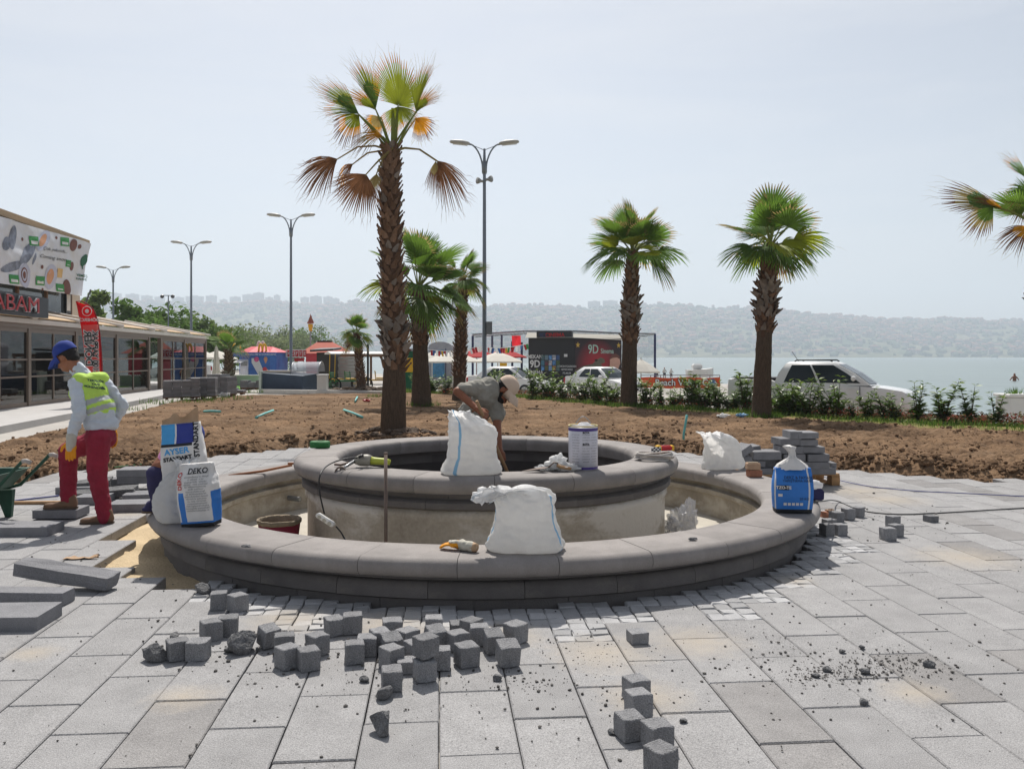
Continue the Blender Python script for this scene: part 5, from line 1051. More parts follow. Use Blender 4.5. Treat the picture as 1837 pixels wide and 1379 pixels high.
for k in range(n + 1):
    a = pi * k / n * .95; P += [(K(519, 0)[0] + .0, .2 + .65 - .62 * cos(a), za + .52 * sin(a)), (K(571, 0)[0], .0 + .65 - .62 * cos(a), za + .52 * sin(a) + .02)]
MB().add(P, [(2 * k, 2 * k + 1, 2 * k + 3, 2 * k + 2) for k in range(n)]).build('display_dome', 'acrylic', ct, True)
for q in (0, 1): MB().tube([P[2 * k + q] for k in range(n + 1)], .022, 6).build('dome_rim', 'steel', ct, True)
pd = thing('white_pedestal', 'plain white box pedestal right of the navy counter', 'pedestal', at(579, 698, 36.6) * 1); pd.location.z = -.1; s_ = 36.6 / F
MB().cbox(16 * s_, .5, (698 - 668) * s_ + .1, .02).build('body', 'kerb_white', pd); MB().cbox(17.5 * s_, .55, .05, .01, Matrix.Translation((0, 0, (698 - 668) * s_ + .101))).build('cap', 'white_paint', pd)
# mint wall and artificial turf before the kiosk
lw = thing('low_wall', 'low mint green wall edging bright artificial turf', 'wall', at(440, 690, 44) * 1); lw.location.z = -.1; s_ = 44 / F
MB().box(-34 * s_, 24 * s_, 0, .25, 0, .62).build('wall', 'mint_wall', lw); MB().box(-34 * s_ - .05, 24 * s_ + .05, -.05, .3, .622, .68).build('cap', 'white_paint', lw)
tag(MB().add([(-15.2, 39.5, .02), (-12.6, 39.5, .02), (-12.6, 43.9, .03), (-15.2, 43.9, .03)], [(0, 1, 2, 3)]).build('turf', 'turf'), kind='structure')

# ---------------------------------------------------------------- cinema cabin, net cage, container
mat('cinema_black', srgb(40, 41, 44), .6, .08, 1); mat('net', srgb(150, 156, 158), .9, .05, 3, alpha=.22); mat('post_blue', srgb(44, 52, 92), .5, .08, 2); mat('star_gold', srgb(206, 168, 70), .5); mat('mint_print', srgb(170, 204, 190), .6); mat('skin_print', srgb(206, 160, 140), .7, .1, 3); mat('dino_print', srgb(112, 104, 88), .8, .4, 12); mat('canopy_grey', srgb(142, 138, 128), .8, .08, 3)
pm = mat('poster_red', srgb(150, 22, 36), .5, .05, 1); t, N, L, b_, base = ramp_noise(pm)
tc = N.new('ShaderNodeTexCoord'); ds = N.new('ShaderNodeVectorMath'); ds.operation = 'DISTANCE'; ds.inputs[1].default_value = (1.75, 1.0, 0); L.new(tc.outputs['Object'], ds.inputs[0]); rp_ = N.new('ShaderNodeValToRGB'); rp_.color_ramp.elements[0].color = (*srgb(196, 30, 46), 1); rp_.color_ramp.elements[1].color = (*srgb(44, 26, 32), 1); rp_.color_ramp.elements[1].position = .9
dv = N.new('ShaderNodeMath'); dv.operation = 'DIVIDE'; dv.inputs[1].default_value = 1.9; L.new(ds.outputs['Value'], dv.inputs[0]); L.new(dv.outputs[0], rp_.inputs['Fac']); L.new(rp_.outputs['Color'], b_.inputs['Base Color'])
YC = 50.0; CS = YC / 42; A0 = at(948, 700, YC); A1 = at(1030, 700, YC - .6); A2 = at(1115, 700, YC + 1.6); zb_ = -.1; Hc = EYE - (606 - HY) * YC / F + .1
for q in (A0, A1, A2): q.z = zb_
ci = thing('cinema_cabin', 'black 9D cinema cabin with red dinosaur poster', 'kiosk', A1); o_ = A1.copy()
A0 -= o_; A2 -= o_; O = Vector((0, 0, 0)); bk = Vector((.3, 3.2, 0))
MB().add([A0, O, A2, A2 + bk, A0 + bk] + [p + Vector((0, 0, Hc)) for p in (A0, O, A2, A2 + bk, A0 + bk)], [(0, 1, 6, 5), (1, 2, 7, 6), (2, 3, 8, 7), (3, 4, 9, 8), (4, 0, 5, 9), (5, 6, 7, 8, 9)]).build('cabin', 'cinema_black', ci, fix=True)
FL = frame(A0, O - A0, Vector((0, 0, 1))); FR = frame(O, A2 - O, Vector((0, 0, 1))); WL = (A0).length; WR = A2.length; sx = lambda x: (x - 948) / 82 * WL; sz = lambda y: EYE - (y - HY) * YC / F + .1; rx_ = lambda x: (x - 1030) / 85 * WR; rz_ = lambda y: EYE - (y - HY) * (YC + .6) / F + .1
MB().box(rx_(1031), rx_(1114.5), rz_(675), rz_(609.5), .004, .02, FR).build('poster', pm, ci).matrix_world
po = [o for o in ci.children if o.name.startswith('poster')][0]; inv = (FR @ Matrix.Translation((0, 0, 0))).inverted(); po.data.transform(inv); po.matrix_local = FR
def ctext(t_, x, y, size, m, Fm, fx, fz, off=.024, bold=0.0, sxx=1.0): vs, fs = text_geo(t_, size * CS, .002, 'CENTER', bold, 0, sxx); MB().add(vs, fs, Fm @ Matrix.Translation((fx(x), fz(y), off))).build('lettering', m, ci, fix=True)
ctext('MEKAN', 960, 640, .26, 'white_paint', FL, sx, sz, .01, .006, .85); ctext('9D', 960, 653, .48, 'white_paint', FL, sx, sz, .01, .016, .85); ctext('SİNEMA', 960, 668, .26, 'white_paint', FL, sx, sz, .01, .004, .85)
for k, (t_, y) in enumerate((('GÖRÜNTÜLERDEN', 657), ('HEYECANLI', 662.5), ('FİLMLER', 669))): ctext(t_, 1017, y, .12, 'white_paint', FL, sx, sz, .01, .002, .9)
MB().box(sx(1012), sx(1018), sz(640), sz(635), .004, .012, FL).build('notice', 'white_paint', ci)
MB().box(sx(963), sx(1026), Hc + .003, Hc + .40, -.5, .06, FL).build('sign_box', 'sign_black', ci); ctext('9D', 974, 601.5, .26, 'post_blue', FL, sx, sz, .075, .01); ctext('CINEMA', 996, 601.5, .26, 'red_paint', FL, sx, sz, .075, .008)
rg = random.Random(6); cols = [srgb(60, 110, 120), srgb(110, 40, 50), srgb(180, 180, 190), srgb(40, 60, 110), srgb(70, 90, 60), srgb(150, 120, 70), srgb(90, 140, 190)]
for i in range(5):
    for j in range(3): MB().box(sx(971 + i * 6.8), sx(976.8 + i * 6.8), sz(645.5 + j * 9.5), sz(637 + j * 9.5), .004, .012, FL).build('film_poster', mat('film%d_%d' % (i, j), rg.choice(cols), .5, .6, 7, col2=rg.choice(cols)), ci)
ctext('9D', 1063, 627, .62, 'mint_print', FR, rx_, rz_, .026, .008, .9); ctext('Sinema', 1088, 630, .34, 'mint_print', FR, rx_, rz_, .026, .004, .9)
def star(x, y, r): r *= CS; P = [(rx_(x) + r * (1 if k % 2 == 0 else .42) * sin(pi * k / 5), rz_(y) + r * (1 if k % 2 == 0 else .42) * cos(pi * k / 5)) for k in range(10)]; MB().prism(P, .022, .03, FR).build('star', 'star_gold', ci)
star(1036, 619, .15); star(1109, 619, .15)
MB().prism([(rx_(a), rz_(b)) for a, b in ((1031, 663), (1045, 656), (1062, 652), (1069, 645), (1076, 641), (1083, 644), (1084, 650), (1076, 653), (1080, 656), (1070, 659), (1058, 664), (1045, 668), (1031, 672))], .021, .026, FR).build('printed_dinosaur', 'dino_print', ci); MB().prism([(rx_(1068 + 3 * cos(a)), rz_(646 + 2 * sin(a))) for a in [2 * pi * k / 8 for k in range(8)]][::-1], .0265, .028, FR).build('print', 'black_print', ci)
MB().prism([(rx_(a), rz_(b)) for a, b in ((1093, 645), (1098, 638), (1106, 637), (1111, 643), (1112, 652), (1108, 662), (1113, 671), (1096, 671), (1093, 660))][::-1], .021, .026, FR).build('printed_face', 'skin_print', ci); MB().prism([(rx_(a), rz_(b)) for a, b in ((1092, 645), (1096, 637), (1104, 634), (1110, 638), (1112, 645), (1106, 641), (1098, 642))][::-1], .0265, .03, FR).build('print', 'brown_print', ci)
MB().add([(A0.x - .2, A0.y - .3, Hc + .002), (.1, -.4, Hc + .002), (A2.x + .2, A2.y - .2, Hc - .1), (A2.x + .3, A2.y + 3.2, Hc + .3), (A0.x, A0.y + 3.2, Hc + .4)], [(0, 1, 2, 3, 4)]).build('roof', 'canopy_grey', ci)
# net cage of the beach court behind
ng = thing('court_cage', 'tall netted cage with blue posts around the beach court', 'fence', at(1000, 690, 56) * 1); s_ = 56 / F; g0 = ng.location.copy(); ng.location.z = -.1; g0.z = -.1
def G(x, y, Yv=48): p = at(x, y, Yv + 8) - g0; return p
for x, y, Yv in ((848, 602, 48), (883, 602, 50), (900, 601, 52), (919, 612, 48), (936, 614, 47), (1122, 614, 50), (1175, 599, 48), (1100, 601, 55)): p = G(x, y, Yv); MB().tube([(p.x, p.y, 0), tuple(p)], .075, 8).build('post', 'post_blue', ng)
tp = [G(848, 600), G(940, 594), G(1030, 594), G(1100, 597), G(1175, 599)]
for a, b in zip(tp, tp[1:]): MB().tube([a, b], .06, 6).build('top_rail', 'steel', ng); MB().tube([a - Vector((0, -4, .05)), b - Vector((0, -4, .05))], .05, 6).build('top_rail', 'steel', ng)
for a in tp: MB().tube([a, a + Vector((0, 4, -.05))], .05, 6).build('cross_rail', 'steel', ng)
P = []
for p in tp: P += [p, Vector((p.x, p.y, 1.2))]
MB().add(P, [(2 * k, 2 * k + 2, 2 * k + 3, 2 * k + 1) for k in range(4)]).build('net', 'net', ng); MB().add([p for p in tp] + [p + Vector((0, 4, -.05)) for p in tp], [(k, k + 1, k + 6, k + 5) for k in range(4)]).build('roof_net', 'net', ng)
# bunting
bt = thing('bunting', 'string of small red and white flags hung across the beach cafe', 'bunting', at(860, 628, 41) * 1); q0 = bt.location.copy(); rg = random.Random(9); line = []
for k in range(40): t = k / 39; x = lerp(768, 948, t); y = lerp(625, 614, t) + 5 * sin(pi * ((t * 2) % 1)) + 2; line.append(at(x, y, 41) - q0)
MB().tube(line, .012, 4).build('cord', 'white_paint', bt)
fcol = ['red_paint', 'white_paint', 'red_paint', 'white_paint', 'green_print', 'kiosk_blue', 'red_paint', 'arch_yellow']
for k in range(1, 39):
    a, b = line[k], line[k] + (line[k] - line[k - 1]) * .8; h = .26; w = Vector((rg.uniform(-.08, .1), rg.uniform(-.12, .12), -h)); MB().add([a, b, b + w, a + w], [(0, 1, 2, 3)]).build('flag', rg.choice(fcol), bt)
rf = thing('red_flag', 'plain red flag hanging beside the cinema cabin', 'flag', at(926, 612, 46) * 1); Pq = []; 
for j in range(5):
    for i in range(7): Pq.append((-.24 + .48 * i / 6 + .02 * j * .3, .05 * sin(i * 1.3 + j * .6), .3 - .56 * j / 4))
MB().add(Pq, [(j * 7 + i, j * 7 + i + 1, (j + 1) * 7 + i + 1, (j + 1) * 7 + i) for j in range(4) for i in range(6)]).build('cloth', 'flag_red', rf, True); MB().tube([(-.3, .05, .33), (.3, .05, .33)], .015, 6).build('bar', 'steel', rf)
# grey container with arched roof, green-yellow booth
Y = 51; b = at(790, 690, Y); b.z = -.1; cn = thing('grey_container', 'grey container booth with arched roof and blue panel', 'kiosk', b); s_ = Y / F; Pp = [(-22 * s_, 0), (22 * s_, 0), (22 * s_, 2.15)] + [(22 * s_ * cos(a), 2.15 + .35 * sin(a)) for a in [pi * k / 8 for k in range(1, 8)]] + [(-22 * s_, 2.15)]
MB().prism(Pp, 0, 2.4, frame(Vector((0, 2.4, 0)), Vector((1, 0, 0)), Vector((0, 0, 1)))).build('body', mat('container_grey', srgb(150, 152, 160), .6), cn, fix=True); MB().box(-.55, .25, -.03, -.002, .4, 2.0).build('panel', mat('panel_blue', srgb(70, 130, 170), .5, .4, 4), cn); MB().box(.3, .34, -.04, -.003, 0, 2.1).build('trim', 'post_blue', cn)
for x in (.52, .66): MB().tube([(x, -.02, 1.25), (x, .02, 1.25)], .04, 8).build('vent', 'sign_black', cn)
Y = 40; b = at(738, 690, Y); b.z = -.1; bo = thing('green_booth', 'narrow green booth with yellow panel behind the thick-based palm', 'kiosk', b); s_ = Y / F; MB().cbox(24 * s_, 1.2, (690 - 622) * s_ + .1, .03).build('body', 'tree_print', bo); MB().box(-.3, .3, -.64, -.605, .9, 1.55).build('panel', 'arch_yellow', bo); MB().cbox(26 * s_, 1.3, .12, .02, Matrix.Translation((0, 0, (690 - 622) * s_ + .105))).build('roof', 'container_grey', bo)
# dark sign on a trestle near the cafe
yb = thing('yellow_sign', 'yellow and red notice board at the beach cafe', 'sign', at(903, 690, 47.6) * 1); yb.location.z = -.1; MB().box(-.2, .2, 0, .04, 1.0, 1.55).build('board', 'arch_yellow', yb); MB().box(-.2, .2, 0, .04, .78, .998).build('lower_panel', 'red_paint', yb); MB().tube([(-.15, .02, 0), (-.15, .02, .8)], .02, 6).build('leg', 'steel', yb); MB().tube([(.15, .02, 0), (.15, .02, .8)], .02, 6).build('leg', 'steel', yb)
# orange banner fence on the beach
Y = 38; b = at(1228, 690, Y); b.z = -.5; ob = thing('beach_banner', 'long orange Beach Volley Cup banner on a low barrier', 'banner', b); s_ = Y / F; xa, xb = (1150 - 1228) * s_, (1292 - 1228) * s_; z1, z0 = EYE + (HY - 677) * s_ + .5, EYE + (HY - 696) * s_ + .5
mat('banner_orange', srgb(208, 92, 40), .6, .12, 2, col2=srgb(200, 70, 34)); Pq = []
for i in range(31):
    for z in (z0, z1): Pq.append((lerp(xa, xb, i / 30), .03 * sin(i * .9) + (.02 if z == z0 else 0), z + .02 * sin(i * .45)))
MB().add(Pq, [(2 * i, 2 * i + 2, 2 * i + 3, 2 * i + 1) for i in range(30)]).build('cloth', 'banner_orange', ob, True)
vs, fs = text_geo('Beach Volley Cup', .40, .003, 'CENTER', .022, 0, .95); MB().add(vs, fs, TRS((.05, -.055, (z0 + z1) / 2), 0, pi / 2)).build('lettering', 'black_print', ob, fix=True); vs, fs = text_geo('Beach Volley Cup', .40, .003, 'CENTER', .006, 0, .95); MB().add(vs, fs, TRS((.05, -.062, (z0 + z1) / 2), 0, pi / 2)).build('lettering', 'white_paint', ob, fix=True)
MB().ico((xb - .35, -.05, (z0 + z1) / 2), (.17, .02, .17), 1).build('emblem', 'kiosk_blue', ob)
for i in range(9): MB().tube([(lerp(xa, xb, i / 8), .08, 0), (lerp(xa, xb, i / 8), .08, z1 + .1)], .02, 6).build('post', 'steel', ob)
MB().tube([(xa, .08, z1 + .1), (xb, .08, z1 + .1)], .02, 6).build('top_rail', 'steel', ob)
# small white boat on the beach
bo = thing('motor_boat', 'small white motor boat behind the orange banner', 'boat', at(1255, 690, 47) * 1); bo.location.z = .35; P = []
for x, w, zt in ((-.7, .42, .45), (-.3, .5, .45), (.2, .48, .48), (.55, .3, .52), (.75, .02, .56)):
    P += [(x, -w, zt), (x, -w * .6, .05), (x, 0, 0 if x < .5 else .2), (x, w * .6, .05), (x, w, zt)]
MB().add(P, [(i * 5 + k, i * 5 + k + 1, i * 5 + 6 + k, i * 5 + 5 + k) for i in range(4) for k in range(4)] + [(0, 1, 2, 3, 4)] + [(i * 5, i * 5 + 5, i * 5 + 9, i * 5 + 4) for i in range(4)]).build('hull', 'white_paint', bo, fix=True); MB().cbox(.5, .5, .3, .08, Matrix.Translation((-.15, 0, .47))).build('cabin', 'white_paint', bo); MB().box(-.1, .105, -.2, .2, .55, .7).build('windscreen', 'dark_glass', bo)
# white planter and parapet at the right
wp = thing('white_planter', 'white concrete planter box at the right edge by the sea', 'planter', at(1822, 752, 20.8) * 1); wp.location.z = -.12
MB().cbox(.62, .62, .66, .03).build('box', 'white_paint', wp); MB().cbox(.7, .7, .07, .015, Matrix.Translation((0, 0, .662))).build('rim', 'white_paint', wp)
mb = MB(); rg = random.Random(3)
for k in range(90): a = rg.random() * 6.28; r_ = rg.uniform(0, .25); h = rg.uniform(.06, .2); c = Vector((r_ * cos(a), r_ * sin(a), .73)); d = Vector((cos(a) * .08, sin(a) * .08, h)); w = Vector((sin(a), -cos(a), 0)) * .008; mb.add([c - w, c + w, c + d], [(0, 1, 2)])
tag(mb.build('grass', 'grass', wp), kind='stuff')
# pavement slabs stacked on pallets by the pavilion
mat('stack_slab', srgb(128, 128, 130), .9, .14, 4, rnd=.16, bump=.2)
def slab_stack(ix, iy, nx_, nh, label, rz, w=.3, l=.6, lean=0.0):
    p = gp(ix, iy); root = thing('slab_stack', label, 'slab stack', (p.x, p.y, .03), rz, 'stacked paving slabs by the pavilion'); rg = random.Random(ix)
    mb = MB(); mb.box(-nx_ * w / 2, nx_ * w / 2, -l / 2, l / 2, .06, .1)
    for x in (-.4, 0, .4): mb.box(x * nx_ * w - .04, x * nx_ * w + .04, -l / 2, l / 2, 0, .06)
    mb.build('pallet', 'wood_brown', root); mb = MB()
    for i in range(nx_):
        for k in range(nh - (1 if rg.random() < .25 else 0)): mb.cbox(w - .012, l, .078, .006, TRS(((i + .5 - nx_ / 2) * w + rg.uniform(-.012, .012) + lean * k, rg.uniform(-.02, .02), .101 + k * .08), rg.uniform(-.02, .02)))
    tag(mb.build('slabs', 'stack_slab', root), kind='stuff')
slab_stack(326, 718, 4, 8, 'nearest tall stack of grey slabs on a pallet by the pavilion end', .35); slab_stack(365, 716, 3, 8, 'middle stack of grey slabs by the small palm', .2); slab_stack(398, 712, 3, 9, 'right stack of grey slabs under the small palm', -.3); slab_stack(418, 709, 3, 2, 'low stack of two slab layers right of the tall stacks', .1); slab_stack(462, 700, 4, 4, 'small separate slab stack left of the navy counter', .05, .35)
# ---------------------------------------------------------------- vehicles
mat('car_white', srgb(226, 226, 224), .3, .02, 2, coat=.6, spec=.5); mat('car_glass', srgb(46, 54, 58), .12, .1, 1, spec=.25); mat('tyre', srgb(34, 34, 36), .9, .1, 9); mat('rim', srgb(160, 162, 166), .35, .08, 5, metal=.7); mat('car_black', srgb(32, 33, 35), .5); mat('tail_red', srgb(170, 20, 26), .25); mat('headlight', srgb(210, 214, 218), .1, .05, 5, spec=.9)
def loft(mb, secs):
    q = len(secs[0]); n0 = [p for s in secs for p in s]
    fs = [(i * q + k, i * q + (k + 1) % q, (i + 1) * q + (k + 1) % q, (i + 1) * q + k) for i in range(len(secs) - 1) for k in range(q)]
    fs += [tuple(range(q))[::-1], tuple((len(secs) - 1) * q + k for k in range(q))]; return mb.add(n0, fs)
def wheel(parent, x, y, r, s):
    w = MB().lathe([(r * .62, -.1), (r * .95, -.1), (r, -.06), (r, .06), (r * .95, .1), (r * .62, .1)], 24, TRS((x, y, r), 0, pi / 2)).build('wheel', 'tyre', parent, True, fix=True)
    mb = MB().lathe([(.02, .02), (r * .5, .05), (r * .62, .085), (r * .62, -.09)], 20, TRS((x, y, r), 0, pi / 2 * s))
    mb.build('rim', 'rim', w, True)
    for k in range(6):
        a = pi * k / 3; d = Vector((cos(a), 0, sin(a))); MB().tube([Vector((x, y + s * -.075, r)), Vector((x, y + s * -.085, r)) + d * r * .58], [.03, .02], 5).build('spoke', 'rim', w)
def body_sec(x, zb, zt, w, crown=.03, tuck=.9):
    return [(x, -w * tuck, zb), (x, -w, zb + (zt - zb) * .28), (x, -w, zb + (zt - zb) * .62), (x, -w * .955, zt - .015), (x, -w * .86, zt), (x, 0, zt + crown), (x, w * .86, zt), (x, w * .955, zt - .015), (x, w, zb + (zt - zb) * .62), (x, w, zb + (zt - zb) * .28), (x, w * tuck, zb)]
def cabin(root, pts_b, pts_t, wb, wt, zb, zt, wins, m='car_white'):
    """greenhouse: pts_b/pts_t = rear and front x at belt and at roof"""
    (rb, fb), (rt, ft_) = pts_b, pts_t; mb = MB(); secs = []
    rows = [(rb, fb, wb, zb), (lerp(rb, rt, .5) - .03, lerp(fb, ft_, .5) + .03, lerp(wb, wt, .45), lerp(zb, zt, .5)), (rt, ft_, wt, zt - .06), (rt + .08, ft_ - .1, wt * .9, zt - .012), (rt + .25, ft_ - .3, wt * .6, zt)]
    P = []
    for r0, f0, w, z in rows: P += [(r0, -w, z), (f0, -w * .97, z), (f0 + .08 * (f0 > 0), 0, z), (f0, w * .97, z), (r0, w, z), (r0 - .04, 0, z)]
    fs = [(i * 6 + k, i * 6 + (k + 1) % 6, (i + 1) * 6 + (k + 1) % 6, (i + 1) * 6 + k) for i in range(len(rows) - 1) for k in range(6)] + [tuple((len(rows) - 1) * 6 + k for k in range(6))]
    o = mb.add(P, fs).build('cabin', m, root, fix=True); sharp(o, 50)
    zm_ = lerp(zb, zt, .5)
    def zmap(v): return lerp(zb, zm_, v * 2) if v < .5 else lerp(zm_, zt - .06, v * 2 - 1)
    def side(u, v, s, off=.008): x = lerp(lerp(rb, fb, u), lerp(rt, ft_, u), v) ; w = lerp(wb, wt, v if v < .5 else v); w = lerp(wb, lerp(wb, wt, .45), v * 2) if v < .5 else lerp(lerp(wb, wt, .45), wt, v * 2 - 1); return Vector((x, s * (w * lerp(1, .97, u) + off), zmap(v)))
    for s in (-1, 1):
        for (u0, u1, u2, u3, v0, v1) in wins:          # u at bottom rear/front, top rear/front
            MB().add([side(u0, v0, s), side(u1, v0, s), side((u1 + u3) / 2, (v0 + v1) / 2, s), side(u3, v1, s), side(u2, v1, s), side((u0 + u2) / 2, (v0 + v1) / 2, s)], [(0, 1, 2, 5), (5, 2, 3, 4)]).build('side_window', 'car_glass', root)
    def front(t, v, fr=True, off=.012):
        a, b_ = ((fb, ft_) if fr else (rb, rt)); q = [lerp(a, b_, .0), lerp(a, b_, .5) + (.03 if fr else -.03), b_]
        x = lerp(q[0], q[1], v * 2) if v < .5 else lerp(q[1], q[2], v * 2 - 1); w = (lerp(wb, lerp(wb, wt, .45), v * 2) if v < .5 else lerp(lerp(wb, wt, .45), wt, v * 2 - 1)) * (.97 if fr else 1)
        bul = (.08 if fr else -.04) * (1 - abs(t)); return Vector((x + bul + (off if fr else -off), t * w, zmap(v) + .006))
    for fr, nm in ((True, 'windscreen'), (False, 'rear_window')):
        P = [front(t, v, fr) for v in (.06, .5, .97) for t in (-.9, 0, .9)]; MB().add(P, [(0, 1, 4, 3), (1, 2, 5, 4), (3, 4, 7, 6), (4, 5, 8, 7)]).build(nm, 'car_glass', root)
def details(root, xf, xr, w, zh, zt_, mirror):
    for s in (-1, 1):
        MB().ico((xf - .12, s * w * .72, zh), (.16, .2, .1), 1).build('headlight', 'headlight', root, True); MB().cbox(.1, .16, .3, .03, Matrix.Translation((xr + .03, s * w * .86, zt_))).build('tail_light', 'tail_red', root)
        MB().cbox(.1, .2, .15, .04, Matrix.Translation((mirror[0], s * (mirror[1] + .1), mirror[2]))).build('wing_mirror', 'car_white', root)
def sedan(p, rz, label):
    r = thing('parked_car', label, 'car', p, rz, None); L_ = [(-2.1, .38, .88, .62), (-2.02, .26, 1.0, .76), (-1.6, .2, 1.03, .83), (-.9, .19, .98, .86), (.2, .19, .95, .86), (1.0, .19, .92, .85), (1.6, .2, .85, .82), (1.98, .26, .74, .74), (2.1, .36, .62, .58)]
    o = loft(MB(), [body_sec(*a) for a in L_]).build('body', 'car_white', r, fix=True); sharp(o, 40)
    cabin(r, (-1.55, 1.15), (-.85, .35), .82, .62, .93, 1.5, [(.22, .52, .24, .52, .1, .9), (.555, .93, .555, .9, .1, .9)])
    for x in (-1.3, 1.3):
        for s in (-1, 1): wheel(r, x, s * .76, .3, s * -1 * -1 if False else -s)
    for s in (-1, 1):
        for x in (-.25, .75): MB().box(x - .09, x + .09, s * .868 - .012, s * .868 + .012, .80, .83).build('door_handle', 'car_white', r)
    details(r, 2.05, -2.08, .8, .66, .62, (.78, .80, .95)); MB().box(2.07, 2.12, -.4, .4, .34, .46).build('grille', 'car_black', r); return r
ps = at(1081, 690, 43.5); sedan((ps.x, 43.5, -.5), radians(-52), 'white parked sedan in front of the black cinema cabin')
pq = at(912, 690, 45); sedan((pq.x, 45.2, -.5), radians(-25), 'white car mostly hidden behind the stooping worker cap')
pw = at(325, 670, 62); sedan((pw.x, 62, -.1), radians(200), 'white car seen through the pavilion glass beside parasols')
# pickup
pp = at(1472, 700, 24.6); pk = thing('pickup_truck', 'white double-cab pickup parked by the sea behind the hedge', 'pickup', (pp.x, 24.6, -.5), radians(-30))
L_ = [(-2.46, .6, 1.26, .78), (-2.42, .48, 1.36, .84), (-1.9, .4, 1.37, .88), (-1.2, .36, 1.35, .9), (-1.0, .36, 1.27, .9), (.2, .36, 1.24, .91), (1.1, .36, 1.22, .91), (1.7, .4, 1.18, .89), (2.2, .46, 1.10, .85), (2.40, .5, 1.0, .76), (2.47, .56, .9, .66)]
o = loft(MB(), [body_sec(*a) for a in L_]).build('body', 'car_white', pk, fix=True); sharp(o, 40)
MB().box(-2.36, -.98, -.72, .72, 1.39, 1.41).build('bed_cover', 'car_black', pk)
cabin(pk, (-1.12, 1.45), (-.80, .55), .86, .74, 1.22, 1.87, [(.10, .47, .13, .47, .10, .93), (.50, .93, .50, .90, .10, .93)])
for s in (-1, 1):
    for x in (-.98, .10, 1.18): MB().box(x - .008, x + .008, s * .912 - .012, s * .912 + .012, .52, 1.2).build('door_seam', 'car_black', pk)
    MB().box(-1.0, 1.2, s * .905 - .03, s * .905 + .03, .40, .52).build('sill_cladding', 'car_black', pk)
    for x in (-1.45, 1.55): MB().tube([(x + .46 * cos(a), s * .885, .37 + .46 * sin(a)) for a in [pi * k / 12 for k in range(13)]], .035, 6).build('wheel_arch', 'car_black', pk, True)
for s in (-1, 1):
    MB().tube([(-.6, s * .55, 1.86), (-.55, s * .55, 1.91), (.35, s * .55, 1.91), (.42, s * .55, 1.87)], .022, 6).build('roof_rail', 'car_black', pk, True)
    MB().box(-1.1, 1.4, s * .91 - .02, s * .91 + .02, .58, .66).build('side_moulding', 'car_white', pk)
    for x in (-.15, .95): MB().box(x - .1, x + .1, s * .918 - .015, s * .918 + .015, 1.12, 1.16).build('door_handle', 'car_white', pk)
    for x in (-1.45, 1.55): wheel(pk, x, s * .80, .37, -s)
details(pk, 2.36, -2.42, .84, .98, .9, (1.02, .84, 1.34)); MB().box(2.37, 2.46, -.42, .42, .62, .84).build('grille', 'car_black', pk); MB().cbox(.14, 1.5, .2, .04, Matrix.Translation((2.42, 0, .44))).build('bumper', 'car_black', pk); MB().tube([(-.55, -.2, 1.85), (-.75, -.2, 2.15)], .008, 5).build('antenna', 'car_black', pk)

# ---------------------------------------------------------------- pedal karts
mat('kart_yellow', srgb(214, 170, 36), .45, .06, 3); mat('kart_green', srgb(58, 128, 70), .45, .06, 3)
def kart(ix, Y, rz, c, label):
    p = at(ix, 690, Y); r = thing('pedal_kart', label, 'pedal kart', (p.x, Y, -.1), rz); R = .33
    for x in (-.75, .75):
        for s in (-1, 1):
            t = [(x + R * cos(a), s * .45, R + R * sin(a)) for a in [2 * pi * k / 18 for k in range(19)]]; w = MB().tube(t, .03, 6, False).build('wheel', 'tyre', r, True); MB().tube([(x, s * .45 - .05, R), (x, s * .45 + .05, R)], .05, 8).build('hub', 'steel', w)
            for k in range(8): a = pi * k / 4; MB().tube([(x, s * .45, R), (x + R * cos(a), s * .45, R + R * sin(a))], .008, 4).build('spoke', c, w)
    for s in (-1, 1): MB().tube([(-.75, s * .38, R), (-.6, s * .38, .5), (.6, s * .38, .5), (.75, s * .38, R)], .03, 6).build('frame_tube', c, r, True)
    for x in (-.45, .25):
        MB().cbox(.36, .85, .06, .02, Matrix.Translation((x, 0, .56))).build('seat', 'kart_yellow', r)
        for k in range(3): MB().cbox(.03, .85, .05, .01, Matrix.Translation((x - .2, 0, .66 + k * .09))).build('backrest_slat', c, r)
        for s in (-.38, .38): MB().tube([(x - .2, s, .5), (x - .24, s, .95)], .018, 6).build('backrest_post', c, r)
    for x in (-.7, .65):
        for s in (-1, 1): MB().tube([(x, s * .4, .5), (x * .95, s * .42, 1.72)], .02, 6).build('canopy_post', 'kart_yellow', r)
    P = [(x, y, 1.72 + .1 * (1 - abs(y) / .55)) for x in (-.9, .95) for y in (-.55, 0, .55)]; MB().add(P, [(0, 1, 4, 3), (1, 2, 5, 4)]).add([(a, b, c_ + .03) for a, b, c_ in P], [(3, 4, 1, 0), (4, 5, 2, 1)]).build('canopy', 'white_paint', r)
    MB().tube([(.5, 0, .5), (.62, 0, .95), (.6, -.15, .98)], .02, 6).build('steering_column', 'car_black', r)
kart(622, 39.6, .5, 'kart_green', 'green-framed pedal kart left of the small round palm'); kart(672, 41, .15, 'kart_yellow', 'yellow pedal kart between the small palm and the tall palm trunk')
bp_ = thing('black_post', 'thin black post by the yellow pedal kart', 'post', at(660, 697, 39.5) * 1); bp_.location.z = -.1; MB().tube([(0, 0, 0), (0, 0, 2.15)], .05, 8).build('shaft', 'car_black', bp_); MB().tube([(0, 0, 2.15), (0, 0, 2.2)], [.06, .03], 8).build('cap', 'car_black', bp_)
pg = thing('pergola', 'low brown roofed shelter behind the pedal karts', 'shelter', at(665, 690, 50) * 1); pg.location.z = -.1; MB().box(-2, 2, 0, 2, 1.6, 1.78).build('roof', 'wood_brown', pg)
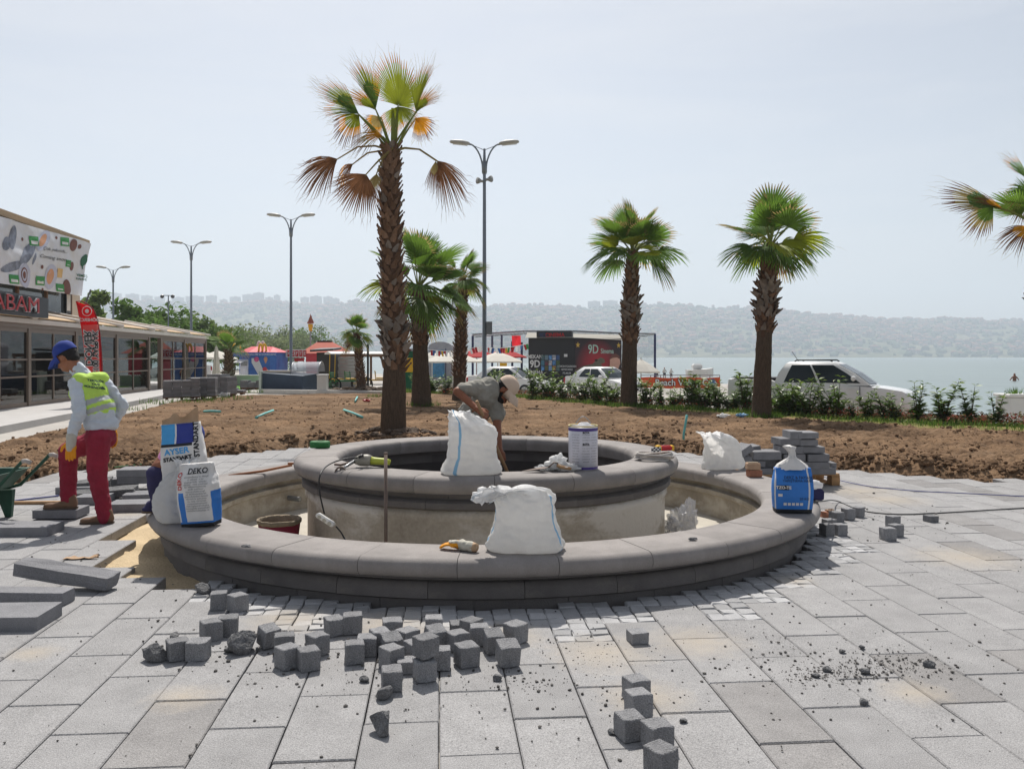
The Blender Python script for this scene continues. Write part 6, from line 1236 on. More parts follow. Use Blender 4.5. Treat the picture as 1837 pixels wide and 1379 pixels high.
for x in (-1.9, 0, 1.9): MB().box(x - .06, x + .06, .05, .17, 0, 1.6).build('post', 'wood_brown', pg)
# ---------------------------------------------------------------- people
mat('skin_tan', srgb(150, 100, 74), .55, .08, 9, spec=.4); mat('skin_dark', srgb(138, 88, 64), .55, .08, 9, spec=.4); mat('hair_black', srgb(28, 24, 22), .7, .2, 30, bump=.5, bscale=200); mat('cap_blue', srgb(40, 62, 140), .85, .08, 12, bump=.1, bscale=300); mat('cap_beige', srgb(206, 184, 164), .85, .06, 12, bump=.1, bscale=300)
mat('shirt_blue', srgb(196, 204, 212), .9, .10, 9, bump=.6, bscale=26, fine=.05); mat('vest_lime', srgb(190, 226, 96), .8, .08, 7, bump=.5, bscale=22); mat('vest_band', srgb(168, 172, 172), .35, .05, 6); mat('trousers_red', srgb(140, 36, 56), .9, .22, 6, bump=.7, bscale=24, fine=.10, fscale=120); mat('shoe_brown', srgb(118, 92, 72), .8, .15, 8); mat('sole', srgb(92, 78, 66), .9); mat('glove_grey', srgb(186, 182, 170), .9, .08, 12, bump=.3, bscale=200); mat('glove_orange', srgb(226, 150, 24), .7, .08, 12, bump=.2, bscale=120)
mat('tee_grey', srgb(146, 143, 134), .92, .14, 7, bump=.7, bscale=22, fine=.06); mat('trousers_navy', srgb(50, 48, 84), .9, .1, 5); mat('shirt_pink', srgb(214, 142, 186), .9, .08, 5); mat('eye_dark', srgb(30, 24, 22), .3)
def basis(f, u):
    f = Vector(f).normalized(); u = Vector(u); u = (u - f * u.dot(f)).normalized(); r = f.cross(u); return f, u, r, Matrix((f, r, u)).transposed().to_4x4()   # local x = forward, y = right, z = up
def head_parts(C, f, u, neck):
    f, u, r, R = basis(f, u); L = lambda a, b, c: C + f * a + r * b + u * c
    P = [('e', L(-.01, 0, .025), (.098, .078, .098), R), ('e', L(.03, 0, -.055), (.058, .055, .062), R), ('e', L(.045, 0, -.095), (.032, .034, .024), R), ('c', L(.085, 0, .005), L(.108, 0, -.032), .010, .016), ('e', L(.088, 0, -.068), (.014, .026, .008), R), ('e', L(.085, 0, -.084), (.012, .022, .008), R), ('e', L(.078, 0, .028), (.022, .056, .012), R)]
    for s in (-1, 1): P += [('e', L(-.005, s * .082, -.012), (.020, .010, .032), R), ('e', L(.05, s * .045, -.03), (.03, .02, .025), R)]
    P.append(('c', L(-.025, 0, -.05), neck, .055, .062)); return P
def head_extras(root, body, C, f, u, hair, cap, beard=False, visor=(.13, .1), hair_low=True):
    f, u, r, R = basis(f, u); L = lambda a, b, c: C + f * a + r * b + u * c
    for s in (-1, 1): MB().ico((0, 0, 0), 1, 1, M=Matrix.Translation(L(.074, s * .032, .002)) @ R @ Matrix.Diagonal((.012, .014, .008, 1))).build('eye', 'eye_dark', body, True)
    hp = [('e', L(-.022, 0, .03), (.096, .082, .098), R)]
    if hair_low: hp += [('e', L(-.062, 0, -.02), (.045, .068, .06), R)]
    blob_obj('hair', hp, hair, root, .012, 2, (.003, 60))
    if beard: blob_obj('beard', [('e', L(.036, 0, -.085), (.052, .060, .040), R), ('e', L(.005, .052, -.055), (.03, .018, .05), R), ('e', L(.005, -.052, -.055), (.03, .018, .05), R), ('e', L(.09, 0, -.06), (.01, .03, .006), R)], hair, root, .009, 2, (.003, 70))
    prof = [(0.0, .128), (.035, .125), (.068, .108), (.092, .075), (.102, .035), (.1025, .012)]; M = Matrix.Translation(L(-.012, 0, .03)) @ R @ Matrix.Diagonal((1.08, .9, 1.0, 1))
    c = MB(); c.lathe(prof[::-1], 24, M); c.lathe([(a * .96, b * .96 - .002) for a, b in prof], 24, M); co = c.build('cap', cap, root, True)
    MB().ico(M @ Vector((0, 0, .13)), .009, 1).build('button', cap, co)
    P = []; n = 12
    for lay in (0, -.005):
        for k in range(n + 1):
            t = -1 + 2 * k / n; a = t * 1.15; xi, yi = .103 * cos(a), .101 * sin(a); xo = xi + visor[0] * (1 - abs(t) ** 2.5) ** .5; P += [M @ Vector((xi, yi, .014 + lay)), M @ Vector(((xi + xo) / 2, yi * .97, .012 - .012 * t * t + lay)), M @ Vector((xo, yi * .9, .0 - .028 * t * t - visor[1] * .25 + lay))]
    q = 3 * (n + 1); fs = []
    for b0 in (0, q): fs += [(b0 + 3 * k + j, b0 + 3 * k + j + 1, b0 + 3 * k + j + 4, b0 + 3 * k + j + 3) for k in range(n) for j in range(2)]
    fs += [(3 * k + 2, 3 * k + 5, q + 3 * k + 5, q + 3 * k + 2) for k in range(n)]
    MB().add(P, fs).build('visor', cap, co, True, fix=True)
def hand_parts(wrist, dirn, palmn, size=1.0, curl=.35, thumb=1):
    """palm, four fingers of unequal length with knuckle bends, and a thumb leaving the side of the palm"""
    d = Vector(dirn).normalized(); n = Vector(palmn); n = (n - d * n.dot(d)).normalized(); s = d.cross(n); w = Vector(wrist); S = size
    P = [('c', w - d * .01, w + d * .03 * S, .026 * S, .030 * S), ('e', w + d * .055 * S, (.048 * S, .042 * S, .020 * S), Matrix((d, s, n)).transposed().to_4x4())]
    for k, (off, ln) in enumerate(((-.030, .066), (-.010, .078), (.011, .073), (.030, .056))):
        p = w + d * .088 * S + s * off * S; dd = d + s * off * 1.2; rad = .0098 * S
        for j, (fr, cu) in enumerate(((.46, curl * .6), (.31, curl * 1.5), (.25, curl * 2.2))):
            e = p + (dd.normalized() * cos(cu) + n * sin(cu)).normalized() * ln * fr * S; P.append(('c', p, e, rad * (1 - .08 * j), rad * (.94 - .08 * j))); p = e
    p = w + d * .03 * S - s * thumb * .034 * S; t1 = p + (d * .7 - s * thumb * .75 + n * .25).normalized() * .04 * S; t2 = t1 + (d * .9 - s * thumb * .25 + n * .35).normalized() * .032 * S
    P += [('c', p, t1, .014 * S, .012 * S), ('c', t1, t2, .012 * S, .0095 * S)]; return P
def shoe(root, heel, toe, h=.1, m='shoe_brown', up=Vector((0, 0, 1))):
    heel = Vector(heel); toe = Vector(toe); d = (toe - heel).normalized(); L = (toe - heel).length
    o = blob_obj('shoe', [('c', heel + d * .035 + up * .045, heel + d * .10 + up * .055, .040, .044), ('c', heel + d * .08 + up * .045, heel + d * (L - .05) + up * .026, .040, .027), ('c', heel + d * .04 + up * .06, heel + d * .055 + up * h, .042, .045), ('e', heel + d * (L - .07) + up * .03, (.07, .046, .030), basis(d, up)[3])], m, root, .008, 3)
    f, u, r, R = basis(d, up); P = [(L * t, w) for t, w in ((0, .026), (.05, .034), (.25, .036), (.5, .036), (.75, .044), (.92, .032), (1, .010))]; poly = [(x, -w) for x, w in P] + [(x, w) for x, w in P[::-1]]
    MB().prism(poly, 0.002, .018, Matrix.Translation(heel) @ R).build('sole', 'sole', o, fix=True)

# young worker stepping on a slab
Y = 7.86
def J(x, y, dy=0.0): return at(x, y, Y) + Vector((0, dy, 0)) - w0
w0 = Vector((0, 0, 0)); w0 = Vector((at(180, 935, Y).x, Y, 0.0))
w1 = thing('person', 'worker in blue cap, lime vest and dark red trousers stepping onto a slab', 'person', w0)
HC = J(120, 642); hf, hu = (-.84, .12, -.52), (-.5, .05, .86)
sh_n, sh_f = J(142, 689, -.14), J(178, 686, .15); el_n, el_f = J(163, 738, -.21), J(201, 730, .20); wr_n, wr_f = J(151, 777, -.22), J(184, 766, .20)
hip_n, hip_f = J(184, 787, -.08), J(174, 785, .085); kn_n, kn_f = J(184, 850, -.10), J(110, 812, .12); an_n, an_f = J(198, 921, -.10), J(110, 893, .13)
lean = Matrix.Rotation(radians(-37), 4, 'Z') @ Matrix.Rotation(radians(-22), 4, 'Y')
b1 = blob_obj('body', head_parts(HC, hf, hu, J(147, 676)) + [('e', J(166, 712), (.06, .10, .16), lean), ('c', J(170, 715), J(183, 775), .08, .09), ('c', lerp(sh_n, J(160, 692), .5), el_n, .034, .030), ('c', el_n, wr_n, .030, .026), ('c', lerp(sh_f, J(164, 692), .5), el_f, .034, .030), ('c', el_f, wr_f, .035, .026), ('c', hip_n, kn_n, .07, .05), ('c', kn_n, an_n, .05, .035), ('c', hip_f, kn_f, .07, .05), ('c', kn_f, an_f, .05, .035)], 'skin_tan', w1, .010, 3)
head_extras(w1, b1, HC, hf, hu, 'hair_black', 'cap_blue', False, (.10, .1))
blob_obj('shirt', [('e', J(162, 705), (.10, .15, .175), lean), ('e', J(176, 740), (.115, .158, .15), lean), ('e', J(182, 761), (.118, .160, .09), Matrix.Rotation(radians(-37), 4, 'Z')), ('c', lerp(sh_n, J(160, 690), .25), el_n, .066, .058), ('c', el_n, wr_n + V(0, 0, .02), .060, .044), ('c', lerp(sh_f, J(166, 690), .25), el_f, .066, .058), ('c', el_f, wr_f + V(0, 0, .02), .060, .044), ('c', J(150, 674), J(139, 661), .072, .064)], 'shirt_blue', w1, .011, 3, (.013, 14, (1, 1, 1.8)))
vme = blob([('e', J(160, 705), (.128, .172, .185), lean), ('e', J(174, 731), (.128, .172, .140), lean), ('c', J(150, 682, -.08), J(172, 681, .10), .072, .072), ('e', J(147, 704, -.02), (.09, .10, .12), lean)], .011, 4, 'vest'); wrinkle(vme, .008, 11, (1, 1, 1.5)); vme.materials.append(MATS['vest_lime']); vme.materials.append(MATS['vest_band'])
ax = (J(150, 675) - J(182, 760)).normalized(); o0 = J(182, 760)
vme.polygons.foreach_set('material_index', [1 if (.105 < (Vector(p.center) - o0).dot(ax) < .150 or .185 < (Vector(p.center) - o0).dot(ax) < .232) else 0 for p in vme.polygons]); vest = new_obj('vest', vme, w1)
bv = BVHTree.FromPolygons([v.co for v in vme.vertices], [tuple(p.vertices) for p in vme.polygons])
for k, tx in enumerate(('TEKNİK', 'YAPI', 'MÜHENDİSLİK')):
    vs, fs = text_geo(tx, .024, 0, 'CENTER', .001); c = J(174 + k * 2.5, 683 + k * 6, -.5); P = []
    for v in vs:
        h = bv.ray_cast(c + Vector((v[0] + v[1] * .0, 0, v[1] - v[0] * .25)), Vector((0, 1, 0))); P.append((h[0] + Vector((0, -.005, 0))) if h[0] is not None else c + Vector((v[0], .42, v[1])))
    MB().add(P, fs).build('lettering', mat('vest_ink%d' % k, srgb(60, 84, 74), .8), vest)
blob_obj('trousers', [('e', J(180, 780), (.125, .165, .095)), ('c', hip_n, kn_n, .108, .082), ('c', kn_n, an_n, .080, .066), ('c', J(180, 786, .08), kn_f, .108, .088), ('c', kn_f, an_f, .084, .072), ('c', an_n + V(0, 0, .015), an_n + V(0, 0, -.015), .068, .068), ('c', an_f + V(0, 0, .01), an_f + V(0, 0, -.02), .073, .070)], 'trousers_red', w1, .011, 3, (.009, 12, (1, 1, 1.7)))
shoe(w1, J(213, 938, -.10) + V(0, 0, -J(213, 938).z), J(156, 938, -.13) + V(0, 0, -J(156, 938).z))
sz_ = .095
a_, b_ = J(127, 908, .12), J(68, 908, .09); a_.z = sz_; b_.z = sz_; shoe(w1, a_, b_)
gl = blob_obj('glove', hand_parts(J(150, 786, -.22), (-.05, 0, -1), (-.3, .9, 0), 1.12, .28, 1), 'glove_orange', w1, .005, 2); blob_obj('glove_cuff', [('c', wr_n + V(0, 0, -.005), J(149, 793, -.22), .046, .042), ('e', J(148, 798, -.232), (.03, .026, .04))], 'glove_grey', gl, .008, 2, (.004, 30))
gl = blob_obj('glove', hand_parts(J(184, 772, .21), (.05, 0, -1), (-.3, -.9, 0), 1.1, .3, -1), 'glove_orange', w1, .005, 2)

# stooping worker shovelling inside the upper basin
Y = 8.5; w0 = Vector((at(840, 800, Y).x, Y, .16))
w2 = thing('person', 'bearded worker in grey T-shirt and beige cap bending over a shovel in the basin', 'person', w0)
HC = J(906, 700, -.05); hf, hu = (.62, -.25, -.74), (.78, -.05, .62)
sh_a, el_a, ha_a = J(852, 692, -.20), J(824, 700, -.30), J(861, 731, -.42); sh_b, el_b, ha_b = J(894, 716, .05), J(892, 762, -.12), J(897, 803, -.22)
nk = J(886, 694, -.02); pel = J(838, 768, .12); ch = J(868, 708, -.02)
b2 = blob_obj('body', head_parts(HC, hf, hu, nk) + [('c', nk, ch, .07, .12), ('c', ch, pel, .13, .12), ('c', sh_a, el_a, .048, .044), ('c', el_a, ha_a, .043, .028), ('c', sh_b, el_b, .046, .042), ('c', el_b, ha_b, .042, .028), ('c', pel + V(-.05, -.08, 0), J(838, 830, -.1), .08, .06), ('c', pel + V(.05, .1, 0), J(862, 832, .2), .08, .06)] + hand_parts(ha_a - V(.012, 0, -.01), (.72, -.25, -.45), (-.35, .6, -.6), 1.05, 1.05, -1) + hand_parts(ha_b - V(0, 0, -.01), (.25, -.1, -1), (-.3, .8, 0), 1.05, 1.05, 1), 'skin_dark', w2, .007, 2)
head_extras(w2, b2, HC, hf, hu, 'hair_black', 'cap_beige', True, (.10, .16))
blob_obj('shirt', [('e', ch, (.15, .20, .135), Matrix.Rotation(radians(52), 4, 'Y')), ('c', J(876, 700, -.05), J(858, 728, .05), .135, .150), ('c', J(858, 728, .05), J(843, 752, .10), .150, .155), ('c', sh_a + V(.06, .06, -.02), lerp(sh_a, el_a, .62), .078, .072), ('c', lerp(ch, sh_b, .6), lerp(sh_b, el_b, .60), .085, .082), ('c', nk + V(-.03, 0, 0), nk + V(.01, 0, .0), .085, .072)], 'tee_grey', w2, .010, 3, (.016, 10, (1, 1, 1.3)))
blob_obj('trousers', [('e', pel, (.15, .17, .12)), ('c', pel + V(-.05, -.09, 0), J(842, 828, -.12), .10, .08), ('c', J(842, 828, -.12), V(-.02, -.14, .1), .08, .07), ('c', pel + V(.05, .1, 0), J(868, 830, .2), .10, .08), ('c', J(868, 830, .2), V(.10, .2, .1), .08, .07)], 'trousers_navy', w2, .014, 2)
shoe(w2, V(-.07, -.13, 0), V(.18, -.2, 0)); shoe(w2, V(.05, .2, 0), V(.30, .16, 0))
# shovel
sv = thing('shovel', 'long wooden-handled shovel held by the stooping worker', 'shovel', (0, 0, 0)); mat('handle_wood', srgb(168, 134, 100), .8, .15, 12, stretch=(1, 1, .2)); mat('rust_steel', srgb(112, 98, 90), .7, .3, 8, metal=.4)
hA, hB = w0 + ha_a + V(.03, -.06, -.01), w0 + ha_b + V(.0, -.06, -.03); dv_ = (hB - hA).normalized(); e0 = hA - dv_ * .12; e1_ = hB + dv_ * ((hB.z - .22) / -dv_.z if dv_.z < 0 else .3)
MB().tube([e0, hA, hB, e1_], [.015, .016, .016, .017], 10).build('handle', 'handle_wood', sv, True)
R = frame(e1_, dv_, Vector((0, 1, .3))); P = []
for u, w, dz in ((-.02, .03, .0), (.04, .10, .015), (.14, .12, .02), (.22, .08, .012), (.27, .01, 0)):
    P += [(u, -w, 0), (u, 0, -dz), (u, w, 0)]
MB().add(P, [(i * 3 + k, i * 3 + k + 1, i * 3 + 4 + k, i * 3 + 3 + k) for i in range(4) for k in range(2)], R).add([(a, b, c - .004) for a, b, c in P], [(i * 3 + 3 + k, i * 3 + 4 + k, i * 3 + k + 1, i * 3 + k) for i in range(4) for k in range(2)], R).build('blade', 'rust_steel', sv, True)

# third worker squatting behind the bags
Y = 6.72; w0 = Vector((at(306, 900, Y).x, Y, .302))
w3 = thing('person', 'squatting worker in pink shirt and navy trousers hidden behind cement bags', 'person', w0); HC = J(328, 796, .16); nk = J(324, 806, .1)
b3 = blob_obj('body', head_parts(HC, (.25, .8, -.5), (.1, .4, .9), nk) + [('c', nk, J(312, 850, .1), .09, .11), ('c', J(307, 812, -.05), J(292, 834, -.12), .045, .04), ('c', J(292, 834, -.12), J(322, 822, -.16), .040, .030), ('c', J(330, 812, .2), J(345, 840, .25), .045, .04)] + hand_parts(J(322, 822, -.16), (1, -.1, .1), (0, .8, -.4), 1, .6, 1), 'skin_dark', w3, .009, 2)
head_extras(w3, b3, HC, (.25, .8, -.5), (.1, .4, .9), 'hair_black', 'cap_blue', False, (.07, .1))
blob_obj('shirt', [('c', J(322, 808, .1), J(311, 850, .1), .125, .13), ('c', J(309, 808, -.03), J(302, 824, -.08), .066, .058), ('c', J(330, 812, .2), J(340, 830, .22), .066, .058)], 'shirt_pink', w3, .012, 3, (.008, 12))
blob_obj('trousers', [('e', J(306, 872, .08), (.13, .16, .10)), ('c', J(306, 872, -.02), J(294, 848, -.12), .10, .085), ('c', J(294, 848, -.12), J(296, 912, -.08), .082, .065), ('c', J(310, 872, .16), J(322, 842, .2), .10, .085), ('c', J(322, 842, .2), J(312, 905, .2), .082, .065)], 'trousers_navy', w3, .012, 3, (.008, 12))
shoe(w3, J(302, 914, -.06) * V(1, 1, 0) if False else V(J(302, 914).x, -.06, 0), V(J(284, 914).x - .08, -.12, 0), m='trousers_navy'); shoe(w3, V(.03, .2, 0), V(.24, .24, 0))
# bathers far off
mat('swim_dark', srgb(50, 50, 60), .8); mat('swim_white', srgb(220, 216, 210), .8)
for ix, iy, Yv, top, lab, shirt in ((1179, 680, 62, 662, 'distant bather in dark clothes left of two others on the beach', 'swim_dark'), (1192, 680, 62, 659, 'distant bather in white shirt at the beach edge', 'swim_white'), (1204, 681, 60, 661, 'distant bather in dark shorts nearest the orange banner', 'swim_white')):
    p = at(ix, iy, Yv); r = thing('person', lab, 'person', p); s = (iy - top) / F * Yv / 1.7; r.scale = (s, s, s)
    blob_obj('body', [('e', V(0, 0, 1.58), (.09, .1, .12)), ('c', V(0, 0, 1.42), V(0, 0, 1.0), .12, .13), ('c', V(-.17, 0, 1.36), V(-.25, 0, .95), .05, .04), ('c', V(.17, 0, 1.36), V(.3, -.05, 1.05), .05, .04), ('c', V(-.09, 0, .9), V(-.12, 0, .08), .08, .05), ('c', V(.09, 0, .9), V(.14, 0, .08), .08, .05)], 'skin_tan', r, .03, 2)
    blob_obj('shorts', [('c', V(-.09, 0, .92), V(-.11, 0, .6), .1, .1), ('c', V(.09, 0, .92), V(.12, 0, .6), .1, .1)], 'swim_dark', r, .03, 1); blob_obj('shirt', [('c', V(0, 0, 1.4), V(0, 0, 1.0), .15, .15), ('c', V(-.17, 0, 1.36), V(-.2, 0, 1.2), .07, .07), ('c', V(.17, 0, 1.36), V(.22, 0, 1.2), .07, .07)], shirt, r, .03, 1)
p = at(1820, 683, 82); p.z = -.8; r = thing('person', 'lone swimmer standing chest-deep in the sea at far right', 'person', p); blob_obj('body', [('e', V(0, 0, .62), (.1, .1, .13)), ('c', V(0, 0, .4), V(0, 0, -.2), .16, .16), ('c', V(-.2, 0, .38), V(-.42, 0, .1), .06, .05), ('c', V(.2, 0, .38), V(.4, 0, .12), .06, .05)], 'skin_dark', r, .03, 2)
# ---------------------------------------------------------------- sacks, bags, tools on the fountain
mat('woven_white', srgb(232, 231, 229), .6, .05, 9, bump=.45, bscale=150, fine=.04, fscale=260, spec=.4, sub=.5); mat('woven_blue', srgb(136, 182, 216), .6, .06, 9, sub=.2); mat('sheet_white', srgb(236, 236, 236), .45, .04, 9, bump=.3, bscale=60, spec=.5, sub=.5)
mat('paper_white', srgb(214, 212, 210), .7, .07, 9, bump=.15, bscale=30); mat('paper_blue', srgb(44, 116, 196), .55, .08, 7, bump=.15, bscale=30); mat('paper_cyan', srgb(70, 156, 214), .55, .1, 7); mat('paper_navy', srgb(44, 58, 140), .55, .1, 7); mat('kraft', srgb(176, 148, 120), .9, .12, 9, bump=.3, bscale=30); mat('ink', srgb(36, 38, 42), .7); mat('ink_grey', srgb(110, 112, 116), .7, .3, 40); mat('ink_red', srgb(190, 50, 44), .7)
def crm(a, b, c, d, t): return .5 * ((2 * b) + (c - a) * t + (2 * a - 5 * b + 4 * c - d) * t * t + (3 * b - a - 3 * c + d) * t ** 3)
def sack(name, label, cat, p, rz, rows, stripes=(), n=64, sub=9, wr=.011, seed=0, expo=2.6, group=None, open_from=None, tilt=0):
    """rows: (x, y, z, rx, ry, superellipse exponent, wrinkle factor) up the spine; rows from open_from are thin loose sheet"""
    root = thing(name, label, cat, p, rz, group); R = []
    for i in range(len(rows) - 1):
        A_ = [rows[max(0, i - 1)], rows[i], rows[i + 1], rows[min(len(rows) - 1, i + 2)]]
        for k in range(sub): t = k / sub; R.append(([crm(A_[0][j], A_[1][j], A_[2][j], A_[3][j], t) for j in range(7)], i + t))
    R.append((list(rows[-1]), len(rows) - 1)); P = []
    for (x, y, z, rx, ry, ex, wf), ii in R:
        for k in range(n):
            a = 2 * pi * k / n; c, s = cos(a), sin(a); rr = (abs(c) ** ex + abs(s) ** ex) ** (-1 / ex)
            d = wr * wf * (.9 * (.35 - abs(nz(c * 1.6 + seed, s * 1.6, z * 7 + c, 1.6))) * 1.6 + .7 * (.3 - abs(nz(c * 3 - seed, s * 3 + seed, z * 13 + s * 2, 1.5))) + nz(c * 2.2 + seed, s * 2.2, z * 9, 1) + .6 * nz(c * 4 + seed, s * 4, z * 30 + a, 1) + .5 * nz(a * 3, z * 14, seed, 1.3))
            P.append((x + (rx + d) * rr * c, y + (ry + d) * rr * s, max(.001, z + d * .6 * (1 if z > .02 else 0))))
    m = len(R); fs = [(i * n + k, i * n + (k + 1) % n, (i + 1) * n + (k + 1) % n, (i + 1) * n + k) for i in range(m - 1) for k in range(n)] + [tuple(range(n))[::-1]]
    mi = []; 
    for i in range(m - 1):
        for k in range(n): mi.append(1 if k in stripes else 0)
    mi.append(0)
    cut = None if open_from is None else next(i for i, (_, t) in enumerate(R) if t >= open_from)
    mb = MB(); mb.v = P; mb.f = fs if cut is None else [f for j, f in enumerate(fs) if j >= (m - 1) * n or j // n < cut]; mb.mi = mi if cut is None else [q for j, q in enumerate(mi) if j >= (m - 1) * n or j // n < cut]
    if cut is None: mb.f.append(tuple((m - 1) * n + k for k in range(n))); mb.mi.append(0)
    mb.build('bag', ['woven_white', 'woven_blue'], root, True)
    if cut is not None:
        mb = MB(); mb.v = P; mb.f = [f for j, f in enumerate(fs) if j < (m - 1) * n and j // n >= cut]; mb.mi = [q for j, q in enumerate(mi) if j < (m - 1) * n and j // n >= cut]; mb.build('loose_top', ['sheet_white', 'woven_blue'], root, True)
    return root
G_ = 'white woven sacks'
p = Vector(((845 - CX) / F * 6.5, 6.50, .621))
sack('white_sack', 'white sack with folded top on the upper rim before the stooping worker', 'sack', p, .1, [(0, 0, 0, .205, .12, 3.2, .6), (0, 0, .03, .225, .14, 3.2, 1), (.005, 0, .12, .185, .135, 3, 1), (.01, 0, .22, .175, .13, 3, 1), (.01, 0, .31, .172, .125, 2.8, 1.2), (0, 0, .36, .16, .10, 2.6, 1.6), (-.03, -.01, .40, .125, .055, 2.3, 2.4), (-.07, -.02, .43, .085, .035, 2.2, 3), (-.09, -.05, .468, .06, .02, 2, 3)], (42,), seed=3, group=G_, open_from=5)
p = Vector(((942 - CX) / F * 5.36, 5.36, .303))
sack('white_sack', 'largest white sack on the front rim, its loose mouth drooping sideways', 'sack', p, -.05, [(0, 0, 0, .215, .13, 3.2, .6), (0, 0, .03, .24, .15, 3.2, 1), (0, 0, .10, .215, .15, 3, 1), (0, 0, .19, .185, .14, 3, 1), (0, 0, .27, .175, .135, 2.8, 1.2), (-.01, 0, .325, .185, .12, 2.6, 1.8), (-.05, -.01, .365, .175, .075, 2.4, 2.6), (-.12, -.03, .375, .13, .05, 2.2, 3.5), (-.21, -.05, .335, .085, .04, 2, 3.5), (-.26, -.06, .30, .05, .03, 2, 3)], (58, 35), seed=9, group=G_, open_from=6)
p = Vector(((1294 - CX) / F * 9.25, 9.25, .303))
sack('white_sack', 'white sack with gaping mouth on the rear right rim by the bricks', 'sack', p, .2, [(0, 0, 0, .20, .13, 3.2, .6), (.02, 0, .03, .225, .15, 3.2, 1), (.02, 0, .12, .20, .145, 3, 1), (.01, 0, .22, .19, .135, 3, 1), (-.01, 0, .29, .175, .12, 2.8, 1.4), (-.05, -.01, .335, .155, .09, 2.6, 2), (-.11, -.02, .37, .12, .075, 2.4, 3), (-.15, -.04, .385, .13, .075, 2.2, 3.5)], (61,), seed=15, group=G_, open_from=5)
p = Vector(((322 - CX) / F * 6.30, 6.30, .303))
sack('white_sack', 'slumped white sack with blue stripe behind the upright blue-white cement bag', 'sack', p, .3, [(0, 0, 0, .125, .11, 3, .6), (-.01, 0, .04, .155, .13, 2.8, 1), (-.02, 0, .14, .160, .135, 2.6, 1), (-.01, 0, .24, .140, .12, 2.6, 1.2), (.02, 0, .32, .10, .09, 2.4, 1.8), (.05, 0, .39, .06, .05, 2.2, 2.4), (.04, -.01, .44, .055, .03, 2, 3)], (51,), seed=21, group=G_, open_from=5)

def paper_bag(name, label, p, rz, w, d, h, tilt=0.0, seed=1, wr=.006, bands=None, cat='cement bag', topsq=.75, nx=22, nz_=34, mats=('paper_white',), rx=0.0):
    """upright block-bottom bag; bands(u, v) -> material index on the front; returns root, project(u, v, off)"""
    root = thing(name, label, cat, p, 0); root.rotation_euler = (rx, tilt, rz)
    def prof(v): return 1 + .06 * sin(pi * min(1, v * 1.1)) - (1 - topsq) * 0 * v, (1 - .55 * ss(.72, 1.0, v)) * (1 + .25 * sin(pi * min(1, v)))
    def pt(a, v):                                       # a: 0..4 round the box: front, right, back, left
        kx, ky = prof(v); side = int(a) % 4; t = a - int(a); W_, D_ = w / 2 * kx, d / 2 * ky; r = .012
        cor = [(-W_, -D_), (W_, -D_), (W_, D_), (-W_, D_)]; A_, B_ = cor[side], cor[(side + 1) % 4]; x, y = lerp(A_[0], B_[0], t), lerp(A_[1], B_[1], t)
        bul = sin(pi * t) * (.018 if side in (0, 2) else .008) * sin(pi * min(1, v * .9 + .08)); nx_, ny_ = ((0, -1), (1, 0), (0, 1), (-1, 0))[side]
        k = wr * (1.2 * (.3 - abs(nz(x * 7 + seed, y * 7, v * h * 8 + x * 4))) + nz(x * 9 + seed, y * 9, v * h * 9) + .7 * nz(x * 22 + seed, y * 22, v * h * 22) + .4 * nz(x * 45, seed, v * h * 45)) * (.3 + v)
        return Vector((x + nx_ * (bul + k), y + ny_ * (bul + k), v * h))
    sides = [(0, nx), (1, 6), (2, nx), (3, 6)]; cols = []
    for s, c in sides: cols += [s + k / c for k in range(c)]
    n = len(cols); P = [pt(a, j / nz_) for j in range(nz_ + 1) for a in cols]; fs = []; mi = []
    for j in range(nz_):
        for k in range(n):
            fs.append((j * n + k, j * n + (k + 1) % n, (j + 1) * n + (k + 1) % n, (j + 1) * n + k)); a = cols[k] + .5 / (nx if int(cols[k]) % 2 == 0 else 6); mi.append(bands(int(a), a - int(a), (j + .5) / nz_) if bands else 0)
    fs += [tuple(range(n))[::-1], tuple(nz_ * n + k for k in range(n))]; mi += [0, 0]
    mb = MB(); mb.v = [tuple(q) for q in P]; mb.f = fs; mb.mi = mi; mb.build('bag', list(mats), root, True)
    def proj(u, v, off=.004, side=0): q = pt(side + max(0, min(.999, u)), v); return q + Vector(((0, -1, 0), (1, 0, 0), (0, 1, 0), (-1, 0, 0))[side]) * off
    def txt(t_, u, v, size, m, rot=0.0, side=0, bold=0.0, sx=1.0):
        vs, f2 = text_geo(t_, size, 0, 'CENTER', bold, 0, sx); L_ = (w, d, w, d)[side]; c, s = cos(rot), sin(rot)
        MB().add([proj(u + (x * c - y * s) / L_, v + (x * s + y * c) / h, .004, side) for x, y, z in vs], f2).build('lettering', m, root)
    def rect_(u0, u1, v0, v1, m, side=0, name='print', off=.003, q=6): MB().add([proj(lerp(u0, u1, i / q), lerp(v0, v1, j / q), off, side) for j in range(q + 1) for i in range(q + 1)], [(j * (q + 1) + i, j * (q + 1) + i + 1, (j + 1) * (q + 1) + i + 1, (j + 1) * (q + 1) + i) for j in range(q) for i in range(q)]).build(name, m, root)
    return root, proj, txt, rect_
